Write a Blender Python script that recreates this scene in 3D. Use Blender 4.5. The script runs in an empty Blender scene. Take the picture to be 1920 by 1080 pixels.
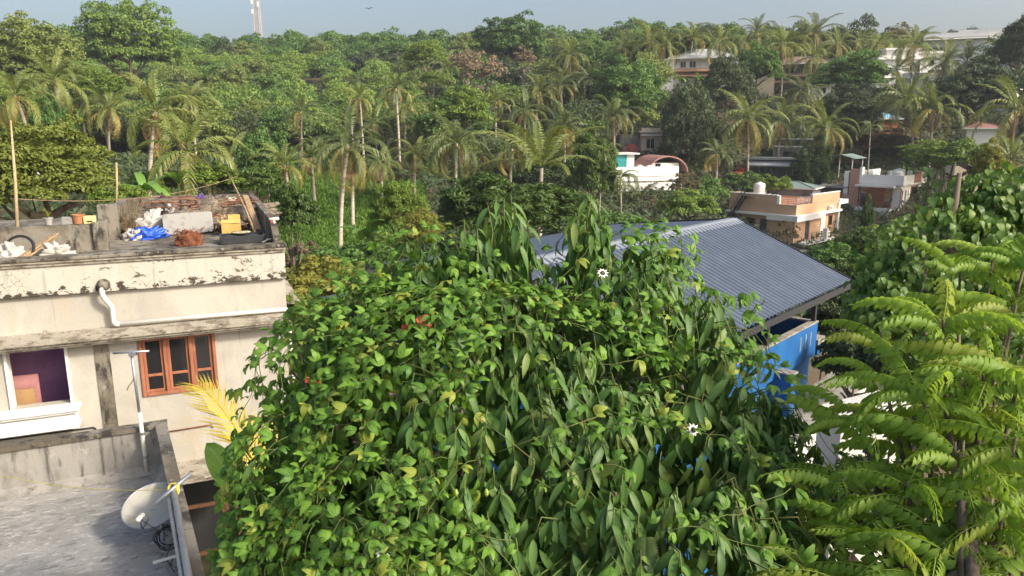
import bpy, math, random
import numpy as np
from mathutils import Vector, Matrix, Euler, noise as mnoise

SC = bpy.context.scene
COL = SC.collection
RAD = math.radians
rnd = random.Random(11)

# ------------------------------------------------------------------ camera
CAM_Z = 11.0
FPX = 1380.0                       # focal length in photograph pixels (1920 wide)
PITCH = math.atan(300.0 / FPX)
CP, SP = math.cos(PITCH), math.sin(PITCH)
cam_data = bpy.data.cameras.new('camera')
cam_data.sensor_width = 36.0
cam_data.lens = 36.0 * FPX / 1920.0
cam_data.clip_start = 0.05
cam_data.clip_end = 9000.0
cam = bpy.data.objects.new('camera', cam_data)
COL.objects.link(cam)
cam.location = (0, 0, CAM_Z)
cam.rotation_euler = (math.pi / 2 - PITCH, 0, 0)
SC.camera = cam

# ------------------------------------------------------------------ world, sun, exposure
SUN_EL = RAD(34.0)
SUN_AZ = Vector((0.90, -0.436))     # where the sun stands, seen from above: behind the camera, to its right
world = bpy.data.worlds.new('World')
SC.world = world
world.use_nodes = True
wn = world.node_tree
wn.nodes.clear()
w_out = wn.nodes.new('ShaderNodeOutputWorld')
w_bg = wn.nodes.new('ShaderNodeBackground')
w_sky = wn.nodes.new('ShaderNodeTexSky')
w_sky.sky_type = 'NISHITA'
w_sky.sun_disc = False
w_sky.sun_elevation = SUN_EL
w_sky.sun_rotation = math.atan2(SUN_AZ.x, SUN_AZ.y)
w_sky.altitude = 60
w_sky.air_density = 1.0
w_sky.dust_density = 6.0
w_sky.ozone_density = 0.8
w_bg.inputs['Strength'].default_value = 0.15
wn.links.new(w_sky.outputs[0], w_bg.inputs['Color'])
wn.links.new(w_bg.outputs[0], w_out.inputs['Surface'])

sun_data = bpy.data.lights.new('sun', 'SUN')
sun_data.energy = 3.0
sun_data.angle = RAD(7.0)
sun_data.color = (1.0, 0.92, 0.79)
sun = bpy.data.objects.new('sun', sun_data)
COL.objects.link(sun)
sd = Vector((SUN_AZ.x * math.cos(SUN_EL), SUN_AZ.y * math.cos(SUN_EL), math.sin(SUN_EL)))
sun.rotation_euler = (-sd).to_track_quat('-Z', 'Y').to_euler()
sun.location = sd * 60

SC.view_settings.view_transform = 'Standard'
SC.view_settings.look = 'None'
SC.view_settings.exposure = 0.62
SC.view_settings.gamma = 1.0
SC.view_settings.use_curve_mapping = False
SC.cycles.max_bounces = 6
SC.cycles.diffuse_bounces = 3
SC.cycles.glossy_bounces = 2
SC.cycles.transmission_bounces = 4
SC.cycles.volume_bounces = 0
SC.cycles.use_denoising = True
SC.cycles.use_adaptive_sampling = True
SC.cycles.adaptive_threshold = 0.02


def at(px, py, d):
    """World point seen at a photograph pixel, at depth d metres along the view axis."""
    u = (px - 960.0) / FPX
    v = (py - 540.0) / FPX
    return Vector((u * d, (CP - v * SP) * d, CAM_Z + (-SP - v * CP) * d))


# ------------------------------------------------------------------ object helpers
def tag(o, label=None, cat=None, group=None, kind=None):
    if label: o['label'] = label
    if cat: o['category'] = cat
    if group: o['group'] = group
    if kind: o['kind'] = kind
    return o


def empty(name, loc, rz=0.0, label=None, cat=None, group=None):
    o = bpy.data.objects.new(name, None)
    COL.objects.link(o)
    o.location = loc
    o.rotation_euler = (0, 0, RAD(rz))
    o.empty_display_size = 0.2
    return tag(o, label, cat, group)


def link(name, me, parent=None, mat=None, loc=None):
    o = bpy.data.objects.new(name, me)
    COL.objects.link(o)
    if parent is not None: o.parent = parent
    if loc is not None: o.location = loc
    if mat is not None:
        if len(me.materials) == 0:
            me.materials.append(mat)
        elif me.materials[0] is not mat:
            o.material_slots[0].link = 'OBJECT'
            o.material_slots[0].material = mat
    return o


def mesh_np(name, verts, faces, tint=None, uv=None, smooth=False):
    """Mesh from numpy arrays: faces (M,k) with one k; tint per face; uv per vertex."""
    verts = np.asarray(verts, dtype=np.float32)
    faces = np.asarray(faces, dtype=np.int32)
    m, k = faces.shape
    me = bpy.data.meshes.new(name)
    me.vertices.add(len(verts))
    me.vertices.foreach_set('co', verts.ravel())
    me.loops.add(m * k)
    me.loops.foreach_set('vertex_index', faces.ravel())
    me.polygons.add(m)
    me.polygons.foreach_set('loop_start', np.arange(0, m * k, k, dtype=np.int32))
    me.polygons.foreach_set('loop_total', np.full(m, k, dtype=np.int32))
    if smooth:
        me.polygons.foreach_set('use_smooth', np.ones(m, dtype=bool))
    if uv is not None:
        lay = me.uv_layers.new(name='UVMap')
        lay.data.foreach_set('uv', np.asarray(uv, dtype=np.float32)[faces.ravel()].ravel())
    if tint is not None:
        a = me.attributes.new('tint', 'FLOAT', 'FACE')
        a.data.foreach_set('value', np.asarray(tint, dtype=np.float32))
    me.update(calc_edges=True)
    me.validate()
    return me


class MB:
    """Collects shapes; build() links them as one mesh object."""
    def __init__(self):
        self.v = []
        self.f = []

    def poly(self, pts):
        b = len(self.v)
        self.v += [tuple(p) for p in pts]
        self.f.append(list(range(b, b + len(pts))))
        return self

    def box(self, x0, x1, y0, y1, z0, z1, M=None):
        b = len(self.v)
        p = [(x0, y0, z0), (x1, y0, z0), (x1, y1, z0), (x0, y1, z0), (x0, y0, z1), (x1, y0, z1), (x1, y1, z1), (x0, y1, z1)]
        if M is not None: p = [tuple(M @ Vector(q)) for q in p]
        self.v += p
        for q in ((0, 3, 2, 1), (4, 5, 6, 7), (0, 1, 5, 4), (1, 2, 6, 5), (2, 3, 7, 6), (3, 0, 4, 7)):
            self.f.append([b + i for i in q])
        return self

    def prism(self, poly, lo, hi, axis='z'):
        """Extrude a polygon given in the other two axes between lo and hi along axis."""
        def mk(a, c, t):
            return (a, c, t) if axis == 'z' else ((t, a, c) if axis == 'x' else (a, t, c))
        n = len(poly)
        b = len(self.v)
        self.v += [mk(a, c, lo) for a, c in poly] + [mk(a, c, hi) for a, c in poly]
        self.f.append(list(range(b + n - 1, b - 1, -1)))
        self.f.append(list(range(b + n, b + 2 * n)))
        for i in range(n):
            j = (i + 1) % n
            self.f.append([b + i, b + j, b + n + j, b + n + i])
        return self

    def bar(self, p, q, w, h=None):
        h = h or w
        p, q = Vector(p), Vector(q)
        d = q - p
        L = d.length
        M = Matrix.Translation(p) @ d.to_track_quat('Y', 'Z').to_matrix().to_4x4()
        return self.box(-w / 2, w / 2, 0, L, -h / 2, h / 2, M)

    def tube(self, pts, radii, n=8, closed=False):
        pts = [Vector(p) for p in pts]
        if not hasattr(radii, '__len__'): radii = [radii] * len(pts)
        b = len(self.v)
        m = len(pts)
        up = None
        for i, p in enumerate(pts):
            t = (pts[min(i + 1, m - 1)] - pts[max(i - 1, 0)])
            if closed: t = pts[(i + 1) % m] - pts[(i - 1) % m]
            t = t.normalized() if t.length > 1e-9 else Vector((0, 0, 1))
            if up is None:
                up = t.orthogonal().normalized()
            else:
                up = (up - t * up.dot(t))
                up = up.normalized() if up.length > 1e-6 else t.orthogonal().normalized()
            s = t.cross(up)
            for k in range(n):
                a = 2 * math.pi * k / n
                self.v.append(tuple(p + (up * math.cos(a) + s * math.sin(a)) * radii[i]))
        for i in range(m if closed else m - 1):
            j = (i + 1) % m
            for k in range(n):
                l = (k + 1) % n
                self.f.append([b + i * n + k, b + i * n + l, b + j * n + l, b + j * n + k])
        if not closed:
            self.f.append([b + k for k in range(n - 1, -1, -1)])
            self.f.append([b + (m - 1) * n + k for k in range(n)])
        return self

    def lathe(self, prof, n=20, c=(0, 0, 0), M=None, cap=True):
        b = len(self.v)
        for r, z in prof:
            for k in range(n):
                a = 2 * math.pi * k / n
                q = Vector((c[0] + r * math.cos(a), c[1] + r * math.sin(a), c[2] + z))
                self.v.append(tuple(M @ q if M is not None else q))
        for i in range(len(prof) - 1):
            for k in range(n):
                l = (k + 1) % n
                self.f.append([b + i * n + k, b + i * n + l, b + (i + 1) * n + l, b + (i + 1) * n + k])
        if cap:
            self.f.append([b + k for k in range(n - 1, -1, -1)])
            e = b + (len(prof) - 1) * n
            self.f.append([e + k for k in range(n)])
        return self

    def mesh(self, name, smooth=False):
        me = bpy.data.meshes.new(name)
        me.from_pydata(self.v, [], self.f)
        me.update()
        if smooth:
            me.polygons.foreach_set('use_smooth', np.ones(len(me.polygons), dtype=bool))
        return me

    def build(self, name, mat, parent=None, smooth=False, bevel=0.0, loc=None):
        me = self.mesh(name, smooth)
        o = link(name, me, parent, mat, loc)
        if bevel:
            md = o.modifiers.new('bevel', 'BEVEL')
            md.width = bevel
            md.segments = 2
            md.limit_method = 'ANGLE'
        return o


def box(name, dims, mat, parent=None, bevel=0.0, M=None):
    return MB().box(*dims, M=M).build(name, mat, parent, bevel=bevel)


# ------------------------------------------------------------------ materials
class NT:
    def __init__(self, name):
        self.m = bpy.data.materials.new(name)
        self.m.use_nodes = True
        self.t = self.m.node_tree
        self.t.nodes.clear()
        self.out = self.t.nodes.new('ShaderNodeOutputMaterial')

    def n(self, kind, **kw):
        nd = self.t.nodes.new('ShaderNode' + kind)
        for k, v in kw.items():
            if k.startswith('_'):
                setattr(nd, k[1:], v)
            else:
                self.set(nd.inputs[k], v)
        return nd

    def set(self, sock, v):
        if isinstance(v, bpy.types.NodeSocket):
            self.t.links.new(v, sock)
        elif hasattr(v, '__len__') and len(v) == 3 and sock.type == 'RGBA':
            sock.default_value = (*v, 1.0)
        else:
            sock.default_value = v

    def mix(self, fac, a, b, mode='MIX'):
        nd = self.t.nodes.new('ShaderNodeMix')
        nd.data_type = 'RGBA'
        nd.blend_type = mode
        self.set(nd.inputs[0], fac)
        self.set(nd.inputs[6], a)
        self.set(nd.inputs[7], b)
        return nd.outputs[2]

    def math(self, op, a, b=0.0, c=None):
        nd = self.t.nodes.new('ShaderNodeMath')
        nd.operation = op
        self.set(nd.inputs[0], a)
        self.set(nd.inputs[1], b)
        if c is not None: self.set(nd.inputs[2], c)
        return nd.outputs[0]

    def ramp(self, fac, lo, hi):
        nd = self.t.nodes.new('ShaderNodeMapRange')
        nd.interpolation_type = 'SMOOTHSTEP'
        self.set(nd.inputs[0], fac)
        nd.inputs[1].default_value = lo
        nd.inputs[2].default_value = hi
        return nd.outputs[0]

    def noise(self, scale=(1, 1, 1), detail=5.0, rough=0.6, vec=None, dist=0.0, off=(0, 0, 0)):
        if vec is None: vec = self.n('TexCoord').outputs['Object']
        mp = self.n('Mapping')
        mp.inputs['Scale'].default_value = scale
        mp.inputs['Location'].default_value = off
        self.t.links.new(vec, mp.inputs['Vector'])
        tx = self.n('TexNoise')
        tx.inputs['Scale'].default_value = 1.0
        tx.inputs['Detail'].default_value = detail
        tx.inputs['Roughness'].default_value = rough
        tx.inputs['Distortion'].default_value = dist
        self.t.links.new(mp.outputs[0], tx.inputs['Vector'])
        return tx.outputs['Fac']


def surf(name, base, layers=(), rough=0.85, bump=0.15, bscale=30.0, metal=0.0, spec=0.3, crack=None, coat=0.0, zdirt=None):
    """Procedural surface: a base colour, noise-shaped layers (colour, scale xyz, lo, hi, strength) and fine relief."""
    t = NT(name)
    col = t.n('RGB').outputs[0]
    col.default_value = (*base, 1.0)
    i = 0
    for L in layers:
        c, s, lo, hi = L[:4]
        st = L[4] if len(L) > 4 else 1.0
        i += 1
        nz = t.noise(s, 6.0, 0.65, dist=0.3, off=(i * 3.7, i * 1.9, i * 5.3))
        f = t.math('MULTIPLY', t.ramp(nz, lo, hi), st)
        col = t.mix(f, col, c)
    if zdirt:
        zc, z0, z1, zs, thr = zdirt
        zz_ = t.n('SeparateXYZ', Vector=t.n('TexCoord').outputs['Object']).outputs[2]
        near = t.math('MULTIPLY', t.math('SUBTRACT', 1.0, t.ramp(zz_, z0, z1)), t.ramp(zz_, z0 - 0.06, z0 - 0.01))
        nz = t.noise(zs, 6.0, 0.7, dist=0.5, off=(21, 7, 3))
        col = t.mix(t.ramp(t.math('MULTIPLY_ADD', near, 0.2, nz), thr, thr + 0.05), col, zc)
    if crack:
        cs, cc, wd, amount = crack
        vec = t.n('TexCoord').outputs['Object']
        wob = t.n('TexNoise', Vector=vec, Scale=cs * 1.5, Detail=3.0)
        add = t.n('VectorMath', _operation='MULTIPLY_ADD')
        t.t.links.new(wob.outputs['Color'], add.inputs[0])
        add.inputs[1].default_value = (0.25 / cs * 2,) * 3
        t.t.links.new(vec, add.inputs[2])
        vo = t.n('TexVoronoi', _feature='DISTANCE_TO_EDGE', Vector=add.outputs[0], Scale=cs)
        ck = t.math('SUBTRACT', 1.0, t.ramp(vo.outputs['Distance'], 0.0, wd))
        where = t.ramp(t.noise((0.9, 0.9, 0.9), 4.0, off=(9, 2, 4)), 0.62 - amount, 0.72 - amount)
        col = t.mix(t.math('MULTIPLY', ck, where), col, cc)
    fine = t.noise((bscale,) * 3, 6.0, 0.7)
    col = t.mix(0.22, col, t.mix(fine, (0.25, 0.25, 0.25), (0.9, 0.9, 0.9)), 'OVERLAY')
    bs = t.n('BsdfPrincipled', Metallic=metal)
    t.set(bs.inputs['Base Color'], col)
    t.set(bs.inputs['Roughness'], t.math('MULTIPLY_ADD', fine, 0.25, rough - 0.12))
    bs.inputs['Specular IOR Level'].default_value = spec
    bs.inputs['Coat Weight'].default_value = coat
    if bump:
        bp = t.n('Bump', Strength=bump, Distance=0.02, Height=fine)
        t.t.links.new(bp.outputs[0], bs.inputs['Normal'])
    t.t.links.new(bs.outputs[0], t.out.inputs['Surface'])
    return t.m


def leafmat(name, ca, cb, cdry=None, dry=0.0, trans=0.35, rough=0.5, vein=None, per_leaf=True, spec=0.35):
    """Leaf surface: colour between ca and cb leaf by leaf, light shining through, optional veins from UV."""
    t = NT(name)
    at_ = t.n('Attribute', _attribute_name='tint').outputs['Fac']
    oi = t.n('ObjectInfo').outputs['Random']
    if per_leaf:
        f = t.math('FRACT', t.math('ADD', at_, oi))
    else:
        f = t.math('ADD', t.math('MULTIPLY', at_, 0.45), t.math('MULTIPLY', oi, 0.55))
    col = t.mix(f, ca, cb)
    if cdry is not None:
        g = t.math('FRACT', t.math('MULTIPLY', t.math('ADD', at_, oi), 7.31))
        col = t.mix(t.ramp(g, 1.0 - dry - 0.01, 1.0 - dry + 0.01), col, cdry)
    if vein is not None:
        uv = t.n('UVMap').outputs[0]
        sx = t.n('SeparateXYZ', Vector=uv)
        u = t.math('ABSOLUTE', t.math('SUBTRACT', sx.outputs[0], 0.5))
        vein_lines = t.math('SUBTRACT', 1.0, t.ramp(u, 0.0, 0.045))
        if vein[1] == 3:
            side = t.math('ABSOLUTE', t.math('SUBTRACT', u, 0.22))
            vein_lines = t.math('MAXIMUM', vein_lines, t.math('SUBTRACT', 1.0, t.ramp(side, 0.0, 0.03)))
        else:
            sn = t.math('SINE', t.math('MULTIPLY', t.math('SUBTRACT', sx.outputs[1], u), 46.0))
            vein_lines = t.math('MAXIMUM', vein_lines, t.math('MULTIPLY', t.ramp(sn, 0.8, 1.0), 0.6))
        col = t.mix(t.math('MULTIPLY', vein_lines, 0.5), col, vein[0])
        nz = t.noise((60, 60, 60), 3.0)
        col = t.mix(0.3, col, t.mix(nz, (0.3, 0.3, 0.3), (0.75, 0.75, 0.75)), 'OVERLAY')
    bs = t.n('BsdfPrincipled', Roughness=rough)
    t.set(bs.inputs['Base Color'], col)
    bs.inputs['Specular IOR Level'].default_value = spec
    tr = t.n('BsdfTranslucent')
    t.set(tr.inputs['Color'], t.mix(1.0, col, (1.0, 0.95, 0.5), 'MULTIPLY'))
    mx = t.n('MixShader', Fac=trans)
    t.t.links.new(bs.outputs[0], mx.inputs[1])
    t.t.links.new(tr.outputs[0], mx.inputs[2])
    t.t.links.new(mx.outputs[0], t.out.inputs['Surface'])
    return t.m


def glass(name, c, rough=0.08):
    t = NT(name)
    bs = t.n('BsdfPrincipled', Roughness=rough)
    t.set(bs.inputs['Base Color'], c)
    bs.inputs['Specular IOR Level'].default_value = 0.7
    t.t.links.new(bs.outputs[0], t.out.inputs['Surface'])
    return t.m


BLACK = (0.025, 0.024, 0.02)
M = {}
M['soil'] = surf('soil', (0.12, 0.085, 0.05), [((0.045, 0.065, 0.02), (0.15, 0.15, 0.15), 0.42, 0.56), ((0.16, 0.12, 0.07), (0.6, 0.6, 0.6), 0.5, 0.62, 0.6)], bump=0.5, bscale=3)
M['concrete'] = surf('concrete', (0.30, 0.285, 0.255), [((0.15, 0.14, 0.125), (1.3, 1.3, 0.5), 0.45, 0.62, 0.8), ((0.06, 0.056, 0.05), (7, 7, 0.9), 0.53, 0.68, 0.8), ((0.40, 0.38, 0.33), (5, 5, 5), 0.58, 0.68, 0.6)], bump=0.35, bscale=25)
M['mould_concrete'] = surf('mould_concrete', (0.22, 0.20, 0.165), [((0.10, 0.085, 0.06), (1.0, 1.0, 0.8), 0.42, 0.58, 0.9), ((0.03, 0.028, 0.024), (4, 4, 1.6), 0.5, 0.62, 0.9), ((0.36, 0.33, 0.28), (9, 9, 5), 0.6, 0.68, 0.7)], bump=0.4, bscale=22)
M['roof_screed'] = surf('roof_screed', (0.32, 0.31, 0.285), [((0.22, 0.215, 0.20), (0.7, 1.3, 1), 0.42, 0.60, 0.8), ((0.13, 0.127, 0.12), (5.0, 11.0, 5), 0.53, 0.64, 0.7), ((0.48, 0.46, 0.42), (7, 16.0, 6), 0.54, 0.64, 0.75), ((0.10, 0.096, 0.09), (22, 30, 20), 0.62, 0.70, 0.7), ((0.38, 0.31, 0.235), (0.9, 0.9, 1), 0.58, 0.72, 0.5)], bump=0.6, bscale=26)
M['plaster'] = surf('plaster', (0.40, 0.375, 0.325), [((0.47, 0.445, 0.39), (0.9, 0.9, 0.7), 0.45, 0.6, 0.8), ((0.42, 0.36, 0.27), (1.7, 1.7, 0.5), 0.55, 0.70, 0.7), ((0.27, 0.25, 0.21), (11, 11, 0.5), 0.60, 0.72, 0.5), ((0.33, 0.32, 0.29), (2.5, 2.5, 0.6), 0.56, 0.70, 0.5), ((0.20, 0.18, 0.15), (6, 6, 2.2), 0.64, 0.72, 0.55)], bump=0.12, bscale=18, zdirt=((0.22, 0.20, 0.165), 6.9, 7.35, (4, 4, 3), 0.72))
M['peeling'] = surf('peeling', (0.47, 0.45, 0.395), [((0.44, 0.40, 0.33), (2.0, 2, 1.0), 0.5, 0.66, 0.6), ((0.10, 0.085, 0.055), (3.0, 3.0, 4.5), 0.60, 0.645, 0.95), ((0.06, 0.052, 0.04), (1.1, 1.1, 2.0), 0.635, 0.66, 0.9), ((0.30, 0.285, 0.25), (9, 9, 0.7), 0.54, 0.68, 0.65), ((0.13, 0.115, 0.09), (14, 14, 1.0), 0.64, 0.72, 0.6)], bump=0.3, bscale=16, zdirt=((0.055, 0.047, 0.034), 7.78, 8.15, (5, 5, 7), 0.68), crack=(5.5, (0.09, 0.075, 0.058), 0.022, 0.10))
M['ledge'] = surf('ledge', (0.33, 0.30, 0.245), [((0.15, 0.125, 0.095), (3.0, 3, 7), 0.45, 0.6, 0.85), ((0.045, 0.04, 0.033), (5, 5, 12), 0.56, 0.66, 0.85), ((0.50, 0.47, 0.40), (6, 6, 14), 0.56, 0.68, 0.6)], bump=0.4, bscale=25)
M['white_paint'] = surf('white_paint', (0.72, 0.70, 0.66), [((0.55, 0.52, 0.46), (1.2, 1.2, 0.6), 0.52, 0.7, 0.6), ((0.36, 0.34, 0.3), (5, 5, 1.2), 0.64, 0.76, 0.5)], bump=0.08, rough=0.7)
M['rubble'] = surf('rubble', (0.20, 0.165, 0.125), [((0.09, 0.07, 0.05), (9, 9, 9), 0.46, 0.58, 0.9), ((0.36, 0.33, 0.28), (16, 16, 16), 0.58, 0.66, 0.8)], bump=0.8, bscale=30)
M['yard_white'] = surf('yard_white', (0.52, 0.51, 0.48), [((0.38, 0.36, 0.32), (1.5, 1.5, 0.5), 0.5, 0.66, 0.7)], bump=0.1)
M['clean_white'] = surf('clean_white', (0.78, 0.77, 0.74), [((0.62, 0.61, 0.58), (0.5, 0.5, 0.35), 0.5, 0.7, 0.5)], bump=0.04, rough=0.65)
M['pvc'] = surf('pvc', (0.72, 0.69, 0.62), [((0.45, 0.41, 0.33), (4, 4, 4), 0.55, 0.7, 0.6)], bump=0.03, rough=0.45, spec=0.5)
M['wood_frame'] = surf('wood_frame', (0.36, 0.15, 0.085), [((0.24, 0.09, 0.05), (14, 14, 1.2), 0.42, 0.6, 0.7), ((0.45, 0.24, 0.15), (3, 3, 3), 0.56, 0.7, 0.5)], bump=0.1, rough=0.55)
M['dark_glass'] = glass('dark_glass', (0.018, 0.018, 0.020))
M['purple'] = surf('purple', (0.20, 0.10, 0.20), [((0.13, 0.06, 0.15), (1.0, 1, 1), 0.45, 0.62, 0.8), ((0.03, 0.02, 0.04), (4, 4, 3), 0.68, 0.72, 0.7)], bump=0.05)
M['pink_board'] = surf('pink_board', (0.42, 0.20, 0.20), [((0.32, 0.15, 0.16), (3, 3, 3), 0.5, 0.65, 0.6)])
M['cardboard'] = surf('cardboard', (0.34, 0.21, 0.10), [((0.24, 0.14, 0.07), (4, 4, 4), 0.5, 0.66, 0.7)])
M['yellow_box'] = surf('yellow_box', (0.50, 0.34, 0.10), [((0.55, 0.38, 0.16), (6, 6, 6), 0.5, 0.66, 0.7)], rough=0.6)
M['cream_plastic'] = surf('cream_plastic', (0.62, 0.55, 0.26), [((0.42, 0.36, 0.2), (5, 5, 5), 0.55, 0.7, 0.6)], rough=0.5)
M['grey_plastic'] = surf('grey_plastic', (0.33, 0.325, 0.31), [((0.22, 0.21, 0.2), (4, 4, 4), 0.52, 0.68, 0.7), ((0.1, 0.09, 0.08), (14, 14, 14), 0.66, 0.72, 0.6)], rough=0.5)
M['black_plastic'] = surf('black_plastic', (0.035, 0.037, 0.042), [((0.09, 0.09, 0.09), (5, 5, 5), 0.55, 0.7, 0.5)], rough=0.4, bump=0.03)
M['rubber'] = surf('rubber', (0.02, 0.02, 0.021), rough=0.65)
M['sack'] = surf('sack', (0.42, 0.40, 0.365), [((0.33, 0.30, 0.26), (5, 5, 5), 0.5, 0.64, 0.7)], bump=0.3, rough=0.6)
M['blue_tarp'] = surf('blue_tarp', (0.02, 0.09, 0.52), [((0.01, 0.05, 0.33), (5, 5, 5), 0.5, 0.64, 0.7)], bump=0.1, rough=0.4, spec=0.5)
M['purple_cloth'] = surf('purple_cloth', (0.10, 0.05, 0.24), rough=0.8)
M['coir'] = surf('coir', (0.20, 0.075, 0.04), [((0.10, 0.04, 0.025), (10, 10, 10), 0.48, 0.6, 0.8)], bump=0.6, rough=0.95)
M['twig'] = surf('twig', (0.26, 0.17, 0.10), [((0.14, 0.085, 0.05), (8, 8, 8), 0.45, 0.6, 0.8)], bump=0.2)
M['timber'] = surf('timber', (0.34, 0.24, 0.14), [((0.2, 0.13, 0.08), (12, 2, 12), 0.48, 0.62, 0.8)], bump=0.2)
M['terracotta'] = surf('terracotta', (0.34, 0.16, 0.08), [((0.2, 0.1, 0.06), (7, 7, 7), 0.5, 0.66, 0.7)])
M['bamboo'] = surf('bamboo', (0.40, 0.31, 0.18), [((0.28, 0.21, 0.13), (3, 3, 3), 0.48, 0.62, 0.7)], bump=0.1, rough=0.6)
M['bark'] = surf('bark', (0.16, 0.125, 0.09), [((0.07, 0.055, 0.04), (4, 4, 1), 0.45, 0.62, 0.8), ((0.27, 0.24, 0.19), (2, 2, 2), 0.57, 0.68, 0.6)], bump=0.5, bscale=12)
M['palm_bark'] = surf('palm_bark', (0.46, 0.40, 0.32), [((0.19, 0.15, 0.11), (1, 1, 5.0), 0.46, 0.6, 0.8), ((0.52, 0.46, 0.37), (0.8, 0.8, 0.5), 0.52, 0.66, 0.7)], bump=0.3, bscale=8)
M['galvanised'] = surf('galvanised', (0.42, 0.44, 0.46), [((0.30, 0.31, 0.33), (8, 8, 3), 0.48, 0.62, 0.6)], rough=0.42, metal=0.75, bump=0.03)
M['dish_paint'] = surf('dish_paint', (0.37, 0.36, 0.315), [((0.29, 0.27, 0.215), (3, 3, 3), 0.48, 0.64, 0.7), ((0.2, 0.15, 0.09), (9, 9, 9), 0.69, 0.74, 0.7)], rough=0.5, bump=0.02)
M['yellow_rope'] = surf('yellow_rope', (0.55, 0.47, 0.10), rough=0.8, bump=0.3, bscale=90)
M['steel_roof'] = surf('steel_roof', (0.095, 0.12, 0.165), [((0.12, 0.148, 0.195), (0.8, 0.8, 0.8), 0.48, 0.62, 0.6), ((0.10, 0.11, 0.13), (5, 5, 5), 0.62, 0.72, 0.4)], rough=0.42, metal=0.25, spec=0.5, bump=0.02)
M['ridge_steel'] = surf('ridge_steel', (0.24, 0.265, 0.30), rough=0.5, metal=0.2, bump=0.02)
M['steel_frame'] = surf('steel_frame', (0.038, 0.04, 0.044), [((0.11, 0.09, 0.08), (6, 6, 6), 0.58, 0.7, 0.6)], rough=0.5, bump=0.04)
M['blue_paint'] = surf('blue_paint', (0.016, 0.115, 0.33), [((0.012, 0.085, 0.26), (0.9, 0.9, 0.5), 0.45, 0.62, 0.8), ((0.10, 0.17, 0.30), (7, 7, 1.5), 0.66, 0.74, 0.6)], rough=0.6, bump=0.08)
M['orange_paint'] = surf('orange_paint', (0.56, 0.35, 0.215), [((0.50, 0.31, 0.19), (0.5, 0.5, 0.3), 0.48, 0.64, 0.7)], rough=0.75, bump=0.06)
M['terrace_tile'] = surf('terrace_tile', (0.42, 0.19, 0.11), [((0.52, 0.28, 0.18), (0.6, 0.6, 0.6), 0.48, 0.62, 0.8)], rough=0.7)
M['brick_tile'] = surf('brick_tile', (0.45, 0.21, 0.14), [((0.34, 0.15, 0.1), (2, 2, 6), 0.46, 0.6, 0.8)], rough=0.75)
M['salmon'] = surf('salmon', (0.44, 0.245, 0.185), [((0.36, 0.2, 0.16), (0.6, 0.6, 0.4), 0.48, 0.64, 0.6)])
M['brown_wood'] = surf('brown_wood', (0.25, 0.085, 0.042), [((0.36, 0.14, 0.06), (1.0, 1.0, 1.0), 0.5, 0.64, 0.6)], rough=0.45)
M['grey_wall'] = surf('grey_wall', (0.24, 0.235, 0.225), [((0.11, 0.105, 0.1), (0.8, 0.8, 0.4), 0.46, 0.62, 0.8)])
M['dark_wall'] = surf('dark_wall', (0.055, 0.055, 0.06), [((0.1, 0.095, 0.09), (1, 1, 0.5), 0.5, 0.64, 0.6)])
M['grey_sheet'] = surf('grey_sheet', (0.27, 0.28, 0.285), [((0.17, 0.17, 0.165), (0.7, 0.7, 0.7), 0.48, 0.62, 0.7)], rough=0.55, bump=0.04)
M['pale_sheet'] = surf('pale_sheet', (0.50, 0.52, 0.54), [((0.38, 0.38, 0.37), (0.7, 0.7, 0.7), 0.5, 0.62, 0.6)], rough=0.5, bump=0.04)
M['green_sheet'] = surf('green_sheet', (0.20, 0.27, 0.25), rough=0.5, bump=0.03)
M['teal'] = surf('teal', (0.02, 0.22, 0.22), [((0.04, 0.3, 0.3), (0.6, 0.6, 5), 0.48, 0.6, 0.7)], rough=0.6)
M['sky_blue_wall'] = surf('sky_blue_wall', (0.22, 0.42, 0.56), rough=0.7)
M['cream_wall'] = surf('cream_wall', (0.60, 0.50, 0.37), [((0.48, 0.4, 0.3), (0.5, 0.5, 0.3), 0.48, 0.62, 0.6)])
M['rose_roof'] = surf('rose_roof', (0.36, 0.19, 0.165), [((0.27, 0.15, 0.13), (0.8, 0.8, 0.8), 0.5, 0.62, 0.6)], rough=0.6)
M['tan_roof'] = surf('tan_roof', (0.40, 0.24, 0.16), [((0.3, 0.18, 0.12), (0.8, 0.8, 2), 0.48, 0.62, 0.7)])
M['brown_roof'] = surf('brown_roof', (0.22, 0.15, 0.12), [((0.14, 0.10, 0.085), (0.8, 0.8, 2), 0.48, 0.62, 0.7)])
M['red_paint'] = surf('red_paint', (0.45, 0.09, 0.06), rough=0.6)
M['tank_white'] = surf('tank_white', (0.74, 0.72, 0.67), [((0.6, 0.57, 0.5), (1, 1, 1), 0.52, 0.66, 0.6)], rough=0.5, bump=0.02)
M['tower_paint'] = surf('tower_paint', (0.40, 0.36, 0.35), rough=0.6, bump=0)
M['petal_white'] = surf('petal_white', (0.72, 0.72, 0.66), rough=0.6, bump=0)
M['flower_dark'] = surf('flower_dark', (0.05, 0.02, 0.06), rough=0.7, bump=0)
M['flower_green'] = surf('flower_green', (0.25, 0.32, 0.06), rough=0.6, bump=0)
M['petal_red'] = surf('petal_red', (0.62, 0.11, 0.06), rough=0.55, bump=0)
M['vine_stem'] = surf('vine_stem', (0.10, 0.14, 0.035), [((0.13, 0.10, 0.045), (3, 3, 3), 0.5, 0.65, 0.8)], bump=0.1)
M['brown_post'] = surf('brown_post', (0.13, 0.06, 0.03), [((0.07, 0.035, 0.02), (8, 8, 1), 0.46, 0.62, 0.8)], bump=0.2)
M['bird_feather'] = surf('bird_feather', (0.04, 0.035, 0.03), bump=0)

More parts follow.
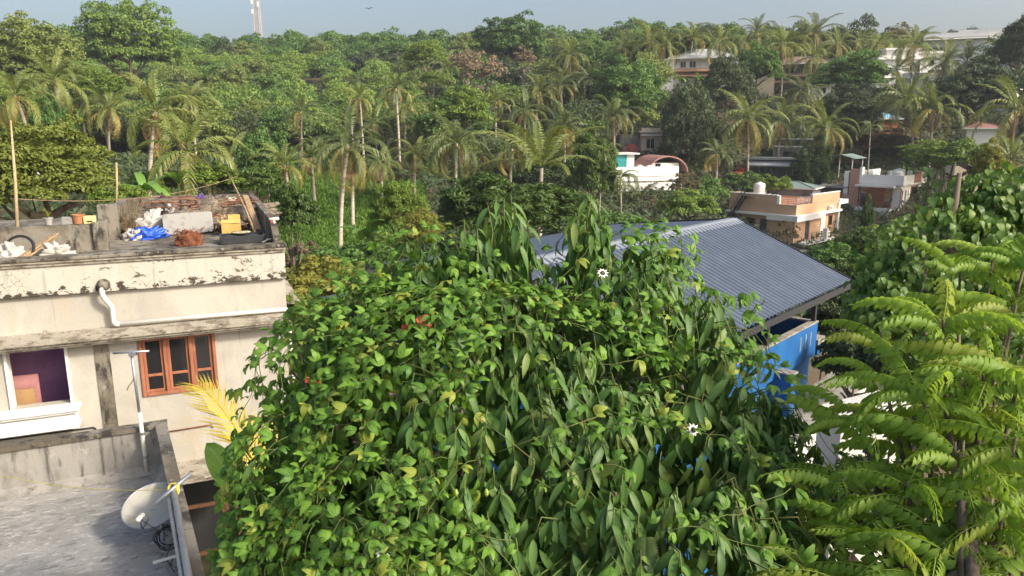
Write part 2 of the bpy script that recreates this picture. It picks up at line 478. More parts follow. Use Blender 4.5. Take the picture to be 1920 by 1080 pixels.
# foliage
M['lf_hill_a'] = leafmat('lf_hill_a', (0.14, 0.235, 0.042), (0.24, 0.345, 0.068), per_leaf=False, trans=0.3, rough=0.6)
M['lf_hill_b'] = leafmat('lf_hill_b', (0.085, 0.17, 0.04), (0.155, 0.265, 0.06), per_leaf=False, trans=0.3, rough=0.6)
M['lf_hill_c'] = leafmat('lf_hill_c', (0.155, 0.215, 0.05), (0.245, 0.295, 0.08), per_leaf=False, trans=0.3, rough=0.6)
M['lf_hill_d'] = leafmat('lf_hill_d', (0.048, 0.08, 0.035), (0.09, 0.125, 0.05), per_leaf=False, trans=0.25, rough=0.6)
M['lf_bright'] = leafmat('lf_bright', (0.13, 0.21, 0.03), (0.20, 0.29, 0.045), per_leaf=False, trans=0.35, rough=0.5)
M['lf_yellow'] = leafmat('lf_yellow', (0.18, 0.20, 0.035), (0.30, 0.29, 0.06), per_leaf=False, trans=0.35, rough=0.55)
M['lf_olive'] = leafmat('lf_olive', (0.12, 0.165, 0.03), (0.215, 0.25, 0.05), per_leaf=False, trans=0.35, rough=0.55)
M['lf_mango'] = leafmat('lf_mango', (0.05, 0.095, 0.022), (0.10, 0.165, 0.03), per_leaf=False, trans=0.3, rough=0.45)
M['lf_dry'] = leafmat('lf_dry', (0.21, 0.155, 0.10), (0.29, 0.22, 0.15), per_leaf=False, trans=0.25, rough=0.7)
M['lf_scrub'] = leafmat('lf_scrub', (0.12, 0.10, 0.055), (0.19, 0.15, 0.085), per_leaf=False, trans=0.25, rough=0.7)
M['lf_grass'] = leafmat('lf_grass', (0.09, 0.20, 0.025), (0.17, 0.29, 0.045), per_leaf=True, trans=0.35, rough=0.6)
M['lf_drygrass'] = leafmat('lf_drygrass', (0.28, 0.21, 0.12), (0.36, 0.28, 0.17), per_leaf=True, trans=0.3, rough=0.8)
M['lf_palm'] = leafmat('lf_palm', (0.16, 0.21, 0.045), (0.26, 0.295, 0.075), trans=0.3, rough=0.45, spec=0.5)
M['lf_palm_dark'] = leafmat('lf_palm_dark', (0.10, 0.14, 0.042), (0.17, 0.21, 0.065), trans=0.3, rough=0.45, spec=0.5)
M['lf_palm_yellow'] = leafmat('lf_palm_yellow', (0.32, 0.28, 0.07), (0.45, 0.36, 0.11), trans=0.3, rough=0.5, spec=0.4)
M['lf_palm_dry'] = leafmat('lf_palm_dry', (0.24, 0.145, 0.075), (0.34, 0.22, 0.12), trans=0.2, rough=0.8)
M['lf_frond_gold'] = leafmat('lf_frond_gold', (0.54, 0.44, 0.06), (0.60, 0.50, 0.085), trans=0.35, rough=0.55)
M['lf_banana'] = leafmat('lf_banana', (0.15, 0.30, 0.05), (0.19, 0.35, 0.06), trans=0.4, rough=0.4, vein=((0.4, 0.5, 0.2), 1))
M['lf_cinnamon'] = leafmat('lf_cinnamon', (0.05, 0.13, 0.03), (0.13, 0.245, 0.055), (0.20, 0.28, 0.07), 0.10, trans=0.32, rough=0.48, vein=((0.30, 0.36, 0.13), 3), spec=0.35)
M['lf_vine'] = leafmat('lf_vine', (0.06, 0.16, 0.02), (0.165, 0.32, 0.037), (0.27, 0.33, 0.05), 0.10, trans=0.36, rough=0.5, vein=((0.36, 0.46, 0.14), 1), spec=0.32)
M['lf_bilimbi'] = leafmat('lf_bilimbi', (0.18, 0.32, 0.035), (0.29, 0.44, 0.06), (0.30, 0.38, 0.055), 0.12, trans=0.5, rough=0.5, vein=((0.42, 0.52, 0.16), 1), spec=0.3)
M['lf_teak'] = leafmat('lf_teak', (0.055, 0.125, 0.025), (0.12, 0.22, 0.04), (0.17, 0.26, 0.05), 0.15, trans=0.35, rough=0.42, vein=((0.25, 0.33, 0.12), 1), spec=0.28)

# ------------------------------------------------------------------ terrain
_cp = [(-14, 2, 0), (0, -6, 0), (14, 2, 0), (-14, 20, 0), (0, 20, 0), (14, 20, 0), (-30, 10, 0), (30, 10, 0),
       (-40, 30, 1), (-22, 32, 0.5), (0, 33, 0), (20, 33, -1), (45, 35, -1), (-60, 5, 1), (60, 5, 0),
       (0, 48, 0.2), (20, 55, -2.5), (45, 60, -3)]
for px, py, d, dz in [(630, 468, 58, 0), (560, 440, 62, 0), (700, 395, 72, 0), (335, 372, 62, 0), (150, 305, 90, 0), (20, 330, 80, 0),
                      (400, 210, 140, -9), (150, 190, 140, -10), (700, 210, 140, -9), (400, 120, 190, -10), (120, 120, 190, -10), (700, 130, 190, -10),
                      (960, 330, 90, -2), (850, 345, 80, -1.5), (1000, 180, 140, -8), (1000, 110, 190, -8), (1150, 390, 95, -1),
                      (1347, 410, 88, 0), (1530, 486, 88, 0), (1420, 480, 84, -1), (1690, 410, 95, -1), (1600, 430, 95, -1), (1720, 290, 115, 0), (1500, 300, 118, 0),
                      (1300, 150, 150, -1), (1500, 180, 150, -1), (1800, 145, 170, 0), (1680, 175, 140, 0), (1890, 190, 130, -2), (1250, 300, 115, 0),
                      (1900, 330, 90, -2), (1130, 200, 140, -5),
                      (50, 55, 250, -12), (350, 60, 250, -12), (700, 75, 270, -10), (1050, 60, 260, -11), (1350, 60, 240, -10), (1600, 75, 220, -10), (1880, 80, 230, -8)]:
    p = at(px, py, d)
    _cp.append((p.x, p.y, p.z + dz))
for x, y, z in [(-260, 330, 34), (0, 350, 30), (260, 330, 30), (-150, 450, 20), (150, 450, 20), (-260, 150, 20), (260, 150, 18), (-160, 60, 6), (160, 60, 2)]:
    _cp.append((x, y, z))
_P = np.array(_cp)
def _phi(r):
    return np.where(r > 1e-9, r * r * np.log(r + 1e-12), 0.0)
_XY = _P[:, :2] / 100.0
_n = len(_P)
_K = _phi(np.linalg.norm(_XY[:, None] - _XY[None], axis=2)) + np.eye(_n) * 0.006
_A = np.zeros((_n + 3, _n + 3))
_A[:_n, :_n] = _K
_A[:_n, _n] = 1
_A[:_n, _n + 1:] = _XY
_A[_n:, :_n] = _A[:_n, _n:].T
_W = np.linalg.solve(_A, np.concatenate([_P[:, 2], np.zeros(3)]))


def Hs(x, y):
    x = np.asarray(x, float).ravel()
    y = np.asarray(y, float).ravel()
    q = np.stack([x, y], 1) / 100.0
    z = _phi(np.linalg.norm(q[:, None] - _XY[None], axis=2)) @ _W[:_n] + _W[_n] + q @ _W[_n + 1:]
    z = np.clip(z, -6, 46)
    r = np.hypot(x, y - 150)
    t = np.clip((r - 300) / 250.0, 0, 1)
    t = t * t * (3 - 2 * t)
    z = z * (1 - t) + 4.0 * t
    k = np.clip((np.hypot(x, y - 12) - 26) / 12.0, 0, 1)     # level plots round the near houses
    return z * k


def H(x, y):
    return float(Hs([x], [y])[0])


def _axis(lo, hi, step, far):
    a = list(np.arange(lo, hi + 1e-6, step))
    s, b, c = step, lo, hi
    while b > -far:
        s *= 1.5
        b -= s
        c += s
        a = [b] + a + [c]
    return np.array(a)


gx = _axis(-230, 230, 4.0, 4500)
gy = _axis(-40, 330, 4.0, 4500)
GX, GY = np.meshgrid(gx, gy)
GZ = Hs(GX, GY).reshape(GX.shape)
nx, ny = len(gx), len(gy)
idx = np.arange(nx * ny).reshape(ny, nx)
quads = np.stack([idx[:-1, :-1], idx[:-1, 1:], idx[1:, 1:], idx[1:, :-1]], -1).reshape(-1, 4)
ground = link('ground', mesh_np('ground', np.stack([GX, GY, GZ], -1).reshape(-1, 3), quads, smooth=True), None, M['soil'])
tag(ground, 'brown and green earth of the valley and wooded hill', kind='structure')

# ================================================================== near buildings
def local_to_world(o, p):
    return Matrix.Translation(o.location) @ o.rotation_euler.to_matrix().to_4x4() @ Vector(p)


# ------------------------------------------------------------------ foreground house with the bare concrete roof
OA = at(300, 880, 10.9)
ZA = OA.z
house_a = empty('concrete_roof_house', (OA.x, OA.y, 0), 25, 'house with bare grey concrete roof terrace and low mouldy parapets, nearest building', 'house')
def roof_sheet_mesh(x0, x1, y0, y1, z, nx_, ny_, amp, seed, skew=0.0):
    v, f = [], []
    for j in range(ny_ + 1):
        for i in range(nx_ + 1):
            y = y0 + (y1 - y0) * j / ny_
            x = x0 + (x1 - skew * y - x0) * i / nx_
            v.append((x, y, z + amp * mnoise.noise(Vector((x * 1.3 + seed, y * 1.3, seed)))))
    for j in range(ny_):
        for i in range(nx_):
            a = j * (nx_ + 1) + i
            f.append((a, a + 1, a + nx_ + 2, a + nx_ + 1))
    return mesh_np('sheet', v, f, smooth=True)
link('roof_floor', roof_sheet_mesh(-9.0, 0.08, -9.5, 0.02, ZA, 60, 60, 0.012, 3.0, 0.072), house_a, M['roof_screed'])
MB().prism([(-9.0, 0.14), (-9.0, -9.5), (0.80, -9.5), (0.13, 0.14)], ZA - 0.22, ZA - 0.03).build('roof_slab', M['concrete'], house_a)
MB().prism([(-8.9, 0.05), (-8.9, -9.4), (0.72, -9.4), (0.06, 0.05)], -0.3, ZA - 0.221).build('wall', M['plaster'], house_a)
# parapet walls with uneven tops
def uneven_wall(x0, x1, y0, y1, z0, z1, nseg, along, amp, seed, skew=0.0):
    m = MB()
    r_ = random.Random(seed)
    tops = [z1 + amp * r_.uniform(-1, 1) for _ in range(nseg + 1)]
    b = 0
    for i in range(nseg + 1):
        t = i / nseg
        if along == 'x':
            x = x0 + (x1 - x0) * t
            ring = [(x, y0, z0), (x, y1, z0), (x, y1, tops[i]), (x, y0, tops[i])]
        else:
            y = y0 + (y1 - y0) * t
            k_ = -skew * y
            ring = [(x1 + k_, y, z0), (x0 + k_, y, z0), (x0 + k_, y, tops[i]), (x1 + k_, y, tops[i])]
        m.v += ring
        if i:
            a = (i - 1) * 4
            for k in range(4):
                l = (k + 1) % 4
                m.f.append([a + k, a + 4 + k, a + 4 + l, a + l])
    m.f.append([0, 1, 2, 3])
    e = nseg * 4
    m.f.append([e + 3, e + 2, e + 1, e])
    return m
uneven_wall(-9.0, 0.14, 0.02, 0.16, ZA - 0.25, ZA + 0.64, 40, 'x', 0.004, 5).build('back_parapet', M['concrete'], house_a)
uneven_wall(0.02, 0.13, -9.5, 0.018, ZA - 0.25, ZA + 0.64, 40, 'y', 0.004, 6, 0.072).build('side_parapet', M['concrete'], house_a)
uneven_wall(-9.0, 0.16, -0.02, 0.18, ZA + 0.64, ZA + 0.70, 46, 'x', 0.006, 7).build('coping', M['mould_concrete'], house_a)
uneven_wall(0.0, 0.155, -9.5, -0.022, ZA + 0.64, ZA + 0.70, 46, 'y', 0.006, 8, 0.072).build('coping', M['mould_concrete'], house_a)
MB().prism([(0.02, ZA), (-0.16, ZA + 0.004), (0.02, ZA + 0.09)], -9.0, 0.02, 'x').build('cement_fillet', M['concrete'], house_a)
fl_ = MB()
fl_.v = [(0.02 - 0.072 * y + dx, y, ZA + dz) for y in (-9.5, -0.02) for dx, dz in ((0.01, -0.01), (-0.15, 0.004), (0.01, 0.12))]
fl_.f = [[0, 1, 2], [5, 4, 3], [0, 3, 4, 1], [1, 4, 5, 2], [2, 5, 3, 0]]
fl_.build('cement_fillet', M['concrete'], house_a)

# antenna pole in the roof corner
pole = empty('antenna_pole', (0, 0, 0), 0, 'thin galvanised pole with short crossbar in the corner of the bare concrete roof', 'antenna pole')
pf = local_to_world(house_a, (-0.17, -0.07, ZA))
pole.location = pf
MB().tube([(0, 0, 0), (-0.012, 0, 0.95)], 0.030, 10).build('sleeve', M['pvc'], pole, smooth=True)
MB().tube([(-0.012, 0, 0.95), (-0.03, 0, 1.86)], 0.020, 10).build('pole', M['galvanised'], pole, smooth=True)
MB().tube([(-0.27, -0.03, 1.845), (0.21, 0.03, 1.86)], 0.016, 8).build('crossbar', M['galvanised'], pole, smooth=True)
MB().box(-0.05, 0.03, -0.05, 0.05, 1.80, 1.87).build('clamp', M['galvanised'], pole, bevel=0.006)
for hz in (0.25, 0.62):
    MB().lathe([(0.046, hz), (0.046, hz + 0.03)], 10).build('strap', M['galvanised'], pole)
MB().tube([(-0.02, 0, 1.5), (-0.05, -0.03, 1.42), (-0.10, -0.04, 1.36), (-0.13, -0.04, 1.30)], 0.006, 6).build('loose_cable', M['rubber'], pole)

# satellite dish
dish = empty('satellite_dish', (0, 0, 0), 0, 'pale satellite dish with looped black cable beside the roof parapet', 'satellite dish')
dp = at(287, 948, 9.0)
dish.location = (dp.x, dp.y, ZA)
dz = dp.z - ZA
nrm = Vector((0.01, -0.37, 0.93)).normalized()
MD = Matrix.Translation((0, 0, dz)) @ nrm.to_track_quat('Z', 'Y').to_matrix().to_4x4()
prof = [(0.0005, -0.055)] + [(0.345 * k / 12, -0.055 + 0.075 * (k / 12) ** 2) for k in range(1, 13)]
back = [(0.350, 0.02), (0.353, 0.012), (0.340, 0.006)] + [(0.345 * k / 12, -0.062 + 0.068 * (k / 12) ** 2) for k in range(11, 0, -1)] + [(0.0005, -0.062)]
MB().lathe(prof + back, 48, M=MD, cap=False).build('reflector', M['dish_paint'], dish, smooth=True)
MB().tube([MD @ Vector((0.351 * math.cos(a), 0.351 * math.sin(a), 0.017)) for a in [2 * math.pi * k / 48 for k in range(48)]], 0.008, 6, closed=True).build('rim', M['galvanised'], dish, smooth=True)
arm_end = Vector((0.05, -0.42, dz + 0.07))
MB().tube([Vector((0.0, -0.15, dz - 0.1)), Vector((0.03, -0.36, dz - 0.10)), arm_end], 0.012, 8).build('feed_arm', M['galvanised'], dish, smooth=True)
ax = (MD @ Vector((0, 0.05, 0)) - arm_end).normalized()
MB().lathe([(0.006, -0.07), (0.028, -0.06), (0.03, 0.03), (0.022, 0.04), (0.034, 0.06), (0.034, 0.085), (0.01, 0.088)], 14, M=Matrix.Translation(arm_end) @ ax.to_track_quat('Z', 'Y').to_matrix().to_4x4()).build('feed_horn', M['pvc'], dish, smooth=True)
MB().box(-0.045, 0.045, -0.05, 0.05, -0.03, 0.03, Matrix.Translation(MD @ Vector((0, 0, -0.09)))).build('bracket', M['galvanised'], dish, bevel=0.005)
base = Vector((0.14, -0.12, 0))
MB().tube([MD @ Vector((0, 0, -0.1)), MD @ Vector((0.05, 0, -0.2)), base + Vector((0, 0, 0.18)), base], 0.022, 8).build('mast', M['galvanised'], dish, smooth=True)
for s in (-1, 1):
    MB().tube([MD @ Vector((0.02, 0, -0.12)), base + Vector((0.02 + 0.12 * s, 0.14, 0.02))], 0.010, 6).build('stay', M['galvanised'], dish)
MB().box(-0.12, 0.12, -0.09, 0.09, 0.0, 0.035, Matrix.Translation(base)).build('foot_plate', M['galvanised'], dish, bevel=0.005)
cab = MB()
rr = random.Random(4)
cc = at(314, 1005, 8.30) - dish.location
vr = Vector((1, 0, 0))
vu = Vector((0, 0.55, 0.83))
for k in range(7):
    ra, rb = rr.uniform(0.10, 0.15), rr.uniform(0.09, 0.14)
    ph = rr.uniform(0, 6.28)
    oc = cc + vr * rr.uniform(-0.03, 0.03) + vu * rr.uniform(-0.03, 0.03)
    cab.tube([oc + vr * ra * math.cos(a + ph) + vu * rb * math.sin(a + ph) + Vector((0, -1, 0.3)) * 0.02 * math.sin(3 * a + k) for a in [2 * math.pi * i / 28 for i in range(28)]], 0.0055, 5, closed=True)
cab.tube([cc + vr * 0.1, cc + vr * 0.16 - vu * 0.10, cc + vr * 0.08 - vu * 0.30, cc + vr * 0.2 - vu * 0.36, cc + vr * 0.26 - vu * 0.20, cc + vr * 0.2 - vu * 0.05], 0.0055, 5)
cab.tube([cc + vr * 0.05 - vu * 0.1, cc + vr * 0.02 - vu * 0.24, cc + vr * 0.14 - vu * 0.38, cc + vr * 0.24 - vu * 0.30, cc + vr * 0.12 - vu * 0.12], 0.0055, 5)
cab.tube([arm_end, arm_end + Vector((0.05, -0.03, -0.02)), cc], 0.0045, 5)
cab.build('cable_loops', M['rubber'], dish, smooth=True)

# steel pipe lying along the inside of the parapet, with a tied cross piece
rail = empty('lashed_steel_pipe', (0, 0, 0), 25, 'long steel pipe along the roof parapet with a short pipe lashed across by yellow rope', 'pipe')
rl = local_to_world(house_a, (0.22, -2.55, ZA + 0.07))
rail.location = rl
MB().tube([(0.42, -6.5, 0.66), (0.14, -2.6, 0.70), (0.0, 0.12, 0.72)], 0.036, 10).build('pipe', M['galvanised'], rail, smooth=True)
MB().tube([(0.36, -6.5, 0.64), (0.085, -2.6, 0.68), (-0.055, -0.1, 0.70)], 0.02, 8).build('pipe', M['galvanised'], rail, smooth=True)
MB().tube([(-0.20, -0.06, 0.66), (0.20, 0.14, 0.86)], 0.026, 8).build('cross_pipe', M['galvanised'], rail, smooth=True)
rp = MB()
for k in range(5):
    rp.tube([Vector((0.0, 0.06, 0.745)) + Vector((0.058 * math.cos(a), 0.05 * math.sin(a) - 0.03 * math.cos(a) + (k - 2) * 0.013, 0.055 * math.sin(a + k * 0.4))) for a in [2 * math.pi * i / 14 for i in range(14)]], 0.010, 5, closed=True)
rp.build('rope_lashing', M['yellow_rope'], rail, smooth=True)
MB().bar((-0.25, -0.75, 0.32), (0.0, -0.75, 0.34), 0.03, 0.02).build('bracket', M['pvc'], rail)
# string across the roof
s0, s1 = at(-20, 886, 10.2), local_to_world(rail, (0, 0.06, 0.74))
MB().tube([s0.lerp(s1, t) + Vector((0, 0, -0.10 * 4 * t * (1 - t))) for t in [k / 14 for k in range(15)]], 0.004, 5).build('string_line', M['yellow_rope'])
tag(bpy.data.objects['string_line'], 'thin yellow string stretched across the bare concrete roof', 'string')

# ------------------------------------------------------------------ cream building with cluttered terrace
OB = at(530, 455, 16.0)
ZB = OB.z                           # 8.56
hb = empty('cream_terrace_house', (OB.x, OB.y, 0), 23, 'cream house with peeling parapet, brown window, purple room and cluttered roof terrace', 'house')
w = MB()
WF, WK = 0.06, 0.28                 # wall front and back faces
def wall_piece(x0, x1, z0, z1): w.box(x0, x1, WF, WK, z0, z1)
wall_piece(-9.5, -5.38, 3.6, 7.78)
wall_piece(-5.38, -4.30, 3.6, 5.52); wall_piece(-5.38, -4.30, 6.76, 7.78)
wall_piece(-4.30, -3.02, 3.6, 7.78)
wall_piece(-3.02, -1.53, 3.6, 5.45); wall_piece(-3.02, -1.53, 6.75, 7.78)
wall_piece(-1.53, 0.0, 3.6, 7.78)
w.box(-0.22, 0.0, WK, 8.2, 3.6, 8.36)
w.box(-9.5, -9.28, WK, 8.2, 3.6, 8.36)
w.box(-9.28, -0.22, 8.0, 8.2, 3.6, 8.36)
w.build('wall', M['plaster'], hb)
MB().box(-9.5, 0.02, -0.05, 0.26, 7.785, 8.37).build('parapet_band', M['peeling'], hb, bevel=0.01)
box('cornice', (-9.52, 0.03, -0.09, 0.22, 8.37, 8.43), M['ledge'], hb, 0.01)
box('cornice', (-9.52, 0.045, -0.125, 0.22, 8.432, 8.485), M['ledge'], hb, 0.01)
box('cornice', (-9.52, 0.06, -0.155, 0.24, 8.487, 8.55), M['mould_concrete'], hb, 0.012)
MB().prism([(0.058, 7.03), (-0.38, 6.965), (-0.38, 6.88), (-0.33, 6.875), (-0.33, 6.82), (-0.28, 6.815), (-0.28, 6.77), (0.058, 6.77)], -9.5, 0.06, 'x').build('sun_ledge', M['ledge'], hb)
MB().prism([(0.058, 3.85), (-0.16, 3.80), (-0.16, 3.68), (-0.30, 3.66), (-0.30, 3.48), (0.058, 3.48)], -9.5, 0.06, 'x').build('floor_ledge', M['ledge'], hb)
box('floor_slab', (-9.45, 0.0, 0.06, 8.2, 3.30, 3.598), M['concrete'], hb)
box('patch_strip', (-3.83, -3.55, 0.045, 0.07, 3.86, 6.768), M['mould_concrete'], hb)
MB().prism([(0.0, 7.05), (0.55, 6.72), (0.55, 6.62), (0.0, 6.72)], 2.3, 5.0, 'y').build('side_sun_ledge', M['ledge'], hb)
# ground floor: posts, dark room behind
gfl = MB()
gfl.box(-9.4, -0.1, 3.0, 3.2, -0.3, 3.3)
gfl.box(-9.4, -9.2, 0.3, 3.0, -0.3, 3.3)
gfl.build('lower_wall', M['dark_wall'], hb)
for x in (-0.4, -1.35, -1.62, -3.2, -5.4):
    box('post', (x - 0.07, x + 0.07, 0.3, 0.44, -0.3, 3.3), M['brown_post'], hb)
for z in (1.35, 2.55):
    box('rail', (-5.3, -0.48, 0.34, 0.39, z, z + 0.08), M['brown_post'], hb)
# purple room
rm = MB()
rm.box(-6.4, -3.4, 0.85, 0.95, 3.6, 7.7)
rm.box(-6.5, -6.4, WK, 0.95, 3.6, 7.7)
rm.box(-3.4, -3.3, WK, 0.95, 3.6, 7.7)
rm.box(-6.4, -3.4, WK, 0.85, 6.85, 6.95)
rm.box(-6.4, -3.4, WK, 0.85, 3.6, 3.7)
rm.build('purple_room', M['purple'], hb)
box('leaning_panel', (-5.55, -4.95, 0.55, 0.60, 5.2, 6.06), M['pink_board'], hb)
box('leaning_panel', (-5.45, -5.02, 0.42, 0.47, 5.2, 5.80), M['cardboard'], hb)
for q in ((-5.385, -5.33, 5.52, 6.76), (-4.345, -4.295, 5.52, 6.76)):
    box('opening_jamb', (q[0], q[1], 0.02, 0.30, q[2], q[3]), M['white_paint'], hb)
# sill box
sb_ = MB()
sb_.box(-7.6, -4.16, -0.34, 0.055, 5.455, 5.515)
sb_.box(-7.6, -4.20, -0.30, 0.055, 5.40, 5.453)
sb_.box(-7.6, -4.24, -0.24, 0.055, 5.13, 5.398)
sb_.box(-7.6, -4.21, -0.27, 0.055, 5.07, 5.128)
sb_.build('sill_box', M['clean_white'], hb, bevel=0.008)
MB().tube([(-7.6, 0.03, 4.93), (-4.0, 0.03, 4.93), (-3.97, 0.03, 4.90), (-3.97, 0.03, 4.70)], 0.016, 6).build('conduit', M['rubber'], hb, smooth=True)
MB().tube([(-2.7, 0.03, 4.60), (-1.75, 0.03, 4.62), (-1.73, 0.03, 4.55)], 0.014, 6).build('conduit', M['coir'], hb, smooth=True)
# window: frame, three sashes, each with an upper and a lower pane
wx0, wx1, wz0, wz1 = -3.02, -1.53, 5.45, 6.75
fr = MB()
for a, b_ in ((wx0, wx0 + 0.07), (wx1 - 0.07, wx1)): fr.box(a, b_, 0.02, 0.20, wz0, wz1)
fr.box(wx0 + 0.07, wx1 - 0.07, 0.02, 0.20, wz0, wz0 + 0.07)
fr.box(wx0 + 0.07, wx1 - 0.07, 0.02, 0.20, wz1 - 0.06, wz1)
for k in (1, 2):
    x = wx0 + (wx1 - wx0) * k / 3
    fr.box(x - 0.035, x + 0.035, 0.02, 0.20, wz0 + 0.07, wz1 - 0.06)
window = fr.build('window', M['wood_frame'], hb, bevel=0.006)
for k in range(3):
    a = wx0 + (wx1 - wx0) * k / 3 + (0.07 if k == 0 else 0.035) + 0.004
    b_ = wx0 + (wx1 - wx0) * (k + 1) / 3 - (0.07 if k == 2 else 0.035) - 0.004
    z0, z1 = wz0 + 0.074, wz1 - 0.064
    sa = MB()
    sa.box(a, a + 0.055, 0.07, 0.115, z0, z1).box(b_ - 0.055, b_, 0.07, 0.115, z0, z1)
    for zz in (z0, z0 + 0.34, z1 - 0.055): sa.box(a + 0.055, b_ - 0.055, 0.07, 0.115, zz, zz + 0.055)
    sa.build('sash', M['wood_frame'], window, bevel=0.004)
    for p0, p1 in ((z0 + 0.055, z0 + 0.34), (z0 + 0.395, z1 - 0.055)):
        box('pane', (a + 0.055, b_ - 0.055, 0.09, 0.096, p0, p1), M['dark_glass'], window)
# drain pipes
dr = MB()
dr.tube([(-3.53, 0.1, 7.92), (-3.53, -0.10, 7.92), (-3.53, -0.15, 7.88), (-3.53, -0.15, 7.74), (-3.50, -0.14, 7.66), (-3.42, -0.10, 7.52), (-3.40, -0.07, 7.44), (-3.40, -0.07, 7.16), (-3.37, -0.075, 7.11), (-3.30, -0.075, 7.10)], 0.052, 12)
dr.tube([(-3.30, -0.075, 7.10), (-0.05, -0.06, 7.09), (0.03, -0.06, 7.06), (0.04, -0.06, 6.98)], 0.048, 12)
drain = dr.build('drain_pipe', M['pvc'], hb, smooth=True)
MB().lathe([(0.11, 0), (0.125, 0.02), (0.11, 0.05), (0.085, 0.10), (0.085, 0.15)], 16, M=Matrix.Translation((-3.50, -0.04, 7.93)) @ Matrix.Rotation(RAD(90), 4, 'X')).build('drain_collar', M['mould_concrete'], drain, smooth=True)
MB().tube([(0.035, 0.02, 6.95), (0.035, 0.02, 3.6)], 0.035, 8).build('down_pipe', M['pvc'], hb, smooth=True)
# terrace floor and walls
link('terrace_floor', roof_sheet_mesh(-9.4, -0.05, 0.2, 8.1, 8.462, 40, 40, 0.015, 8.0), hb, M['mould_concrete'])
box('roof_slab', (-9.45, -0.03, 0.3, 8.15, 8.30, 8.44), M['concrete'], hb)
uneven_wall(-3.7, 0.0, 8.0, 8.16, 8.36, 8.98, 24, 'x', 0.015, 9).build('terrace_wall', M['mould_concrete'], hb)
uneven_wall(-0.16, 0.0, 1.4, 8.0, 8.36, 8.98, 24, 'y', 0.012, 10).build('terrace_wall', M['mould_concrete'], hb)
MB().prism([(0.2, 8.40), (1.4, 8.40), (1.4, 8.97), (1.1, 8.93), (0.6, 8.72), (0.25, 8.52)], -0.15, -0.005, 'x').build('terrace_wall', M['mould_concrete'], hb)
uneven_wall(-9.5, -3.72, 1.2, 1.34, 8.40, 9.02, 30, 'x', 0.012, 11).build('terrace_wall', M['mould_concrete'], hb)
box('terrace_pillar', (-3.72, -3.46, 1.12, 1.40, 8.40, 9.06), M['mould_concrete'], hb, 0.012)
box('terrace_pillar', (-3.76, -3.36, 2.6, 3.0, 8.40, 9.28), M['mould_concrete'], hb, 0.015)
uneven_wall(-3.72, -3.56, 1.40, 8.0, 8.36, 8.98, 20, 'y', 0.012, 12).build('terrace_wall', M['mould_concrete'], hb)


# ------------------------------------------------------------------ clutter on the terrace
def bp(x, y, z=8.472):
    return local_to_world(hb, (x, y, z))


def crumple_mesh(sx, sy, sz, seed, n=26, rough=0.5):
    v, f = [], []
    for i in range(n + 1):
        th = math.pi * 0.5 * i / n * 1.02
        for k in range(n * 2):
            ph = 2 * math.pi * k / (n * 2)
            d = Vector((math.sin(th) * math.cos(ph), math.sin(th) * math.sin(ph), max(0.0, math.cos(th))))
            r_ = 1 + rough * (mnoise.noise(d * 2.2 + Vector((seed, 0, 0)))) + rough * 0.55 * abs(mnoise.noise(d * 6.0 + Vector((0, seed, 0)))) - rough * 0.35 * abs(mnoise.noise(d * 13.0))
            v.append((d.x * sx * r_, d.y * sy * r_, d.z * sz * r_))
    w_ = n * 2
    for i in range(n):
        for k in range(w_):
            l = (k + 1) % w_
            f.append((i * w_ + k, (i + 1) * w_ + k, (i + 1) * w_ + l, i * w_ + l))
    return mesh_np('crumple', v, f, smooth=False)


def heap(name, x, y, sx, sy, sz, seed, mat, label, cat, rough=0.5, z=8.465, rz=23):
    o = link(name, crumple_mesh(sx, sy, sz, seed, rough=rough), None, mat, bp(x, y, z))
    o.rotation_euler.z = RAD(rz)
    return tag(o, label, cat)

heap('white_sack', -2.75, 3.6, 0.42, 0.3, 0.42, 1.3, M['sack'], 'large crumpled white sack heaped behind the blue tarp', 'sack', 0.7)
heap('white_sack', -3.05, 2.55, 0.20, 0.2, 0.20, 7.3, M['sack'], 'small dirty white sack against the blue tarp on the terrace', 'sack', 0.7)
heap('white_sack', -2.45, 5.2, 0.38, 0.3, 0.36, 4.1, M['sack'], 'torn whitish sack behind the grey panel near the terrace back wall', 'sack', 0.8)
heap('blue_tarp', -2.78, 2.6, 0.36, 0.24, 0.20, 2.7, M['blue_tarp'], 'bright blue crumpled tarp on the cluttered terrace', 'tarp', 0.8)
heap('white_bag', -5.12, 0.55, 0.22, 0.16, 0.28, 9.7, M['sack'], 'white bag slumped by the bicycle tyre on the terrace ledge', 'bag', 0.7)
heap('white_bag', -4.35, 0.65, 0.26, 0.16, 0.20, 12.7, M['sack'], 'white and black rags heaped right of the leaning planks', 'rags', 0.9)
heap('purple_cloth', -1.55, 6.9, 0.14, 0.12, 0.2, 3.7, M['purple_cloth'], 'small purple cloth on the dry sticks by the back wall', 'cloth', 0.7, 8.85)
heap('dark_bundle', -2.05, 6.3, 0.3, 0.25, 0.36, 5.7, M['rubber'], 'dark plastic bundle among the dry sticks at the back', 'bundle', 0.8)
heap('white_rag', -1.95, 2.1, 0.12, 0.08, 0.04, 6.7, M['sack'], 'little white scrap lying on the bare terrace floor', 'rag', 0.7)
# tyre
ty = MB().tube([(0.24 * math.cos(a), 0, 0.24 + 0.24 * math.sin(a)) for a in [2 * math.pi * k / 28 for k in range(28)]], 0.028, 8, closed=True).build('bicycle_tyre', M['rubber'], None, smooth=True, loc=bp(-4.98, 0.42))
ty.rotation_euler = (RAD(-25), RAD(8), RAD(15))
tag(ty, 'black bicycle tyre leaning on the white bag on the terrace ledge', 'tyre')
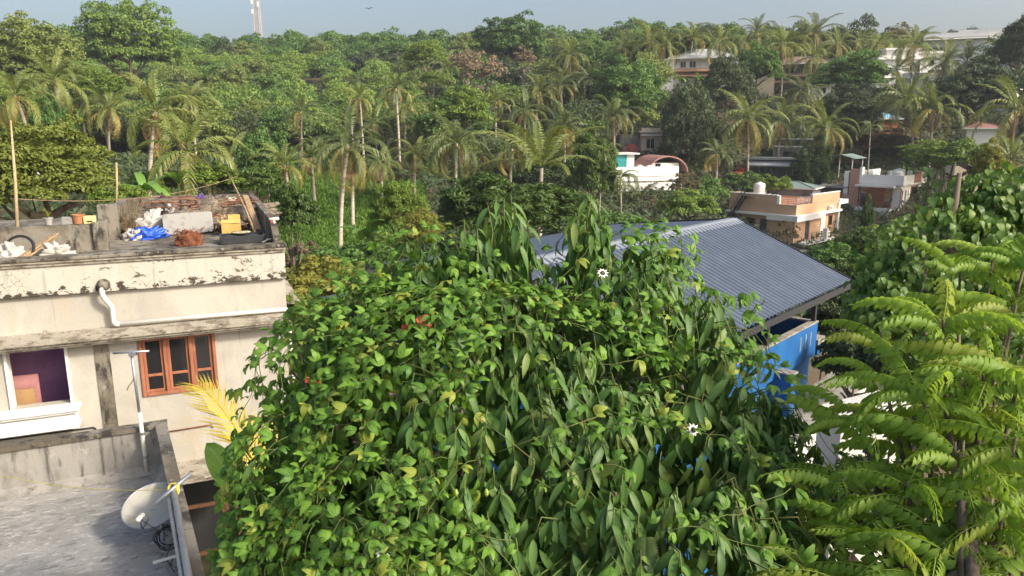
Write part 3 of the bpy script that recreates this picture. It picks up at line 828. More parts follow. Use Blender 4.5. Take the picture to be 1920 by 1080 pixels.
# planks
for k, (a, b_) in enumerate((((-4.95, 0.30, 8.50), (-4.35, 0.95, 8.88)), ((-4.85, 0.25, 8.50), (-4.42, 1.05, 8.80)))):
    o = MB().bar((0, 0, 0), Vector(b_) - Vector(a), 0.11, 0.03).build('timber_plank', M['timber'], None, loc=bp(*a))
    o.rotation_euler.z = RAD(23)
    tag(o, ['upper one of the two weathered planks leaning on the mouldy terrace wall', 'lower one of the two weathered planks leaning on the mouldy terrace wall'][k], 'plank', 'planks leaning on the terrace wall')
# grey plastic panel (old tank lid) leaning
gp = MB()
pts = []
for cx, cz, a0 in ((0.50, 0.44, 0), (-0.50, 0.44, 90), (-0.50, 0.06, 180), (0.50, 0.06, 270)):
    for k in range(5):
        a = RAD(a0 + 22.5 * k)
        pts.append((cx + 0.06 * math.cos(a), cz + 0.06 * math.sin(a)))
gp.prism(pts, -0.16, 0.16, 'y')
gpo = gp.build('grey_plastic_box', M['grey_plastic'], None, loc=bp(-1.88, 3.05), bevel=0.015)
gpo.rotation_euler = (RAD(-8), RAD(-1.5), RAD(23))
tag(gpo, 'long grey plastic box with rounded corners standing on its side on the terrace', 'box')
# yellow cartons
for dims, p, rz_, lb in (((-0.22, 0.22, -0.14, 0.14, 0, 0.26), (-0.93, 2.5), 20, 'lower yellow carton with torn flaps on the terrace'), ((-0.14, 0.14, -0.11, 0.11, 0, 0.2), (-0.86, 2.62), 28, 'small yellow carton set on top of the torn yellow carton')):
    e = empty('yellow_carton', bp(p[0], p[1], 8.472 + (0.262 if 'small' in lb else 0)), rz_, lb, 'carton')
    box('carton_body', dims, M['yellow_box'], e, 0.004)
    if 'lower' in lb:
        MB().box(-0.22, 0.22, -0.15, -0.14, 0.24, 0.33, Matrix.Rotation(RAD(-20), 4, 'X')).build('flap', M['yellow_box'], e)
        MB().poly([(-0.22, -0.14, 0.262), (-0.30, -0.14, 0.38), (-0.30, 0.12, 0.37), (-0.22, 0.14, 0.262)]).build('flap', M['yellow_box'], e)
# black tray with plate
tr = empty('black_tray', bp(-0.73, 1.15), 23, 'wide black plastic tub at the front corner of the terrace', 'tub')
tm = MB()
tm.box(-0.48, 0.42, -0.26, 0.26, 0, 0.03)
for q in ((-0.48, 0.42, -0.29, -0.26), (-0.48, 0.42, 0.26, 0.29), (-0.51, -0.48, -0.29, 0.29), (0.42, 0.45, -0.29, 0.29)): tm.box(q[0], q[1], q[2], q[3], 0, 0.17)
tm.build('tub_body', M['black_plastic'], tr, bevel=0.01)
for cx in (-0.24, 0.2):
    MB().lathe([(0.21, 0.02), (0.19, 0.10), (0.10, 0.155), (0.01, 0.16)], 20, (cx, 0, 0)).build('tub_dome', M['black_plastic'], tr, smooth=True)
pl = MB().lathe([(0.01, 0.0), (0.16, 0.005), (0.21, 0.035), (0.215, 0.04), (0.16, 0.02), (0.01, 0.015)], 28, cap=False).build('drying_plate', M['cream_plastic'], None, smooth=True, loc=bp(-0.78, 1.2, 8.65))
tag(pl, 'round cream plate of drying seeds on the black tub', 'plate')
sd_ = MB()
for k in range(90):
    a, r_ = rr.uniform(0, 6.28), 0.15 * math.sqrt(rr.random())
    sd_.box(-0.009, 0.009, -0.006, 0.006, 0, 0.009, Matrix.Translation((r_ * math.cos(a), r_ * math.sin(a), 0.018)) @ Matrix.Rotation(rr.uniform(0, 3), 4, 'Z'))
so = sd_.build('seeds', M['sack'], pl)
so['kind'] = 'stuff'
# coir block
co = link('coir_bale', crumple_mesh(0.27, 0.13, 0.31, 17.3, rough=0.35), None, M['coir'], bp(-1.88, 1.05))
co.rotation_euler.z = RAD(20)
tag(co, 'reddish brown coir bale at the terrace front edge', 'coir bale')
fb = MB()
for k in range(420):
    p = Vector((rr.uniform(-0.28, 0.28), rr.uniform(-0.17, 0.12), rr.uniform(0, 0.36)))
    d = Vector((rr.uniform(-1, 1), rr.uniform(-1, 0.3), rr.uniform(-1, 0.8))) * 0.07
    fb.tube([p, p + d * 0.6 + Vector((0, 0, 0.01)), p + d], 0.0035, 3)
fo = fb.build('coir_fibre', M['coir'], co)
fo['kind'] = 'stuff'
# dry sticks
st = empty('dry_stick_heap', bp(-1.6, 6.2), 23, 'heap of dry brown sticks and palm ribs along the terrace back wall', 'stick heap')
for k in range(120):
    L = rr.uniform(0.6, 1.7)
    a = rr.gauss(0, 0.5) + (math.pi if rr.random() < 0.5 else 0)
    c0 = Vector((rr.uniform(-0.9, 1.0), rr.uniform(-1.6, 0.9), 0.05 + 0.55 * rr.random() ** 1.2))
    d = Vector((math.cos(a), math.sin(a), rr.uniform(-0.1, 0.18))) * L * 0.5
    MB().tube([c0 - d, c0 + Vector((0, 0, rr.uniform(-0.02, 0.06))), c0 + d], [rr.uniform(0.008, 0.02), rr.uniform(0.008, 0.018), 0.005], 5).build('stick', M['twig' if rr.random() < 0.6 else 'coir'], st)
ll = MB()
for k in range(3200):
    c0 = Vector((rr.uniform(-1.7, 1.3), rr.uniform(-3.4, 1.2), rr.uniform(0.0, 0.24 * rr.random())))
    MM = Matrix.Translation(c0) @ Euler((rr.uniform(-0.8, 0.8), rr.uniform(-0.8, 0.8), rr.uniform(0, 6.3))).to_matrix().to_4x4()
    s_ = rr.uniform(0.03, 0.09)
    ll.poly([MM @ Vector(q) for q in ((-s_, 0, 0), (0, -s_ * 0.35, 0.01), (s_, 0, 0), (0, s_ * 0.35, 0.01))])
lo_ = ll.build('leaf_litter', M['twig'], st)
lo_['kind'] = 'stuff'
heap('rubble_heap', -1.7, 5.4, 1.5, 1.6, 0.50, 31.7, M['rubble'], 'low heap of brown rubble under the dry sticks on the terrace', 'rubble', 0.8)
heap('rubble_heap', -2.9, 4.6, 0.5, 1.2, 0.30, 35.7, M['rubble'], 'low heap of grey rubble behind the white sacks', 'rubble', 0.8)
heap('faded_cloth', -1.0, 4.3, 0.4, 0.3, 0.22, 41.7, M['timber'], 'faded brown cloth between the grey box and the side wall', 'cloth', 0.9)
heap('faded_cloth', -2.25, 4.4, 0.3, 0.2, 0.34, 44.7, M['rubber'], 'black torn plastic beside the large white sack', 'plastic', 0.9)
# white pipe on the heap, leaning long pole
o = MB().tube([(-0.42, 0, 0), (0.42, 0.1, 0.03)], 0.055, 12).build('pvc_offcut', M['pvc'], None, smooth=True, loc=bp(-1.0, 7.1, 8.90))
tag(o, 'short white plastic pipe lying on the stick heap', 'pipe')
o = MB().tube([bp(-0.42, 1.5, 8.5), bp(-0.52, 3.4, 8.95), bp(-0.62, 5.8, 9.35), bp(-0.72, 7.9, 9.65)], [0.03, 0.03, 0.026, 0.02], 8).build('bamboo_pole', M['timber'], None, smooth=True)
tag(o, 'long weathered pole leaning along the terrace side wall', 'pole')
o = MB().bar(bp(-0.30, 2.6, 8.55), bp(-0.42, 4.9, 9.2), 0.14, 0.03).build('timber_board', M['timber'], None)
tag(o, 'dark grey board propped inside the terrace side wall', 'board')
tp = empty('pvc_tee_pipe', bp(-0.06, 1.0, 8.45), 23, 'white plastic vent pipe with tee top at the terrace corner', 'vent pipe')
MB().tube([(0, 0, 0), (0, 0, 0.50)], 0.026, 10).build('pipe', M['pvc'], tp, smooth=True)
MB().tube([(-0.11, 0, 0.52), (0.11, 0, 0.53)], 0.034, 10).build('tee', M['pvc'], tp, smooth=True)
MB().tube([(-0.02, -0.05, 0.06), (-0.16, -0.1, 0.08), (-0.30, -0.15, 0.02)], 0.022, 8).build('elbow_pipe', M['pvc'], tp, smooth=True)
MB().box(-0.08, -0.03, -0.03, 0.03, 0.44, 0.49).build('valve', M['red_paint'], tp)
# pots and baskets on the low wall
def pot(x, y, r0, r1, h, mat, name, label, cat):
    e = empty(name, bp(x, y, 9.03), 0, label, cat)
    MB().lathe([(r0, 0), (r1, h), (r1 + 0.012, h), (r1 + 0.012, h + 0.025), (r1 - 0.02, h + 0.025), (r1 - 0.03, h - 0.03), (0.01, h - 0.03)], 18).build('pot_body', mat, e, smooth=False)
    return e
pe = pot(-4.52, 1.27, 0.06, 0.085, 0.13, M['grey_plastic'], 'flower_pot', 'small grey pot with spiky reddish plant on the terrace wall', 'flower pot')
pm = MB()
for k in range(22):
    a = rr.uniform(0, 6.28)
    e_ = Vector((math.cos(a) * rr.uniform(0.05, 0.17), math.sin(a) * rr.uniform(0.05, 0.17), rr.uniform(0.18, 0.36)))
    sv = Vector((-math.sin(a), math.cos(a), 0)) * 0.012
    mid = e_ * 0.5 + Vector((0, 0, 0.12))
    pm.poly([Vector((0, 0, 0.12)) - sv, Vector((0, 0, 0.12)) + sv, mid + sv * 1.2, mid - sv * 1.2]).poly([mid - sv * 1.2, mid + sv * 1.2, e_])
pm.build('spiky_leaves', M['lf_yellow'], pe)
pot(-3.98, 1.27, 0.10, 0.12, 0.17, M['terracotta'], 'terracotta_pot', 'brown terracotta pot on the terrace wall between tiles and cream crate', 'pot')
e = empty('tile_stack', bp(-4.17, 1.27, 9.03), 23, 'small stack of grey tiles beside the terracotta pot', 'tiles')
for k in range(6):
    box('tile', (-0.10 + 0.008 * (k % 2), 0.09, -0.06, 0.06, 0.026 * k, 0.026 * k + 0.02), M['grey_plastic'], e)
e = empty('cream_crate', bp(-3.76, 1.27, 9.03), 23, 'cream plastic crate next to the terrace pillar', 'crate')
cm = MB()
cm.box(-0.10, 0.10, -0.08, 0.08, 0, 0.02)
for q in ((-0.10, 0.10, -0.09, -0.08), (-0.10, 0.10, 0.08, 0.09), (-0.11, -0.10, -0.09, 0.09), (0.10, 0.11, -0.09, 0.09)): cm.box(q[0], q[1], q[2], q[3], 0, 0.15)
cm.build('crate_body', M['cream_plastic'], e, bevel=0.004)
MB().box(-0.05, 0.05, -0.094, -0.0905, 0.03, 0.06).build('hand_slot', M['rubber'], e)
# dry stems next to the pillar
e = empty('dry_weed', bp(-3.2, 3.4), 0, 'tall dry straw coloured weed beside the rear terrace pillar', 'weed')
dm = MB()
for k in range(60):
    a, L = rr.uniform(0, 6.28), rr.uniform(0.4, 0.95)
    b_ = Vector((rr.uniform(-0.12, 0.12), rr.uniform(-0.12, 0.12), 0))
    d = Vector((math.cos(a) * 0.3, math.sin(a) * 0.3, 1)).normalized()
    dm.tube([b_, b_ + d * L * 0.5, b_ + d * L + Vector((math.cos(a), math.sin(a), -0.2)) * 0.1], [0.006, 0.005, 0.003], 4)
dm.build('stems', M['lf_drygrass'], e)
# clothes line poles behind the terrace
for px, top, bot, lb in ((30, 226, 445, 'thick bamboo pole rising from the terrace corner beside the tyre'), (218, 305, 372, 'thin pale pole standing behind the terrace pillar')):
    d = 17.0 if px == 30 else 24
    a, b_ = at(px + (4 if px == 30 else 0), bot + 12, d), at(px - (10 if px == 30 else 0), top, d)
    tag(MB().tube([a, a.lerp(b_, 0.5) + Vector((0.02, 0, 0)), b_], [0.042, 0.036, 0.018] if px == 30 else 0.035, 8).build('bamboo_pole', M['bamboo'], None, smooth=True), lb, 'pole')
a, b_ = at(20, 372, 17.0), at(445, 330, 26)
tag(MB().tube([a.lerp(b_, t) + Vector((0, 0, -0.35 * 4 * t * (1 - t))) for t in [k / 12 for k in range(13)]], 0.008, 4).build('clothes_wire', M['timber']), 'thin wire sagging above the cluttered terrace', 'wire')

# ------------------------------------------------------------------ blue building under a dark corrugated roof
OC = at(1534, 601, 20.0)
ZC = OC.z                            # 5.89
hc = empty('blue_steel_roof_house', (OC.x, OC.y, 0), 48, 'blue walled building under a dark grey corrugated metal roof', 'house')
bw = MB()
L0 = -9.5
bw.box(L0, 0.0, 0.0, 0.16, ZC - 0.98, ZC - 0.05)
bw.box(-0.16, 0.0, 0.16, 6.8, ZC - 0.98, ZC - 0.05)
bw.box(L0, L0 + 0.16, 0.16, 6.8, ZC - 0.98, ZC - 0.05)
bw.box(L0, 0.0, 6.8, 6.96, ZC - 0.98, ZC - 0.05)
bw.build('parapet', M['blue_paint'], hc)
lw = MB()
lw.box(L0 + 0.06, -0.06, 0.12, 6.8, -0.3, ZC - 0.98)
lw.build('wall', M['blue_paint'], hc)
cpm = MB()
cpm.box(L0 - 0.01, 0.012, -0.015, 0.18, ZC - 0.048, ZC)
cpm.box(-0.18, 0.012, 0.18, 6.98, ZC - 0.048, ZC)
cpm.build('coping', M['concrete'], hc, bevel=0.008)
box('terrace_floor', (L0 + 0.2, -0.2, 0.2, 6.8, ZC - 1.1, ZC - 0.9), M['dark_wall'], hc)
for x in (-1.15, -0.80, -0.45, -3.9, -4.3):
    box('paint_scar', (x - 0.028, x + 0.028, -0.004, 0.01, ZC - 0.62, ZC - 0.22), M['concrete'], hc)
box('buttress', (-2.72, -2.36, -0.42, 0.115, -0.3, ZC - 0.80), M['blue_paint'], hc, 0.01)
box('buttress_cap', (-2.74, -2.34, -0.44, 0.115, ZC - 0.798, ZC - 0.76), M['concrete'], hc)
MB().prism([(0.0, ZC - 0.55), (0.85, ZC - 0.62), (0.85, ZC - 0.70), (0.0, ZC - 0.70)], -0.05, 1.0, 'y').build('side_ledge', M['concrete'], hc)
box('side_bracket', (0.0, 0.3, -0.05, 0.6, ZC - 0.98, ZC - 0.71), M['blue_paint'], hc)
box('apron', (-3.6, 1.9, -1.0, 0.10, ZC - 2.05, ZC - 1.95), M['concrete'], hc)
box('apron_wall', (-3.5, 1.8, -0.9, 0.10, -0.3, ZC - 2.05), M['white_paint'], hc)
# steel posts and trusses
for x in (-0.12, -3.2, -6.2, -9.2):
    box('roof_post', (x - 0.06, x + 0.06, 0.03, 0.13, ZC + 0.002, ZC + 1.02), M['steel_frame'], hc)
    box('roof_post', (x - 0.06, x + 0.06, 6.82, 6.92, ZC - 0.2, ZC + 1.9), M['steel_frame'], hc)
    MB().bar((x, 0.0, ZC + 1.02), (x, 2.95, ZC + 2.20), 0.06, 0.09).build('rafter', M['steel_frame'], hc)
    MB().bar((x, 0.2, ZC + 1.0), (x, 6.8, ZC + 1.0), 0.06, 0.08).build('tie_beam', M['steel_frame'], hc)
    MB().bar((x, 2.95, ZC + 1.04), (x, 2.95, ZC + 2.2), 0.05).build('king_post', M['steel_frame'], hc)
box('terrace_partition', (-9.2, -0.35, 2.9, 3.0, ZC - 0.9, ZC + 0.9), M['dark_wall'], hc)
# roof sheets: one object for each sheet, corrugated from ridge to eave
EY, EZ, RY, RZ_ = -0.48, ZC + 1.02, 2.95, ZC + 2.42
def corrugated(width, y0, z0, y1, z1, pitch=0.2, amp=0.055, ny_=6, thick=0.004, seed=0):
    slope = math.atan2(z1 - z0, y1 - y0)
    prof = []
    n = int(round(width / pitch))
    for k in range(n):
        a = k * pitch
        prof += [(a, 0), (a + pitch * 0.30, 0), (a + pitch * 0.42, amp), (a + pitch * 0.82, amp), (a + pitch * 0.94, 0)]
    prof.append((n * pitch + 0.03, 0))
    v, f = [], []
    for j in range(ny_ + 1):
        t = j / ny_
        y, z = y0 + (y1 - y0) * t, z0 + (z1 - z0) * t
        for a, hgt in prof:
            v.append((a, y - math.sin(slope) * hgt, z + math.cos(slope) * hgt + 0.004 * mnoise.noise(Vector((a * 0.8 + seed * 3, t * 2.0, seed)))))
    m_ = len(prof)
    for j in range(ny_):
        for i in range(m_ - 1):
            f.append((j * m_ + i, j * m_ + i + 1, (j + 1) * m_ + i + 1, (j + 1) * m_ + i))
    return mesh_np('roof_sheet', v, f)
sheets = [corrugated(1.0, EY, EZ, RY, RZ_, seed=k) for k in range(4)]
x = 0.85 - 1.0
k = 0
while x > -9.6:
    o = link('roof_sheet', sheets[k % 4], hc, M['steel_roof'], (x, 0, 0.0015 * (k % 2)))
    k += 1
    x -= 1.0
back_sheets = [corrugated(1.0, RY + 0.02, RZ_, RY + 4.2, RZ_ - 0.50, pitch=0.25, amp=0.02, seed=9 + k) for k in range(2)]
x, k = 0.85 - 1.0, 0
while x > -9.6:
    link('back_roof_sheet', back_sheets[k % 2], hc, M['steel_roof'], (x, 0, 0.0015 * (k % 2)))
    k += 1
    x -= 1.0
MB().prism([(RY - 0.26, RZ_ - 0.055), (RY, RZ_ + 0.065), (RY + 0.26, RZ_ + 0.04), (RY + 0.26, RZ_ + 0.034), (RY, RZ_ + 0.055), (RY - 0.26, RZ_ - 0.062)], -9.3, 0.90, 'x').build('ridge_cap', M['ridge_steel'], hc)
MB().prism([(EY - 0.14, EZ + 0.03), (EY - 0.14, EZ - 0.12), (EY - 0.02, EZ - 0.12), (EY - 0.02, EZ - 0.02), (EY - 0.04, EZ - 0.02), (EY - 0.04, EZ - 0.10), (EY - 0.12, EZ - 0.10), (EY - 0.12, EZ + 0.03)], -9.3, 0.92, 'x').build('gutter', M['steel_frame'], hc)
MB().bar((0.90, EY, EZ + 0.015), (0.90, RY, RZ_ + 0.015), 0.03, 0.12).build('barge_board', M['steel_frame'], hc)
MB().bar((0.90, RY, RZ_ + 0.01), (0.90, RY + 4.2, RZ_ - 0.49), 0.03, 0.12).build('barge_board', M['steel_frame'], hc)
if True:
    box('back_fascia', (-9.6, 0.9, RY + 4.21, RY + 4.26, RZ_ - 0.66, RZ_ - 0.47), M['steel_frame'], hc)
MB().bar((-9.62, EY, EZ + 0.015), (-9.62, RY, RZ_ + 0.015), 0.03, 0.12).build('barge_board', M['steel_frame'], hc)
MB().bar((-9.62, RY, RZ_ + 0.01), (-9.62, RY + 4.2, RZ_ - 0.49), 0.03, 0.14).build('barge_board', M['steel_frame'], hc)
for y_, z_ in ((0.3, EZ + 0.22), (1.6, EZ + 0.75)):
  box('purlin', (-9.3, 0.8, y_ - 0.03, y_ + 0.03, z_, z_ + 0.05), M['steel_frame'], hc)
# white railing of the yard behind the blue parapet
yr = empty('white_yard_gate', (0, 0, 0), 48, 'small white ornate railing and gate post just beyond the blue parapet corner', 'railing')
yp = local_to_world(hc, (0.9, 4.6, 0))
yr.location = (yp.x, yp.y, 0)
gz = ZC - 0.1
for k in range(12):
    box('baluster', (-1.2 + 0.12 * k, -1.17 + 0.12 * k, -0.02, 0.01, gz - 0.6, gz), M['clean_white'], yr)
box('top_rail', (-1.25, 0.3, -0.03, 0.03, gz, gz + 0.06), M['clean_white'], yr)
box('bottom_rail', (-1.25, 0.3, -0.03, 0.03, gz - 0.66, gz - 0.602), M['clean_white'], yr)
for xx in (-1.3, 0.42):
    MB().lathe([(0.07, 0), (0.07, gz + 0.12), (0.10, gz + 0.13), (0.10, gz + 0.18), (0.03, gz + 0.2), (0.05, gz + 0.27), (0.005, gz + 0.33)], 10, (xx, 0, 0)).build('gate_post', M['clean_white'], yr)
de = empty('dark_eave', at(665, 566, 22), 40, 'dark slate eave with a white lamp at its tip, left of the vine', 'eave')
box('eave_slab', (-0.55, 1.9, -0.5, 1.2, -0.05, 0.02), M['steel_roof'], de)
box('eave_fascia', (-0.57, 1.92, -0.54, -0.503, -0.16, 0.03), M['steel_frame'], de)
box('wall', (0.2, 1.9, 0.0, 1.1, -5.5, -0.052), M['dark_wall'], de)
MB().lathe([(0.05, 0), (0.09, 0.04), (0.09, 0.14), (0.05, 0.18)], 12, (-0.62, -0.5, -0.08)).build('lamp', M['clean_white'], de, smooth=True)
# white house wall behind the feathery shrub
wh = empty('white_yard_house', (0, 0, 0), 28, 'bright white wall and roof edge glimpsed behind the feathery shrub', 'house')
wp = at(1585, 782, 11.5)
wh.location = (wp.x, wp.y, 0)
box('wall', (0.0, 1.5, 0.05, 0.5, -0.3, wp.z - 0.13), M['yard_white'], wh)
box('roof_slab', (-0.06, 1.56, -0.06, 0.55, wp.z - 0.125, wp.z), M['yard_white'], wh, 0.01)
win = box('window', (0.5, 1.3, 0.02, 0.048, wp.z - 1.9, wp.z - 0.9), M['clean_white'], wh)
box('pane', (0.55, 0.88, 0.01, 0.018, wp.z - 1.84, wp.z - 0.96), M['dark_glass'], win)
box('pane', (0.92, 1.25, 0.01, 0.018, wp.z - 1.84, wp.z - 0.96), M['dark_glass'], win)
yard = box('yard_paving', (-3.5, 9.5, 1.5, 12.5, -0.2, 0.03), M['concrete'])
tag(yard, 'grey concrete yard between the houses', kind='structure')

# ================================================================== houses across the valley
def windows_on(parent, face, rects, w_, dp, mat_f, mat_g, t=0.06, name='window'):
    """rects (a0, a1, z0, z1) on a wall: face 'f' is local y=-dp/2.., 'r' is local x=+w/2, 'l' x=-w/2; frame proud, pane set on it."""
    for a0, a1, z0, z1 in rects:
        fw = 0.09
        if face == 'f':
            y = -dp / 2
            fr_ = MB().box(a0, a1, y - t, y - 0.003, z0, z1).build(name, mat_f, parent)
            n = 2 if a1 - a0 > 1.0 else 1
            for k in range(n):
                q0 = a0 + fw + (a1 - a0 - fw) * k / n
                q1 = a0 + (a1 - a0 - fw) * (k + 1) / n
                box('pane', (q0, q1, y - t - 0.02, y - t - 0.003, z0 + fw, z1 - fw), mat_g, fr_)
        else:
            s = 1 if face == 'r' else -1
            x = s * w_ / 2
            lo, hi = sorted((x + s * 0.003, x + s * t))
            fr_ = MB().box(lo, hi, a0, a1, z0, z1).build(name, mat_f, parent)
            n = 2 if a1 - a0 > 1.0 else 1
            lo, hi = sorted((x + s * (t + 0.003), x + s * (t + 0.02)))
            for k in range(n):
                q0 = a0 + fw + (a1 - a0 - fw) * k / n
                q1 = a0 + (a1 - a0 - fw) * (k + 1) / n
                box('pane', (lo, hi, q0, q1, z0 + fw, z1 - fw), mat_g, fr_)


def tank(parent_loc, r_, h_, label, group=None, mat='tank_white'):
    e = empty('water_tank', parent_loc, 0, label, 'water tank', group)
    prof = [(r_ * 0.97, 0), (r_, 0.05)]
    for k in range(1, 5):
        z = h_ * 0.8 * k / 5
        prof += [(r_, z - 0.05), (r_ * 0.965, z), (r_, z + 0.05)]
    prof += [(r_, h_ * 0.8), (r_ * 0.93, h_ * 0.88), (r_ * 0.5, h_ * 0.95), (r_ * 0.3, h_ * 0.955)]
    MB().lathe(prof, 20).build('tank_body', M[mat], e, smooth=True)
    MB().lathe([(r_ * 0.32, h_ * 0.955), (r_ * 0.32, h_), (r_ * 0.1, h_ * 1.01)], 14).build('tank_lid', M[mat], e)
    return e


def ac_unit(parent, x, y, z, face):
    """Outdoor unit: case, fan ring."""
    if face == 'f':
        o = box('air_conditioner', (x, x + 0.85, y - 0.35, y - 0.02, z, z + 0.6), M['clean_white'], parent, 0.02)
        MB().lathe([(0.22, 0), (0.22, 0.02), (0.02, 0.02)], 14, M=Matrix.Translation((x + 0.33, y - 0.352, z + 0.3)) @ Matrix.Rotation(RAD(90), 4, 'X')).build('fan_grille', M['grey_wall'], o)
    return o


# ---- orange house.  local x runs along the sunny side wall, local y along the left wall; corner (0,0) is nearest
OD = at(1495, 405, 88)
hd = empty('orange_house', (OD.x, OD.y, OD.z), 43, 'orange two storey house with white eave bands and tiled roof terrace', 'house')
wx, wy = 12.0, 9.4
b = MB()
b.box(0.5, wx, 0.5, wy, -3.4, -0.30)
b.build('upper_wall', M['orange_paint'], hd)
MB().box(2.0, wx - 0.3, 1.6, wy, -8.5, -3.6).build('lower_wall', M['orange_paint'], hd)
box('eave_band', (-0.15, wx + 0.2, -0.15, wy + 0.3, -0.298, -0.02), M['clean_white'], hd, 0.02)
MB().prism([(0.2, -0.30), (3.9, -0.30), (3.9, -0.75), (0.2, -0.75)], -0.1, 0.5, 'x').build('canopy', M['clean_white'], hd)
MB().prism([(-0.1, -0.30), (7.4, -0.30), (7.4, -0.75), (-0.1, -0.75)], -0.10, 0.48, 'y').build('canopy', M['clean_white'], hd)
low = MB()
low.box(0.35, wx, 0.35, 0.55, -0.018, 1.2)
low.box(0.35, 0.55, 0.55, wy, -0.018, 1.2)
low.box(0.55, wx, wy - 0.2, wy, -0.018, 1.2)
low.box(wx - 0.2, wx, 0.55, wy - 0.2, -0.018, 1.2)
low.build('parapet_base', M['orange_paint'], hd)
box('terrace_floor', (0.55, wx - 0.2, 0.55, wy - 0.2, 0.95, 1.05), M['terrace_tile'], hd)
for q in ((0.30, 0.58, 2.9, wy + 0.05), (4.3, wx + 0.02, 0.30, 0.58), (0.58, 3.6, wy - 0.23, wy + 0.05)):
    box('parapet', (*q, 1.202, 2.2), M['orange_paint'], hd)
box('parapet_cap', (3.6, wx + 0.02, wy - 0.2, wy + 0.03, 1.202, 1.40), M['white_paint'], hd)
cpw = MB()
cpw.box(0.26, 0.62, 2.86, wy + 0.08, 2.202, 2.30)
cpw.box(4.26, wx + 0.05, 0.26, 0.62, 2.202, 2.30)
cpw.build('coping', M['clean_white'], hd)
box('corner_pier', (0.30, 0.58, 2.55, 2.895, 1.202, 2.25), M['clean_white'], hd)
for z in (1.40, 1.62, 1.84, 2.06):
    MB().tube([(0.42, 2.54, z), (0.42, 0.42, z), (4.25, 0.42, z)], 0.028, 5).build('railing_bar', M['galvanised'], hd)
for p in ((0.42, 1.5), (0.42, 0.42), (1.4, 0.42), (2.4, 0.42), (3.4, 0.42)):
    MB().tube([(p[0], p[1], 1.2), (p[0], p[1], 2.1)], 0.035, 5).build('railing_post', M['galvanised'], hd)
# doors, windows, panels
door = box('door', (0.44, 0.50, 4.1, 5.0, -3.0, -0.78), M['dark_wall'], hd)
box('handle', (0.40, 0.44, 4.2, 4.25, -2.0, -1.85), M['galvanised'], door)
box('dark_opening', (0.43, 0.50, 5.7, 6.9, -2.4, -0.78), M['dark_glass'], hd)
door = box('door', (3.4, 4.4, 0.44, 0.50, -3.2, -0.80), M['dark_wall'], hd)
box('handle', (3.5, 3.55, 0.40, 0.44, -2.2, -2.05), M['galvanised'], door)
for k in range(16):
    box('louvre_slat', (7.4, 8.7, 0.40, 0.498, -3.30 + 0.19 * k, -3.18 + 0.19 * k), M['clean_white'], hd)
wn_ = box('window', (9.7, 10.7, 0.42, 0.50, -2.05, -0.7), M['brown_wood'], hd)
for k in range(2): box('pane', (9.78 + 0.44 * k, 10.18 + 0.44 * k, 0.40, 0.418, -1.95, -0.8), M['dark_glass'], wn_)
ac_unit(hd, 8.8, 0.30, 0.0, 'f')
ac_unit(hd, 9.0, 0.5, -3.35, 'f')
# balcony and lower floor
box('balcony_slab', (1.2, wx - 0.2, -0.9, 1.58, -3.62, -3.402), M['clean_white'], hd)
box('balcony_pier', (6.3, 6.8, -0.95, -0.45, -3.40, -2.0), M['clean_white'], hd)
for z in (-2.9, -2.5, -2.2):
    MB().tube([(1.3, -0.8, z), (6.3, -0.8, z)], 0.03, 5).build('railing_bar', M['steel_frame'], hd)
for x_ in (1.3, 2.5, 3.8, 5.1):
    MB().tube([(x_, -0.8, -3.4), (x_, -0.8, -2.2)], 0.035, 5).build('railing_post', M['steel_frame'], hd)
MB().prism([(-1.1, -4.45), (1.59, -3.64), (1.59, -3.74), (-1.1, -4.55)], 0.0, 4.8, 'x').build('tiled_porch_roof', M['grey_sheet'], hd)
box('porch_beam', (-0.2, 5.0, -1.4, -1.12, -4.9, -4.5), M['clean_white'], hd)
box('porch_post', (4.5, 5.0, -1.35, -1.15, -8.5, -4.902), M['clean_white'], hd)
wn_ = box('window', (2.6, 4.2, 1.50, 1.598, -6.3, -5.0), M['clean_white'], hd)
for k in range(3): box('pane', (2.7 + 0.5 * k, 3.12 + 0.5 * k, 1.47, 1.498, -6.2, -5.1), M['dark_glass'], wn_)
box('vent_window', (5.6, 6.4, 1.52, 1.598, -4.9, -4.4), M['brown_wood'], hd)
box('lower_ledge', (3.8, wx, 0.7, 1.58, -7.0, -6.75), M['clean_white'], hd)
box('white_pier', (wx - 0.3, wx + 0.15, 0.15, 0.75, -8.4, 0.9), M['clean_white'], hd)
box('white_canopy', (wx + 0.15, wx + 2.6, 0.2, 3.5, 0.55, 1.1), M['clean_white'], hd)
box('low_side_wall', (-1.0, 0.48, 4.9, wy + 1.2, -3.6, -2.75), M['orange_paint'], hd)
box('porch_roof', (-2.6, 1.98, 1.5, wy, -3.95, -3.65), M['grey_sheet'], hd)
box('porch_wall', (-2.2, 1.98, 1.9, wy, -8.5, -3.96), M['orange_paint'], hd)
# steel stair on the left end
stair = empty('steel_stair', local_to_world(hd, (0, 0, 0)), 43, 'black steel zigzag stair climbing to the orange house roof', 'stair')
def flight(p, q, n):
    p, q = Vector(p), Vector(q)
    for s in (-0.4, 0.4):
        MB().bar(p + Vector((s, 0, 0)), q + Vector((s, 0, 0)), 0.06, 0.2).build('stringer', M['steel_frame'], stair)
        MB().tube([p + Vector((s, 0, 0.95)), q + Vector((s, 0, 0.95))], 0.035, 5).build('handrail', M['steel_frame'], stair)
        for k in range(0, n + 1, 3):
            c_ = p.lerp(q, k / n) + Vector((s, 0, 0))
            MB().tube([c_, c_ + Vector((0, 0, 0.95))], 0.03, 4).build('rail_post', M['steel_frame'], stair)
    for k in range(1, n):
        c_ = p.lerp(q, k / n)
        box('step', (c_.x - 0.38, c_.x + 0.38, c_.y - 0.13, c_.y + 0.13, c_.z - 0.02, c_.z + 0.02), M['steel_frame'], stair)
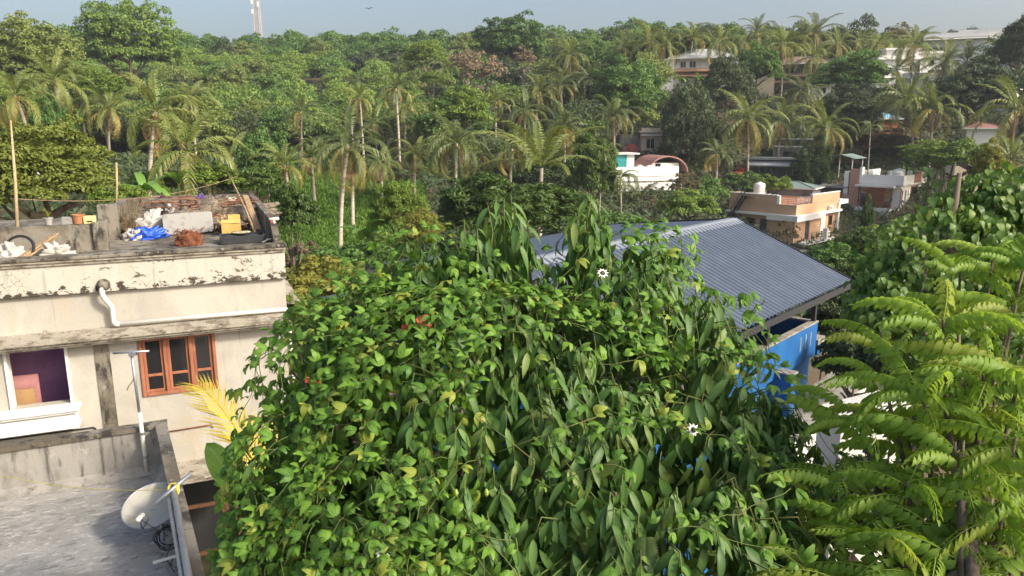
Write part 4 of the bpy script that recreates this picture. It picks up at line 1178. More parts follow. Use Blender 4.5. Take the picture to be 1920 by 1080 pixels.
flight((-0.2, 5.6, -3.3), (-0.2, 8.7, -0.6), 13)
flight((-0.2, 8.5, -0.6), (-0.2, 6.9, 2.0), 11)
box('landing', (-0.7, 0.3, 8.6, 9.7, -0.66, -0.6), M['steel_frame'], stair)
box('landing', (-0.6, 0.25, 5.9, 6.9, 1.92, 1.98), M['steel_frame'], stair)
for z in (-0.2, 0.3):
    MB().tube([(-0.65, 8.6, z), (-0.65, 9.65, z), (0.3, 9.65, z)], 0.035, 5).build('handrail', M['steel_frame'], stair)
for z in (2.45, 2.9):
    MB().tube([(-0.55, 6.9, z), (-0.55, 5.95, z), (0.2, 5.95, z)], 0.035, 5).build('handrail', M['steel_frame'], stair)
tank(local_to_world(hd, (2.3, 6.4, 1.75)), 0.70, 1.85, 'left one of two white water tanks on the orange house', 'tanks on the orange house')
tank(local_to_world(hd, (3.7, 6.9, 1.75)), 0.70, 1.85, 'right one of two white water tanks on the orange house', 'tanks on the orange house')
box('tank_stand', (1.4, 4.6, 5.6, 7.7, 1.052, 1.745), M['white_paint'], hd)

# ---- white house right of it
OE = at(1696, 330, 97)
he = empty('white_balcony_house', OE, 45, 'white two storey house with brown glazed balcony and salmon corner walls', 'house')
wx, wy = 10.4, 7.0
box('upper_wall', (0.4, wx, 0.4, wy, -6.2, -1.35), M['clean_white'], he)
box('roof_slab', (0.0, wx + 1.8, 0.0, wy + 0.1, -1.345, -1.15), M['white_paint'], he)
pa = MB()
pa.box(0.05, 0.25, 0.05, wy - 1.4, -1.148, 0.0)
pa.box(0.25, 4.4, 0.05, 0.25, -1.148, 0.0)
pa.box(4.4, wx, 3.4, 3.6, -1.148, 0.35)
pa.box(wx - 0.2, wx, 0.25, 3.4, -1.148, 0.2)
pa.box(0.25, wx - 0.2, wy - 0.5, wy - 0.3, -1.148, 0.35)
pa.build('parapet', M['clean_white'], he)
box('parapet_band', (0.0, 4.45, -0.004, 0.045, -0.62, -0.55), M['white_paint'], he)
box('terrace_floor', (0.26, wx - 0.22, 0.26, wy - 0.52, -0.95, -0.85), M['cream_wall'], he)
br = MB()
br.box(4.4, 6.9, -0.05, 0.25, -1.14, 0.28)
bro = br.build('brick_panel', M['salmon'], he)
for j in range(7):
    for i in range(5):
        box('brick', (4.43 + 0.49 * i, 4.43 + 0.49 * i + 0.44, -0.08, -0.052, -1.1 + 0.195 * j, -0.94 + 0.195 * j), M['brick_tile'], bro)
box('corner_white', (6.92, 8.2, 0.0, 0.25, -1.14, 0.25), M['clean_white'], he)
box('salmon_wall', (-0.15, 0.65, wy - 1.35, wy - 0.1, -6.2, 0.65), M['salmon'], he)
box('salmon_wall_trim', (-0.2, 0.7, wy - 1.65, wy - 1.36, -1.14, 0.95), M['clean_white'], he)
box('side_white_wall', (-0.1, 1.5, wy + 0.12, wy + 0.7, -8.0, 0.3), M['clean_white'], he)
box('balcony_canopy', (-0.9, 0.38, 0.9, wy - 1.1, -1.62, -1.35), M['white_paint'], he)
# glazed balcony
gl = box('balcony_screen', (0.10, 0.385, 1.4, 5.4, -4.35, -1.63), M['brown_wood'], he)
for k in range(5):
    box('balcony_pane', (0.07, 0.097, 1.5 + 0.78 * k, 2.2 + 0.78 * k, -4.2, -1.75), M['dark_glass'] if k in (0, 4) else M['brown_wood'], gl)
box('corner_window', (0.42, 0.62, 0.30, 0.395, -4.0, -1.7), M['brown_wood'], he)
box('balcony_wall', (-0.7, 0.36, 1.2, 6.0, -5.9, -4.45), M['clean_white'], he)
MB().tube([(-0.6, 1.3, -3.6), (-0.6, 5.9, -3.6)], 0.04, 5).build('balcony_rail', M['brown_wood'], he)
box('floor_slab', (-0.9, wx + 0.5, -0.5, wy, -6.4, -6.202), M['white_paint'], he)
box('lower_wall', (0.6, wx, 0.6, wy, -11, -6.402), M['white_paint'], he)
box('garage_door', (0.5, 0.597, 2.0, 5.4, -9.2, -6.6), M['brown_wood'], he)
box('entrance_glass', (0.5, 0.597, 6.0, 7.2, -9.0, -6.5), M['dark_glass'], he)
for x_ in (0.8, 2.1):
    f_ = box('window', (x_, x_ + 0.42, 0.33, 0.397, -4.0, -1.9), M['clean_white'], he)
    box('pane', (x_ + 0.06, x_ + 0.36, 0.30, 0.328, -3.9, -2.0), M['dark_glass'], f_)
f_ = box('window', (4.4, 6.8, 0.30, 0.397, -3.7, -1.6), M['brown_wood'], he)
for k in range(3): box('pane', (4.5 + 0.78 * k, 5.15 + 0.78 * k, 0.27, 0.298, -3.6, -1.7), M['dark_glass'], f_)
bro = box('brick_panel', (4.3, 6.9, 0.25, 0.395, -6.1, -3.75), M['salmon'], he)
for j in range(11):
    for i in range(5):
        box('brick', (4.33 + 0.51 * i, 4.33 + 0.51 * i + 0.46, 0.22, 0.248, -6.05 + 0.205 * j, -5.88 + 0.205 * j), M['brick_tile'], bro)
MB().tube([(3.2, 0.25, 0.6), (3.2, 0.25, -6.0)], 0.06, 6).build('drain_pipe', M['pvc'], he)
for p in ((1.9, 0.36, -5.2), (0.45, 0.36, -5.2)):
    pass
for z in (-5.6, -5.2):
    MB().tube([(0.5, -0.4, z), (wx, -0.4, z)], 0.03, 4).build('railing_bar', M['galvanised'], he)
tank(local_to_world(he, (1.6, 1.4, -0.85)), 0.75, 1.5, 'near one of two white tanks on the white balcony house', 'tanks on the white house')
tank(local_to_world(he, (2.9, 1.6, -0.85)), 0.75, 1.7, 'far one of two white tanks on the white balcony house', 'tanks on the white house')
cn = empty('roof_canopy', local_to_world(he, (2.5, 7.0, -0.85)), 45, 'green sheet canopy on thin posts over the white balcony house roof', 'canopy')
for p in ((-1.5, 0.2), (-1.5, 3.4), (2.2, 0.2), (2.2, 3.4)):
    MB().tube([(p[0], p[1], 0), (p[0], p[1], 3.0)], 0.06, 6).build('post', M['clean_white'], cn)
MB().prism([(-0.2, 2.9), (1.8, 3.45), (4.0, 2.95), (4.0, 2.9), (1.8, 3.38), (-0.2, 2.84)], -1.9, 2.6, 'x').build('canopy_sheet', M['green_sheet'], cn)


# ---- generic house facing the camera: flat slab or hipped roof
HW = {}


def face_rz(p, tweak=0.0):
    return -math.degrees(math.atan2(p.x, p.y)) + tweak


def far_house(name, label, px, py, d, w_, dp, h_, mat, roof='flat', rmat='white_paint', tweak=0, wins=(), swins=(), ledges=(), over=0.5, rise=2.0, parapet=0.8, frame='white_paint', deep=4.0, side='r'):
    """(px, py) is the eave centre of the front wall; h_ metres of wall show below it."""
    p = at(px, py, d)
    e = empty(name, p, face_rz(p, tweak), label, 'house')
    HW[e.name] = w_ / 2
    off = dp / 2
    e.location = p + Vector((math.sin(math.atan2(p.x, p.y)), math.cos(math.atan2(p.x, p.y)), 0)) * off
    box('wall', (-w_ / 2, w_ / 2, -dp / 2, dp / 2, -h_ - deep, -0.002), M[mat], e)
    if roof == 'flat':
        box('roof_slab', (-w_ / 2 - over, w_ / 2 + over, -dp / 2 - over, dp / 2 + over, 0, 0.18), M[rmat], e)
        if parapet:
            pm_ = MB()
            for q in ((-w_ / 2, w_ / 2, -dp / 2, -dp / 2 + 0.2), (-w_ / 2, w_ / 2, dp / 2 - 0.2, dp / 2), (-w_ / 2, -w_ / 2 + 0.2, -dp / 2 + 0.2, dp / 2 - 0.2), (w_ / 2 - 0.2, w_ / 2, -dp / 2 + 0.2, dp / 2 - 0.2)):
                pm_.box(q[0], q[1], q[2], q[3], 0.182, 0.18 + parapet)
            pm_.build('parapet', M[mat], e)
    else:
        a, c_ = w_ / 2 + over, dp / 2 + over
        rl_ = max(0.3, a - c_)
        rf = MB()
        top = [(-rl_, 0, rise), (rl_, 0, rise)]
        eav = [(-a, -c_, 0), (a, -c_, 0), (a, c_, 0), (-a, c_, 0)]
        rf.poly([eav[0], eav[1], top[1], top[0]]).poly([eav[1], eav[2], top[1]]).poly([eav[2], eav[3], top[0], top[1]]).poly([eav[3], eav[0], top[0]]).poly([(-a, -c_, -0.001), (-a, c_, -0.001), (a, c_, -0.001), (a, -c_, -0.001)])
        ro = rf.build('roof', M[rmat], e)
        fm = MB()
        fm.box(-a - 0.02, a + 0.02, -c_ - 0.06, -c_ - 0.004, -0.16, 0.04)
        fm.box(a + 0.004, a + 0.06, -c_, c_, -0.16, 0.04)
        fm.box(-a - 0.06, -a - 0.004, -c_, c_, -0.16, 0.04)
        fm.build('fascia', M['white_paint'], ro)
        # hip and ridge caps
        for q0, q1 in ((eav[0], top[0]), (eav[1], top[1]), (top[0], top[1])):
            MB().bar(Vector(q0) + Vector((0, 0, 0.03)), Vector(q1) + Vector((0, 0, 0.03)), 0.22, 0.08).build('ridge_cap', M[rmat], ro)
    for z, t_, ov, m_ in ledges:
        MB().prism([(-dp / 2 - 0.003, z), (-dp / 2 - ov, z - t_ * 0.55), (-dp / 2 - ov, z - t_ * 0.75), (-dp / 2 - 0.003, z - t_)], -w_ / 2 - ov * 0.3, w_ / 2 + ov * 0.3, 'x').build('ledge', M[m_], e)
    windows_on(e, 'f', wins, w_, dp, M[frame], M['dark_glass'])
    windows_on(e, side, swins, w_, dp, M[frame], M['dark_glass'])
    return e


# ---- white house with a barrel roof in the valley
hf = far_house('barrel_roof_house', 'white house with rose barrel roof and teal panel in the valley', 1195, 330, 104, 9.6, 7.0, 3.4, 'clean_white', tweak=24, over=0.15, parapet=1.1,
               wins=((-3.9, -2.9, -2.7, -0.8), (-0.5, 1.0, -2.2, -1.0)), ledges=((-0.4, 0.3, 0.6, 'white_paint'),))
MB().prism([(3.6 + 3.2 * math.cos(a), 0.25 + 2.5 * math.sin(a)) for a in [math.pi * (0.02 + 0.96 * k / 12) for k in range(13)]] + [(3.6 + 3.05 * math.cos(a), 0.25 + 2.32 * math.sin(a)) for a in [math.pi * (0.98 - 0.96 * k / 12) for k in range(13)]], -2.6, 3.6, 'y').build('barrel_roof', M['rose_roof'], hf)
box('stair_room', (1.2, 5.6, -1.9, 3.4, 0.184, 1.7), M['white_paint'], hf)
box('stair_door', (1.9, 2.7, -1.96, -1.903, 0.2, 1.65), M['dark_glass'], hf)
box('upper_room', (-4.7, -0.4, 0.4, 3.4, 0.184, 2.9), M['clean_white'], hf)
box('upper_slab', (-5.0, 0.2, -0.2, 3.6, 2.902, 3.1), M['white_paint'], hf)
box('teal_panel', (-4.6, -1.6, 0.3, 0.396, 0.5, 2.8), M['teal'], hf)
box('balcony_band', (-4.8, 4.8, -4.6, -3.52, -2.0, -0.9), M['clean_white'], hf)
box('lower_blue_wall', (-4.8, -0.5, -3.60, -3.51, -7.0, -3.5), M['sky_blue_wall'], hf)
box('orange_door', (-3.6, -2.7, -3.66, -3.604, -6.0, -3.7), M['red_paint'], hf)
for k, xx in enumerate((-0.7, 0.8)):
    tank(local_to_world(hf, (xx, -2.3, 0.184)), 0.6, 1.3, ['left', 'right'][k] + ' one of two small white tanks on the barrel roof house', 'tanks on the barrel roof house')
# ---- cream house behind it, with washing
hg = far_house('cream_washing_house', 'cream three storey house with red washing, half hidden by a tree', 1238, 248, 118, 8.0, 7.0, 6.0, 'cream_wall', tweak=15, over=0.5, parapet=0.5,
               wins=((-3.2, -1.8, -2.6, -0.9), (0.6, 2.2, -2.6, -0.9), (-3.2, -1.8, -5.8, -4.2), (0.6, 2.2, -5.8, -4.2)), ledges=((-3.0, 0.5, 1.1, 'grey_sheet'), (-0.3, 0.3, 0.8, 'white_paint')))
box('side_block', (-7.2, -4.003, -2.5, 2.5, -10, -0.4), M['grey_wall'], hg)
box('balcony', (-6.9, -4.2, -3.5, -2.503, -3.2, -2.2), M['rose_roof'], hg)
for k, (xx, zz) in enumerate(((-6.0, -1.9), (-3.2, -5.9))):
    o = MB().poly([(0, 0, 0), (1.1, 0, 0.05), (1.05, -0.1, -1.2), (0.55, -0.05, -1.35), (0.05, -0.1, -1.15)]).build('hung_cloth', M['red_paint'], None, loc=local_to_world(hg, (xx, -3.6, zz)))
    o.rotation_euler = (0, 0, hg.rotation_euler.z)
    md = o.modifiers.new('thick', 'SOLIDIFY'); md.thickness = 0.03
    tag(o, ['upper red cloth hung at the cream house balcony', 'lower red cloth hung in front of the cream house'][k], 'cloth')
# ---- hip roofed houses on the slope
far_house('pale_hip_roof_house', 'house with pale grey hipped roof and tan ledges high on the slope', 1318, 109, 150, 12.5, 9.0, 4.0, 'white_paint', 'hip', 'pale_sheet', tweak=4, over=1.1, rise=2.2,
          wins=((-4.8, -3.6, -1.9, -0.5), (-3.0, -1.6, -1.9, -0.5), (1.0, 2.4, -1.9, -0.5), (-4.6, -3.0, -5.0, -3.4), (-1.6, 0.2, -5.0, -3.4)), ledges=((-2.0, 0.9, 1.2, 'tan_roof'), (-2.95, 0.9, 1.2, 'tan_roof')))
o = far_house('small_white_annex', 'tiny white annex at the left end of the pale hip roof house', 1252, 112, 148, 2.6, 3.0, 2.6, 'white_paint', over=0.15, parapet=0.0, wins=((-0.6, 0.5, -1.5, -0.4),))
far_house('brown_hip_roof_house', 'dark house with brown hipped roof and long dark veranda behind palms', 1503, 119, 148, 11.2, 8.0, 4.4, 'dark_wall', 'hip', 'brown_roof', tweak=-4, over=0.9, rise=1.7,
          wins=((-4.6, -3.2, -1.9, -0.3), (-2.6, -1.0, -1.9, -0.3), (0.2, 1.8, -1.9, -0.3), (2.6, 4.4, -1.9, -0.3)), ledges=((-1.9, 0.8, 0.9, 'brown_roof'), (-3.1, 0.7, 0.9, 'brown_roof')), frame='grey_wall')
far_house('cream_corner_house', 'cream house with turquoise window at the left of the brown hip roof', 1433, 128, 146, 4.2, 5.0, 3.2, 'cream_wall', over=0.3, parapet=0.0, wins=((-1.6, -0.4, -1.9, -0.8),), frame='teal')
far_house('grey_slope_house', 'small grey and white house under the feathery tree', 1530, 160, 142, 5.5, 5, 2.2, 'white_paint', over=0.6, parapet=0.0, wins=((-2.2, -0.9, -1.6, -0.4), (0.4, 1.9, -1.6, -0.4)))
# ---- white houses at the top right
hj = far_house('white_stair_house', 'white house with tall stair wall and hipped white top, right of the brown roof', 1680, 112, 145, 9.5, 8.0, 6.0, 'clean_white', tweak=20, over=0.4, parapet=0.6,
          wins=((-4.2, -3.3, -2.9, -1.2), (1.2, 3.2, -2.4, -0.9)), ledges=((-3.2, 0.4, 0.7, 'white_paint'),))
box('top_room', (-2.6, 3.4, -2.0, 2.6, 0.184, 2.0), M['white_paint'], hj)
box('top_slab', (-3.0, 3.8, -2.5, 3.0, 2.002, 2.35), M['clean_white'], hj)
MB().bar((-2.5, -4.4, -4.6), (1.8, -4.4, -1.9), 0.12, 0.5).build('stair_wall', M['white_paint'], hj)
far_house('pale_blue_house', 'small pale blue box house with railing between two palms', 1716, 148, 138, 4.3, 4.0, 2.6, 'pale_sheet', over=0.25, parapet=0.9, rmat='pale_sheet')
far_house('pinkish_house', 'pinkish grey house with dark window under the white terraces', 1742, 102, 155, 6.0, 6.0, 4.5, 'white_paint', tweak=10, over=0.5, parapet=0.5, wins=((-1.2, 0.6, -2.4, -1.0),), ledges=((-2.9, 0.4, 0.8, 'clean_white'),))
hk = far_house('long_white_house', 'long white flat roofed house on the skyline, left block', 1790, 70, 172, 13.0, 9, 7.0, 'clean_white', tweak=4, over=0.3, parapet=0.9,
          wins=((-5.4, -2.4, -4.4, -2.0), (2.0, 3.2, -3.4, -2.2)), ledges=((-0.2, 0.5, 1.6, 'white_paint'),))
hk2 = far_house('white_villa', 'white villa with roof stair and brown screen at the far top right', 1848, 66, 172, 11.5, 9, 8.0, 'clean_white', tweak=2, over=0.4, parapet=1.2,
          wins=((-4.5, -2.6, -5.4, -3.4), (-0.4, 1.0, -5.4, -3.6)), ledges=((-3.0, 0.5, 2.0, 'grey_sheet'), (-0.9, 0.5, 0.8, 'white_paint')))
sc_ = box('brown_screen', (2.4, 5.2, -4.62, -4.503, -3.3, -1.2), M['timber'], hk2)
for k in range(12): box('slat', (2.46 + 0.23 * k, 2.56 + 0.23 * k, -4.68, -4.622, -3.3, -1.2), M['timber'], sc_)
MB().bar((-4.6, -4.8, -0.6), (-0.6, -4.8, 1.3), 0.14, 0.5).build('stair_wall', M['clean_white'], hk2)
MB().tube([(-4.2, 0, 1.3), (-4.2, 0, 3.6)], 0.06, 5).build('roof_mast', M['galvanised'], hk2)
MB().tube([(-2.0, 0, 1.0), (-2.0, 0, 3.0)], 0.06, 5).build('roof_mast', M['galvanised'], hk)
far_house('pale_sheet_roof_house', 'small house with pale corrugated roof near the right edge', 1874, 168, 128, 6.0, 6.0, 1.6, 'white_paint', 'hip', 'pale_sheet', tweak=-10, over=0.6, rise=1.5)
far_house('brown_palm_house', 'brown house wall with small window behind the leaning palm trunks', 1752, 238, 124, 7.0, 5.0, 4.0, 'brown_wood', tweak=6, over=0.5, parapet=0.0, rmat='grey_sheet', wins=((1.2, 2.2, -2.4, -1.0), (-2.6, -1.6, -2.4, -1.0)))
far_house('blue_roof_hut', 'hut with bright blue sheet roof under the palms', 1656, 222, 122, 3.4, 4.0, 2.0, 'brown_wood', 'hip', 'sky_blue_wall', tweak=25, over=0.5, rise=0.9)
far_house('red_roof_hut', 'little hut with red and white roof near the right edge', 1840, 240, 105, 4.2, 4.0, 1.6, 'white_paint', 'hip', 'rose_roof', tweak=10, over=0.5, rise=0.8)
# ---- grey sheds in the middle
hs = far_house('grey_shed', 'long grey shed with asbestos eave in front of the leafy tree', 1480, 300, 108, 10.0, 6.0, 2.6, 'dark_wall', tweak=-6, over=0.7, parapet=0.0, rmat='grey_sheet',
          wins=((-3.8, -2.0, -2.2, -0.8), (0.0, 1.8, -2.2, -0.8)), frame='grey_wall', ledges=((-0.2, 0.9, 1.2, 'pale_sheet'),))
far_house('upper_grey_shed', 'smaller grey shed stepped behind the long grey shed', 1500, 277, 113, 7.5, 5.0, 1.8, 'grey_wall', tweak=-4, over=0.5, parapet=0.0, rmat='grey_sheet', wins=((-2.2, -0.6, -1.5, -0.6),), frame='dark_wall')
far_house('top_dark_shed', 'dark shed with white and blue sheets on its roof', 1498, 262, 117, 6.4, 4.0, 1.6, 'dark_wall', tweak=-4, over=0.4, parapet=0.0, rmat='pale_sheet')
far_house('low_pale_shed', 'low shed with pale grey lean-to sheets behind the orange house', 1490, 352, 101, 6.0, 5.0, 1.0, 'grey_wall', 'hip', 'green_sheet', tweak=-14, over=0.4, rise=0.7)
far_house('log_store', 'open store stacked with cut logs between the orange and white houses', 1580, 352, 103, 5.0, 4.0, 3.0, 'dark_wall', tweak=-10, over=0.5, parapet=0.0, rmat='grey_sheet')
lg = bpy.data.objects['log_store']
for j in range(4):
    for i in range(9):
        MB().tube([(-2.2 + 0.5 * i + 0.25 * (j % 2), -2.5, -2.2 + 0.44 * j), (-2.2 + 0.5 * i + 0.25 * (j % 2), -2.004, -2.2 + 0.44 * j)], 0.2 + 0.03 * rnd.random(), 8).build('log', M['salmon' if (i + j) % 3 else 'palm_bark'], lg)
for k in range(7):
    box('fence_rail', (-6.5, -2.7, -2.6, -2.5, -2.4 + 0.32 * k, -2.28 + 0.32 * k), M['galvanised'], lg)
far_house('cream_slope_wall_house', 'cream retaining house wall at the right under green shrubs', 1812, 290, 88, 3.2, 3.0, 3.0, 'cream_wall', tweak=20, over=0.2, parapet=0.0)
# small red truck parked below the palms
tk = empty('red_truck', at(1378, 338, 103), face_rz(at(1378, 338, 103), 70), 'small red truck parked beneath the twin palms', 'truck')
for dd_ in range(70, 150):
    q_ = at(1380, 338, dd_)
    if q_.z <= H(q_.x, q_.y) + 0.1: break
tk.location = (q_.x, q_.y, H(q_.x, q_.y))
box('cargo_bed', (-1.2, 1.3, -0.75, 0.75, 0.45, 1.2), M['red_paint'], tk, 0.04)
MB().prism([(1.35, 0.4), (2.5, 0.4), (2.5, 1.0), (2.2, 1.75), (1.35, 1.8)], -0.7, 0.7, 'y').build('cab', M['red_paint'], tk, bevel=0.05)
MB().prism([(1.7, 1.1), (2.42, 1.1), (2.18, 1.65), (1.7, 1.68)], -0.72, 0.72, 'y').build('cab_window', M['dark_glass'], tk)
for xx in (-0.7, 1.9):
    for yy in (-0.72, 0.55):
        wl = MB().tube([(xx, yy, 0.3), (xx, yy + 0.17, 0.3)], 0.3, 14).build('wheel', M['rubber'], tk)
        MB().tube([(xx, yy - 0.005, 0.3), (xx, yy + 0.175, 0.3)], 0.16, 10).build('rim', M['galvanised'], wl)
# wall on the slope by the twin palms
o = far_house('low_fence_wall', 'weathered board fence at the edge of the grassy palm plot', 647, 452, 62, 2.0, 0.2, 1.3, 'timber', over=0.02, parapet=0.0, rmat='timber', deep=0.6)
o['category'] = 'fence'

# ---- communications tower on the skyline
tw = empty('lattice_mast', at(484, 60, 330), 0, 'lattice communications mast rising above the treeline', 'mast')
tw.location.z = at(484, 62, 330).z - 14
hw = 1.35
for sx_ in (-1, 1):
    for sy_ in (-1, 1):
        MB().bar((sx_ * hw, sy_ * hw, 0), (sx_ * hw * 0.75, sy_ * hw * 0.75, 36), 0.26).build('leg', M['tower_paint'], tw)
for k in range(18):
    z0, z1 = 2.0 * k, 2.0 * (k + 1)
    a, b_ = hw * (1 - 0.25 * z0 / 36), hw * (1 - 0.25 * z1 / 36)
    for s in (-1, 1):
        MB().bar((-a, s * a, z0), (b_, s * b_, z1), 0.14).build('brace', M['tower_paint'], tw)
        MB().bar((a, s * a, z0), (-b_, s * b_, z1), 0.14).build('brace', M['tower_paint'], tw)
        MB().bar((s * a, -a, z0), (s * b_, b_, z1), 0.14).build('brace', M['tower_paint'], tw)
    MB().bar((-a, -a, z0), (a, -a, z0), 0.14).build('brace', M['tower_paint'], tw)
for k, z in enumerate((22, 25, 26, 29.5, 30.5, 34)):
    MB().box(-1.9 + (k % 2) * 2.6, -1.2 + (k % 2) * 2.6, -1.6, -1.3, z, z + 2.0).build('antenna_panel', M['clean_white'], tw)
# bird
bd = MB()
bpz = at(692, 17, 60)
bd.poly([(0, -0.09, 0), (0.04, 0, 0.03), (0, 0.12, 0.0), (-0.04, 0, 0.03)])
bd.poly([(0.03, 0.04, 0.02), (0.16, 0.06, 0.12), (0.34, -0.04, 0.08), (0.15, -0.03, 0.09), (0.03, -0.03, 0.02)])
bd.poly([(-0.03, 0.04, 0.02), (-0.16, 0.06, 0.12), (-0.34, -0.04, 0.08), (-0.15, -0.03, 0.09), (-0.03, -0.03, 0.02)])
bd.poly([(0, -0.08, 0.0), (0.04, -0.2, 0.0), (-0.04, -0.2, 0.0)])
bo = bd.build('bird', M['bird_feather'], None, loc=bpz)
md = bo.modifiers.new('thick', 'SOLIDIFY'); md.thickness = 0.03
tag(bo, 'small dark bird flying against the sky', 'bird')

# ================================================================== vegetation: hill trees, palms, bushes
nrng = np.random.default_rng(5)


def unit(v):
    return v / (np.linalg.norm(v, axis=-1, keepdims=True) + 1e-9)


def crown_mesh(name, seed, nlobes, per, leaf, flat=0.75, lobe=0.34, mat=None, hollow=0.45, lobez=0.72, asp=0.55):
    """Crown of unit radius: leaf-sized rhombs gathered on uneven clumps, so gaps and dark hollows stay between the clumps."""
    g = np.random.default_rng(seed)
    d = unit(g.normal(size=(nlobes, 3)))
    d[:, 2] = np.abs(d[:, 2]) * 1.1 - 0.35
    d = unit(d)
    rad = hollow + (1 - hollow) * g.random(nlobes) ** 0.6
    lump = 1 + 0.22 * np.sin(d[:, 0] * 4 + seed) * np.cos(d[:, 1] * 3.3 + seed * 2)
    c = d * (rad * lump)[:, None] * np.array([1, 1, flat])
    lr = lobe * (0.65 + 0.7 * g.random(nlobes))
    n = nlobes * per
    ci = np.repeat(np.arange(nlobes), per)
    e = unit(g.normal(size=(n, 3)))
    e[:, 2] = np.where(e[:, 2] < -0.2, -e[:, 2] * 0.6, e[:, 2])
    p = c[ci] + e * (lr[ci] * (0.55 + 0.5 * g.random(n) ** 0.5))[:, None] * np.array([1, 1, lobez])
    nn = unit(e + 0.75 * g.normal(size=(n, 3)) + np.array([0, 0, 0.45]))
    t = unit(np.cross(nn, g.normal(size=(n, 3))))
    b_ = np.cross(nn, t)
    s = leaf * (0.6 + 0.8 * g.random(n))[:, None]
    v = np.stack([p - t * s, p - b_ * s * asp + nn * s * 0.12, p + t * s, p + b_ * s * asp + nn * s * 0.12], 1).reshape(-1, 3)
    f = np.arange(n * 4).reshape(-1, 4)
    tint = np.clip(0.5 + 0.28 * g.normal(size=nlobes)[ci] + 0.22 * g.normal(size=n), 0, 1)
    me = mesh_np(name, v, f, tint=tint)
    if mat: me.materials.append(mat)
    return me


def trunk_mesh(name, seed, n_limbs=7, bend=0.10):
    """Tapered trunk from z=0 to z=1 (crown centre), then limbs reaching through the unit crown above."""
    g = random.Random(seed)
    m = MB()
    pts = [Vector((0, 0, 0))]
    for k in range(1, 6):
        pts.append(Vector((g.uniform(-bend, bend) * k / 5, g.uniform(-bend, bend) * k / 5, k / 5.0)))
    m.tube(pts, [0.075, 0.06, 0.052, 0.046, 0.04, 0.03], 7)
    for k in range(n_limbs):
        a = 2 * math.pi * k / n_limbs + g.uniform(-0.4, 0.4)
        s = pts[3 + (k % 3)]
        e = Vector((math.cos(a) * g.uniform(0.5, 0.85), math.sin(a) * g.uniform(0.5, 0.85), 0.80 + g.uniform(0.0, 0.22)))
        if e.z < s.z + 0.05: e.z = s.z + 0.05
        mid = s.lerp(e, 0.5) + Vector((0, 0, g.uniform(-0.05, 0.03)))
        m.tube([s, mid, e], [0.03, 0.02, 0.008], 5)
        e2 = mid + Vector((math.cos(a + 0.8), math.sin(a + 0.8), 0.15)) * 0.3
        m.tube([mid, e2], [0.016, 0.006], 4)
    me = m.mesh(name, True)
    me.materials.append(M['bark'])
    return me


TRUNKS = [trunk_mesh('trunk', 40 + k) for k in range(5)]
CR_MID = [crown_mesh('crown', 100 + k, 70, 120, 0.046, flat=0.72 + 0.07 * (k % 4), lobe=0.27 + 0.03 * (k % 3), mat=M['lf_hill_a']) for k in range(7)]
CR_FAR = [crown_mesh('crown', 200 + k, 50, 80, 0.065, flat=0.78, lobe=0.30, mat=M['lf_hill_a']) for k in range(4)]
CR_FINE = [crown_mesh('crown', 300 + k, 130, 170, 0.034, flat=0.85, lobe=0.20, mat=M['lf_hill_a'], hollow=0.5) for k in range(3)]
CR_SPARSE = [crown_mesh('crown', 400 + k, 46, 34, 0.06, flat=0.8, lobe=0.22, mat=M['lf_hill_a'], hollow=0.35) for k in range(3)]
CR_XL = [crown_mesh('crown', 700 + k, 270, 130, 0.029, flat=0.9, lobe=0.15, mat=M['lf_hill_a'], hollow=0.3, lobez=0.9) for k in range(2)]
CR_BUSH = [crown_mesh('foliage', 500 + k, 110, 110, 0.05, flat=0.7, lobe=0.22, mat=M['lf_hill_a'], hollow=0.5) for k in range(3)]
CR_MANGO = [crown_mesh('crown', 600 + k, 130, 150, 0.052, flat=0.62, lobe=0.16, mat=M['lf_mango'], hollow=0.7, asp=0.28) for k in range(2)]


def tree(name, loc, r, hgt, crown, mat, label, cat='tree', group=None, rz=None, sz=1.0, trunk=None, part='crown', seg_name='trunk'):
    """loc = ground point; hgt = crown centre height above it; r = crown radius."""
    g = rnd
    e = empty(name, loc, g.uniform(0, 360) if rz is None else rz, label, cat, group)
    tm = link(seg_name, trunk or TRUNKS[g.randrange(len(TRUNKS))], e)
    tm.scale = (max(1.0, r * 0.8),) * 2 + (hgt,)
    tm.scale = (r * 0.85, r * 0.85, hgt)
    cr = link(part, crown, e, mat)
    cr.location = (0, 0, hgt)
    cr.scale = (r, r, r * sz)
    return e


def tree_px(name, px, py, rx, ry, d, crown, mat, label, cat='tree', group=None, drop=None, part='crown', seg_name='trunk'):
    """Place by crown centre pixel and crown half-sizes in photograph pixels at depth d."""
    p = at(px, py, d)
    r = rx * d / FPX
    g = H(p.x, p.y)
    if drop is not None: g = max(g, p.z - drop) if p.z - g > drop else g
    hgt = max(0.4, p.z - g)
    return tree(name, (p.x, p.y, g), r, hgt, crown, mat, label, cat, group, sz=(ry / rx) / 0.8, part=part, seg_name=seg_name)


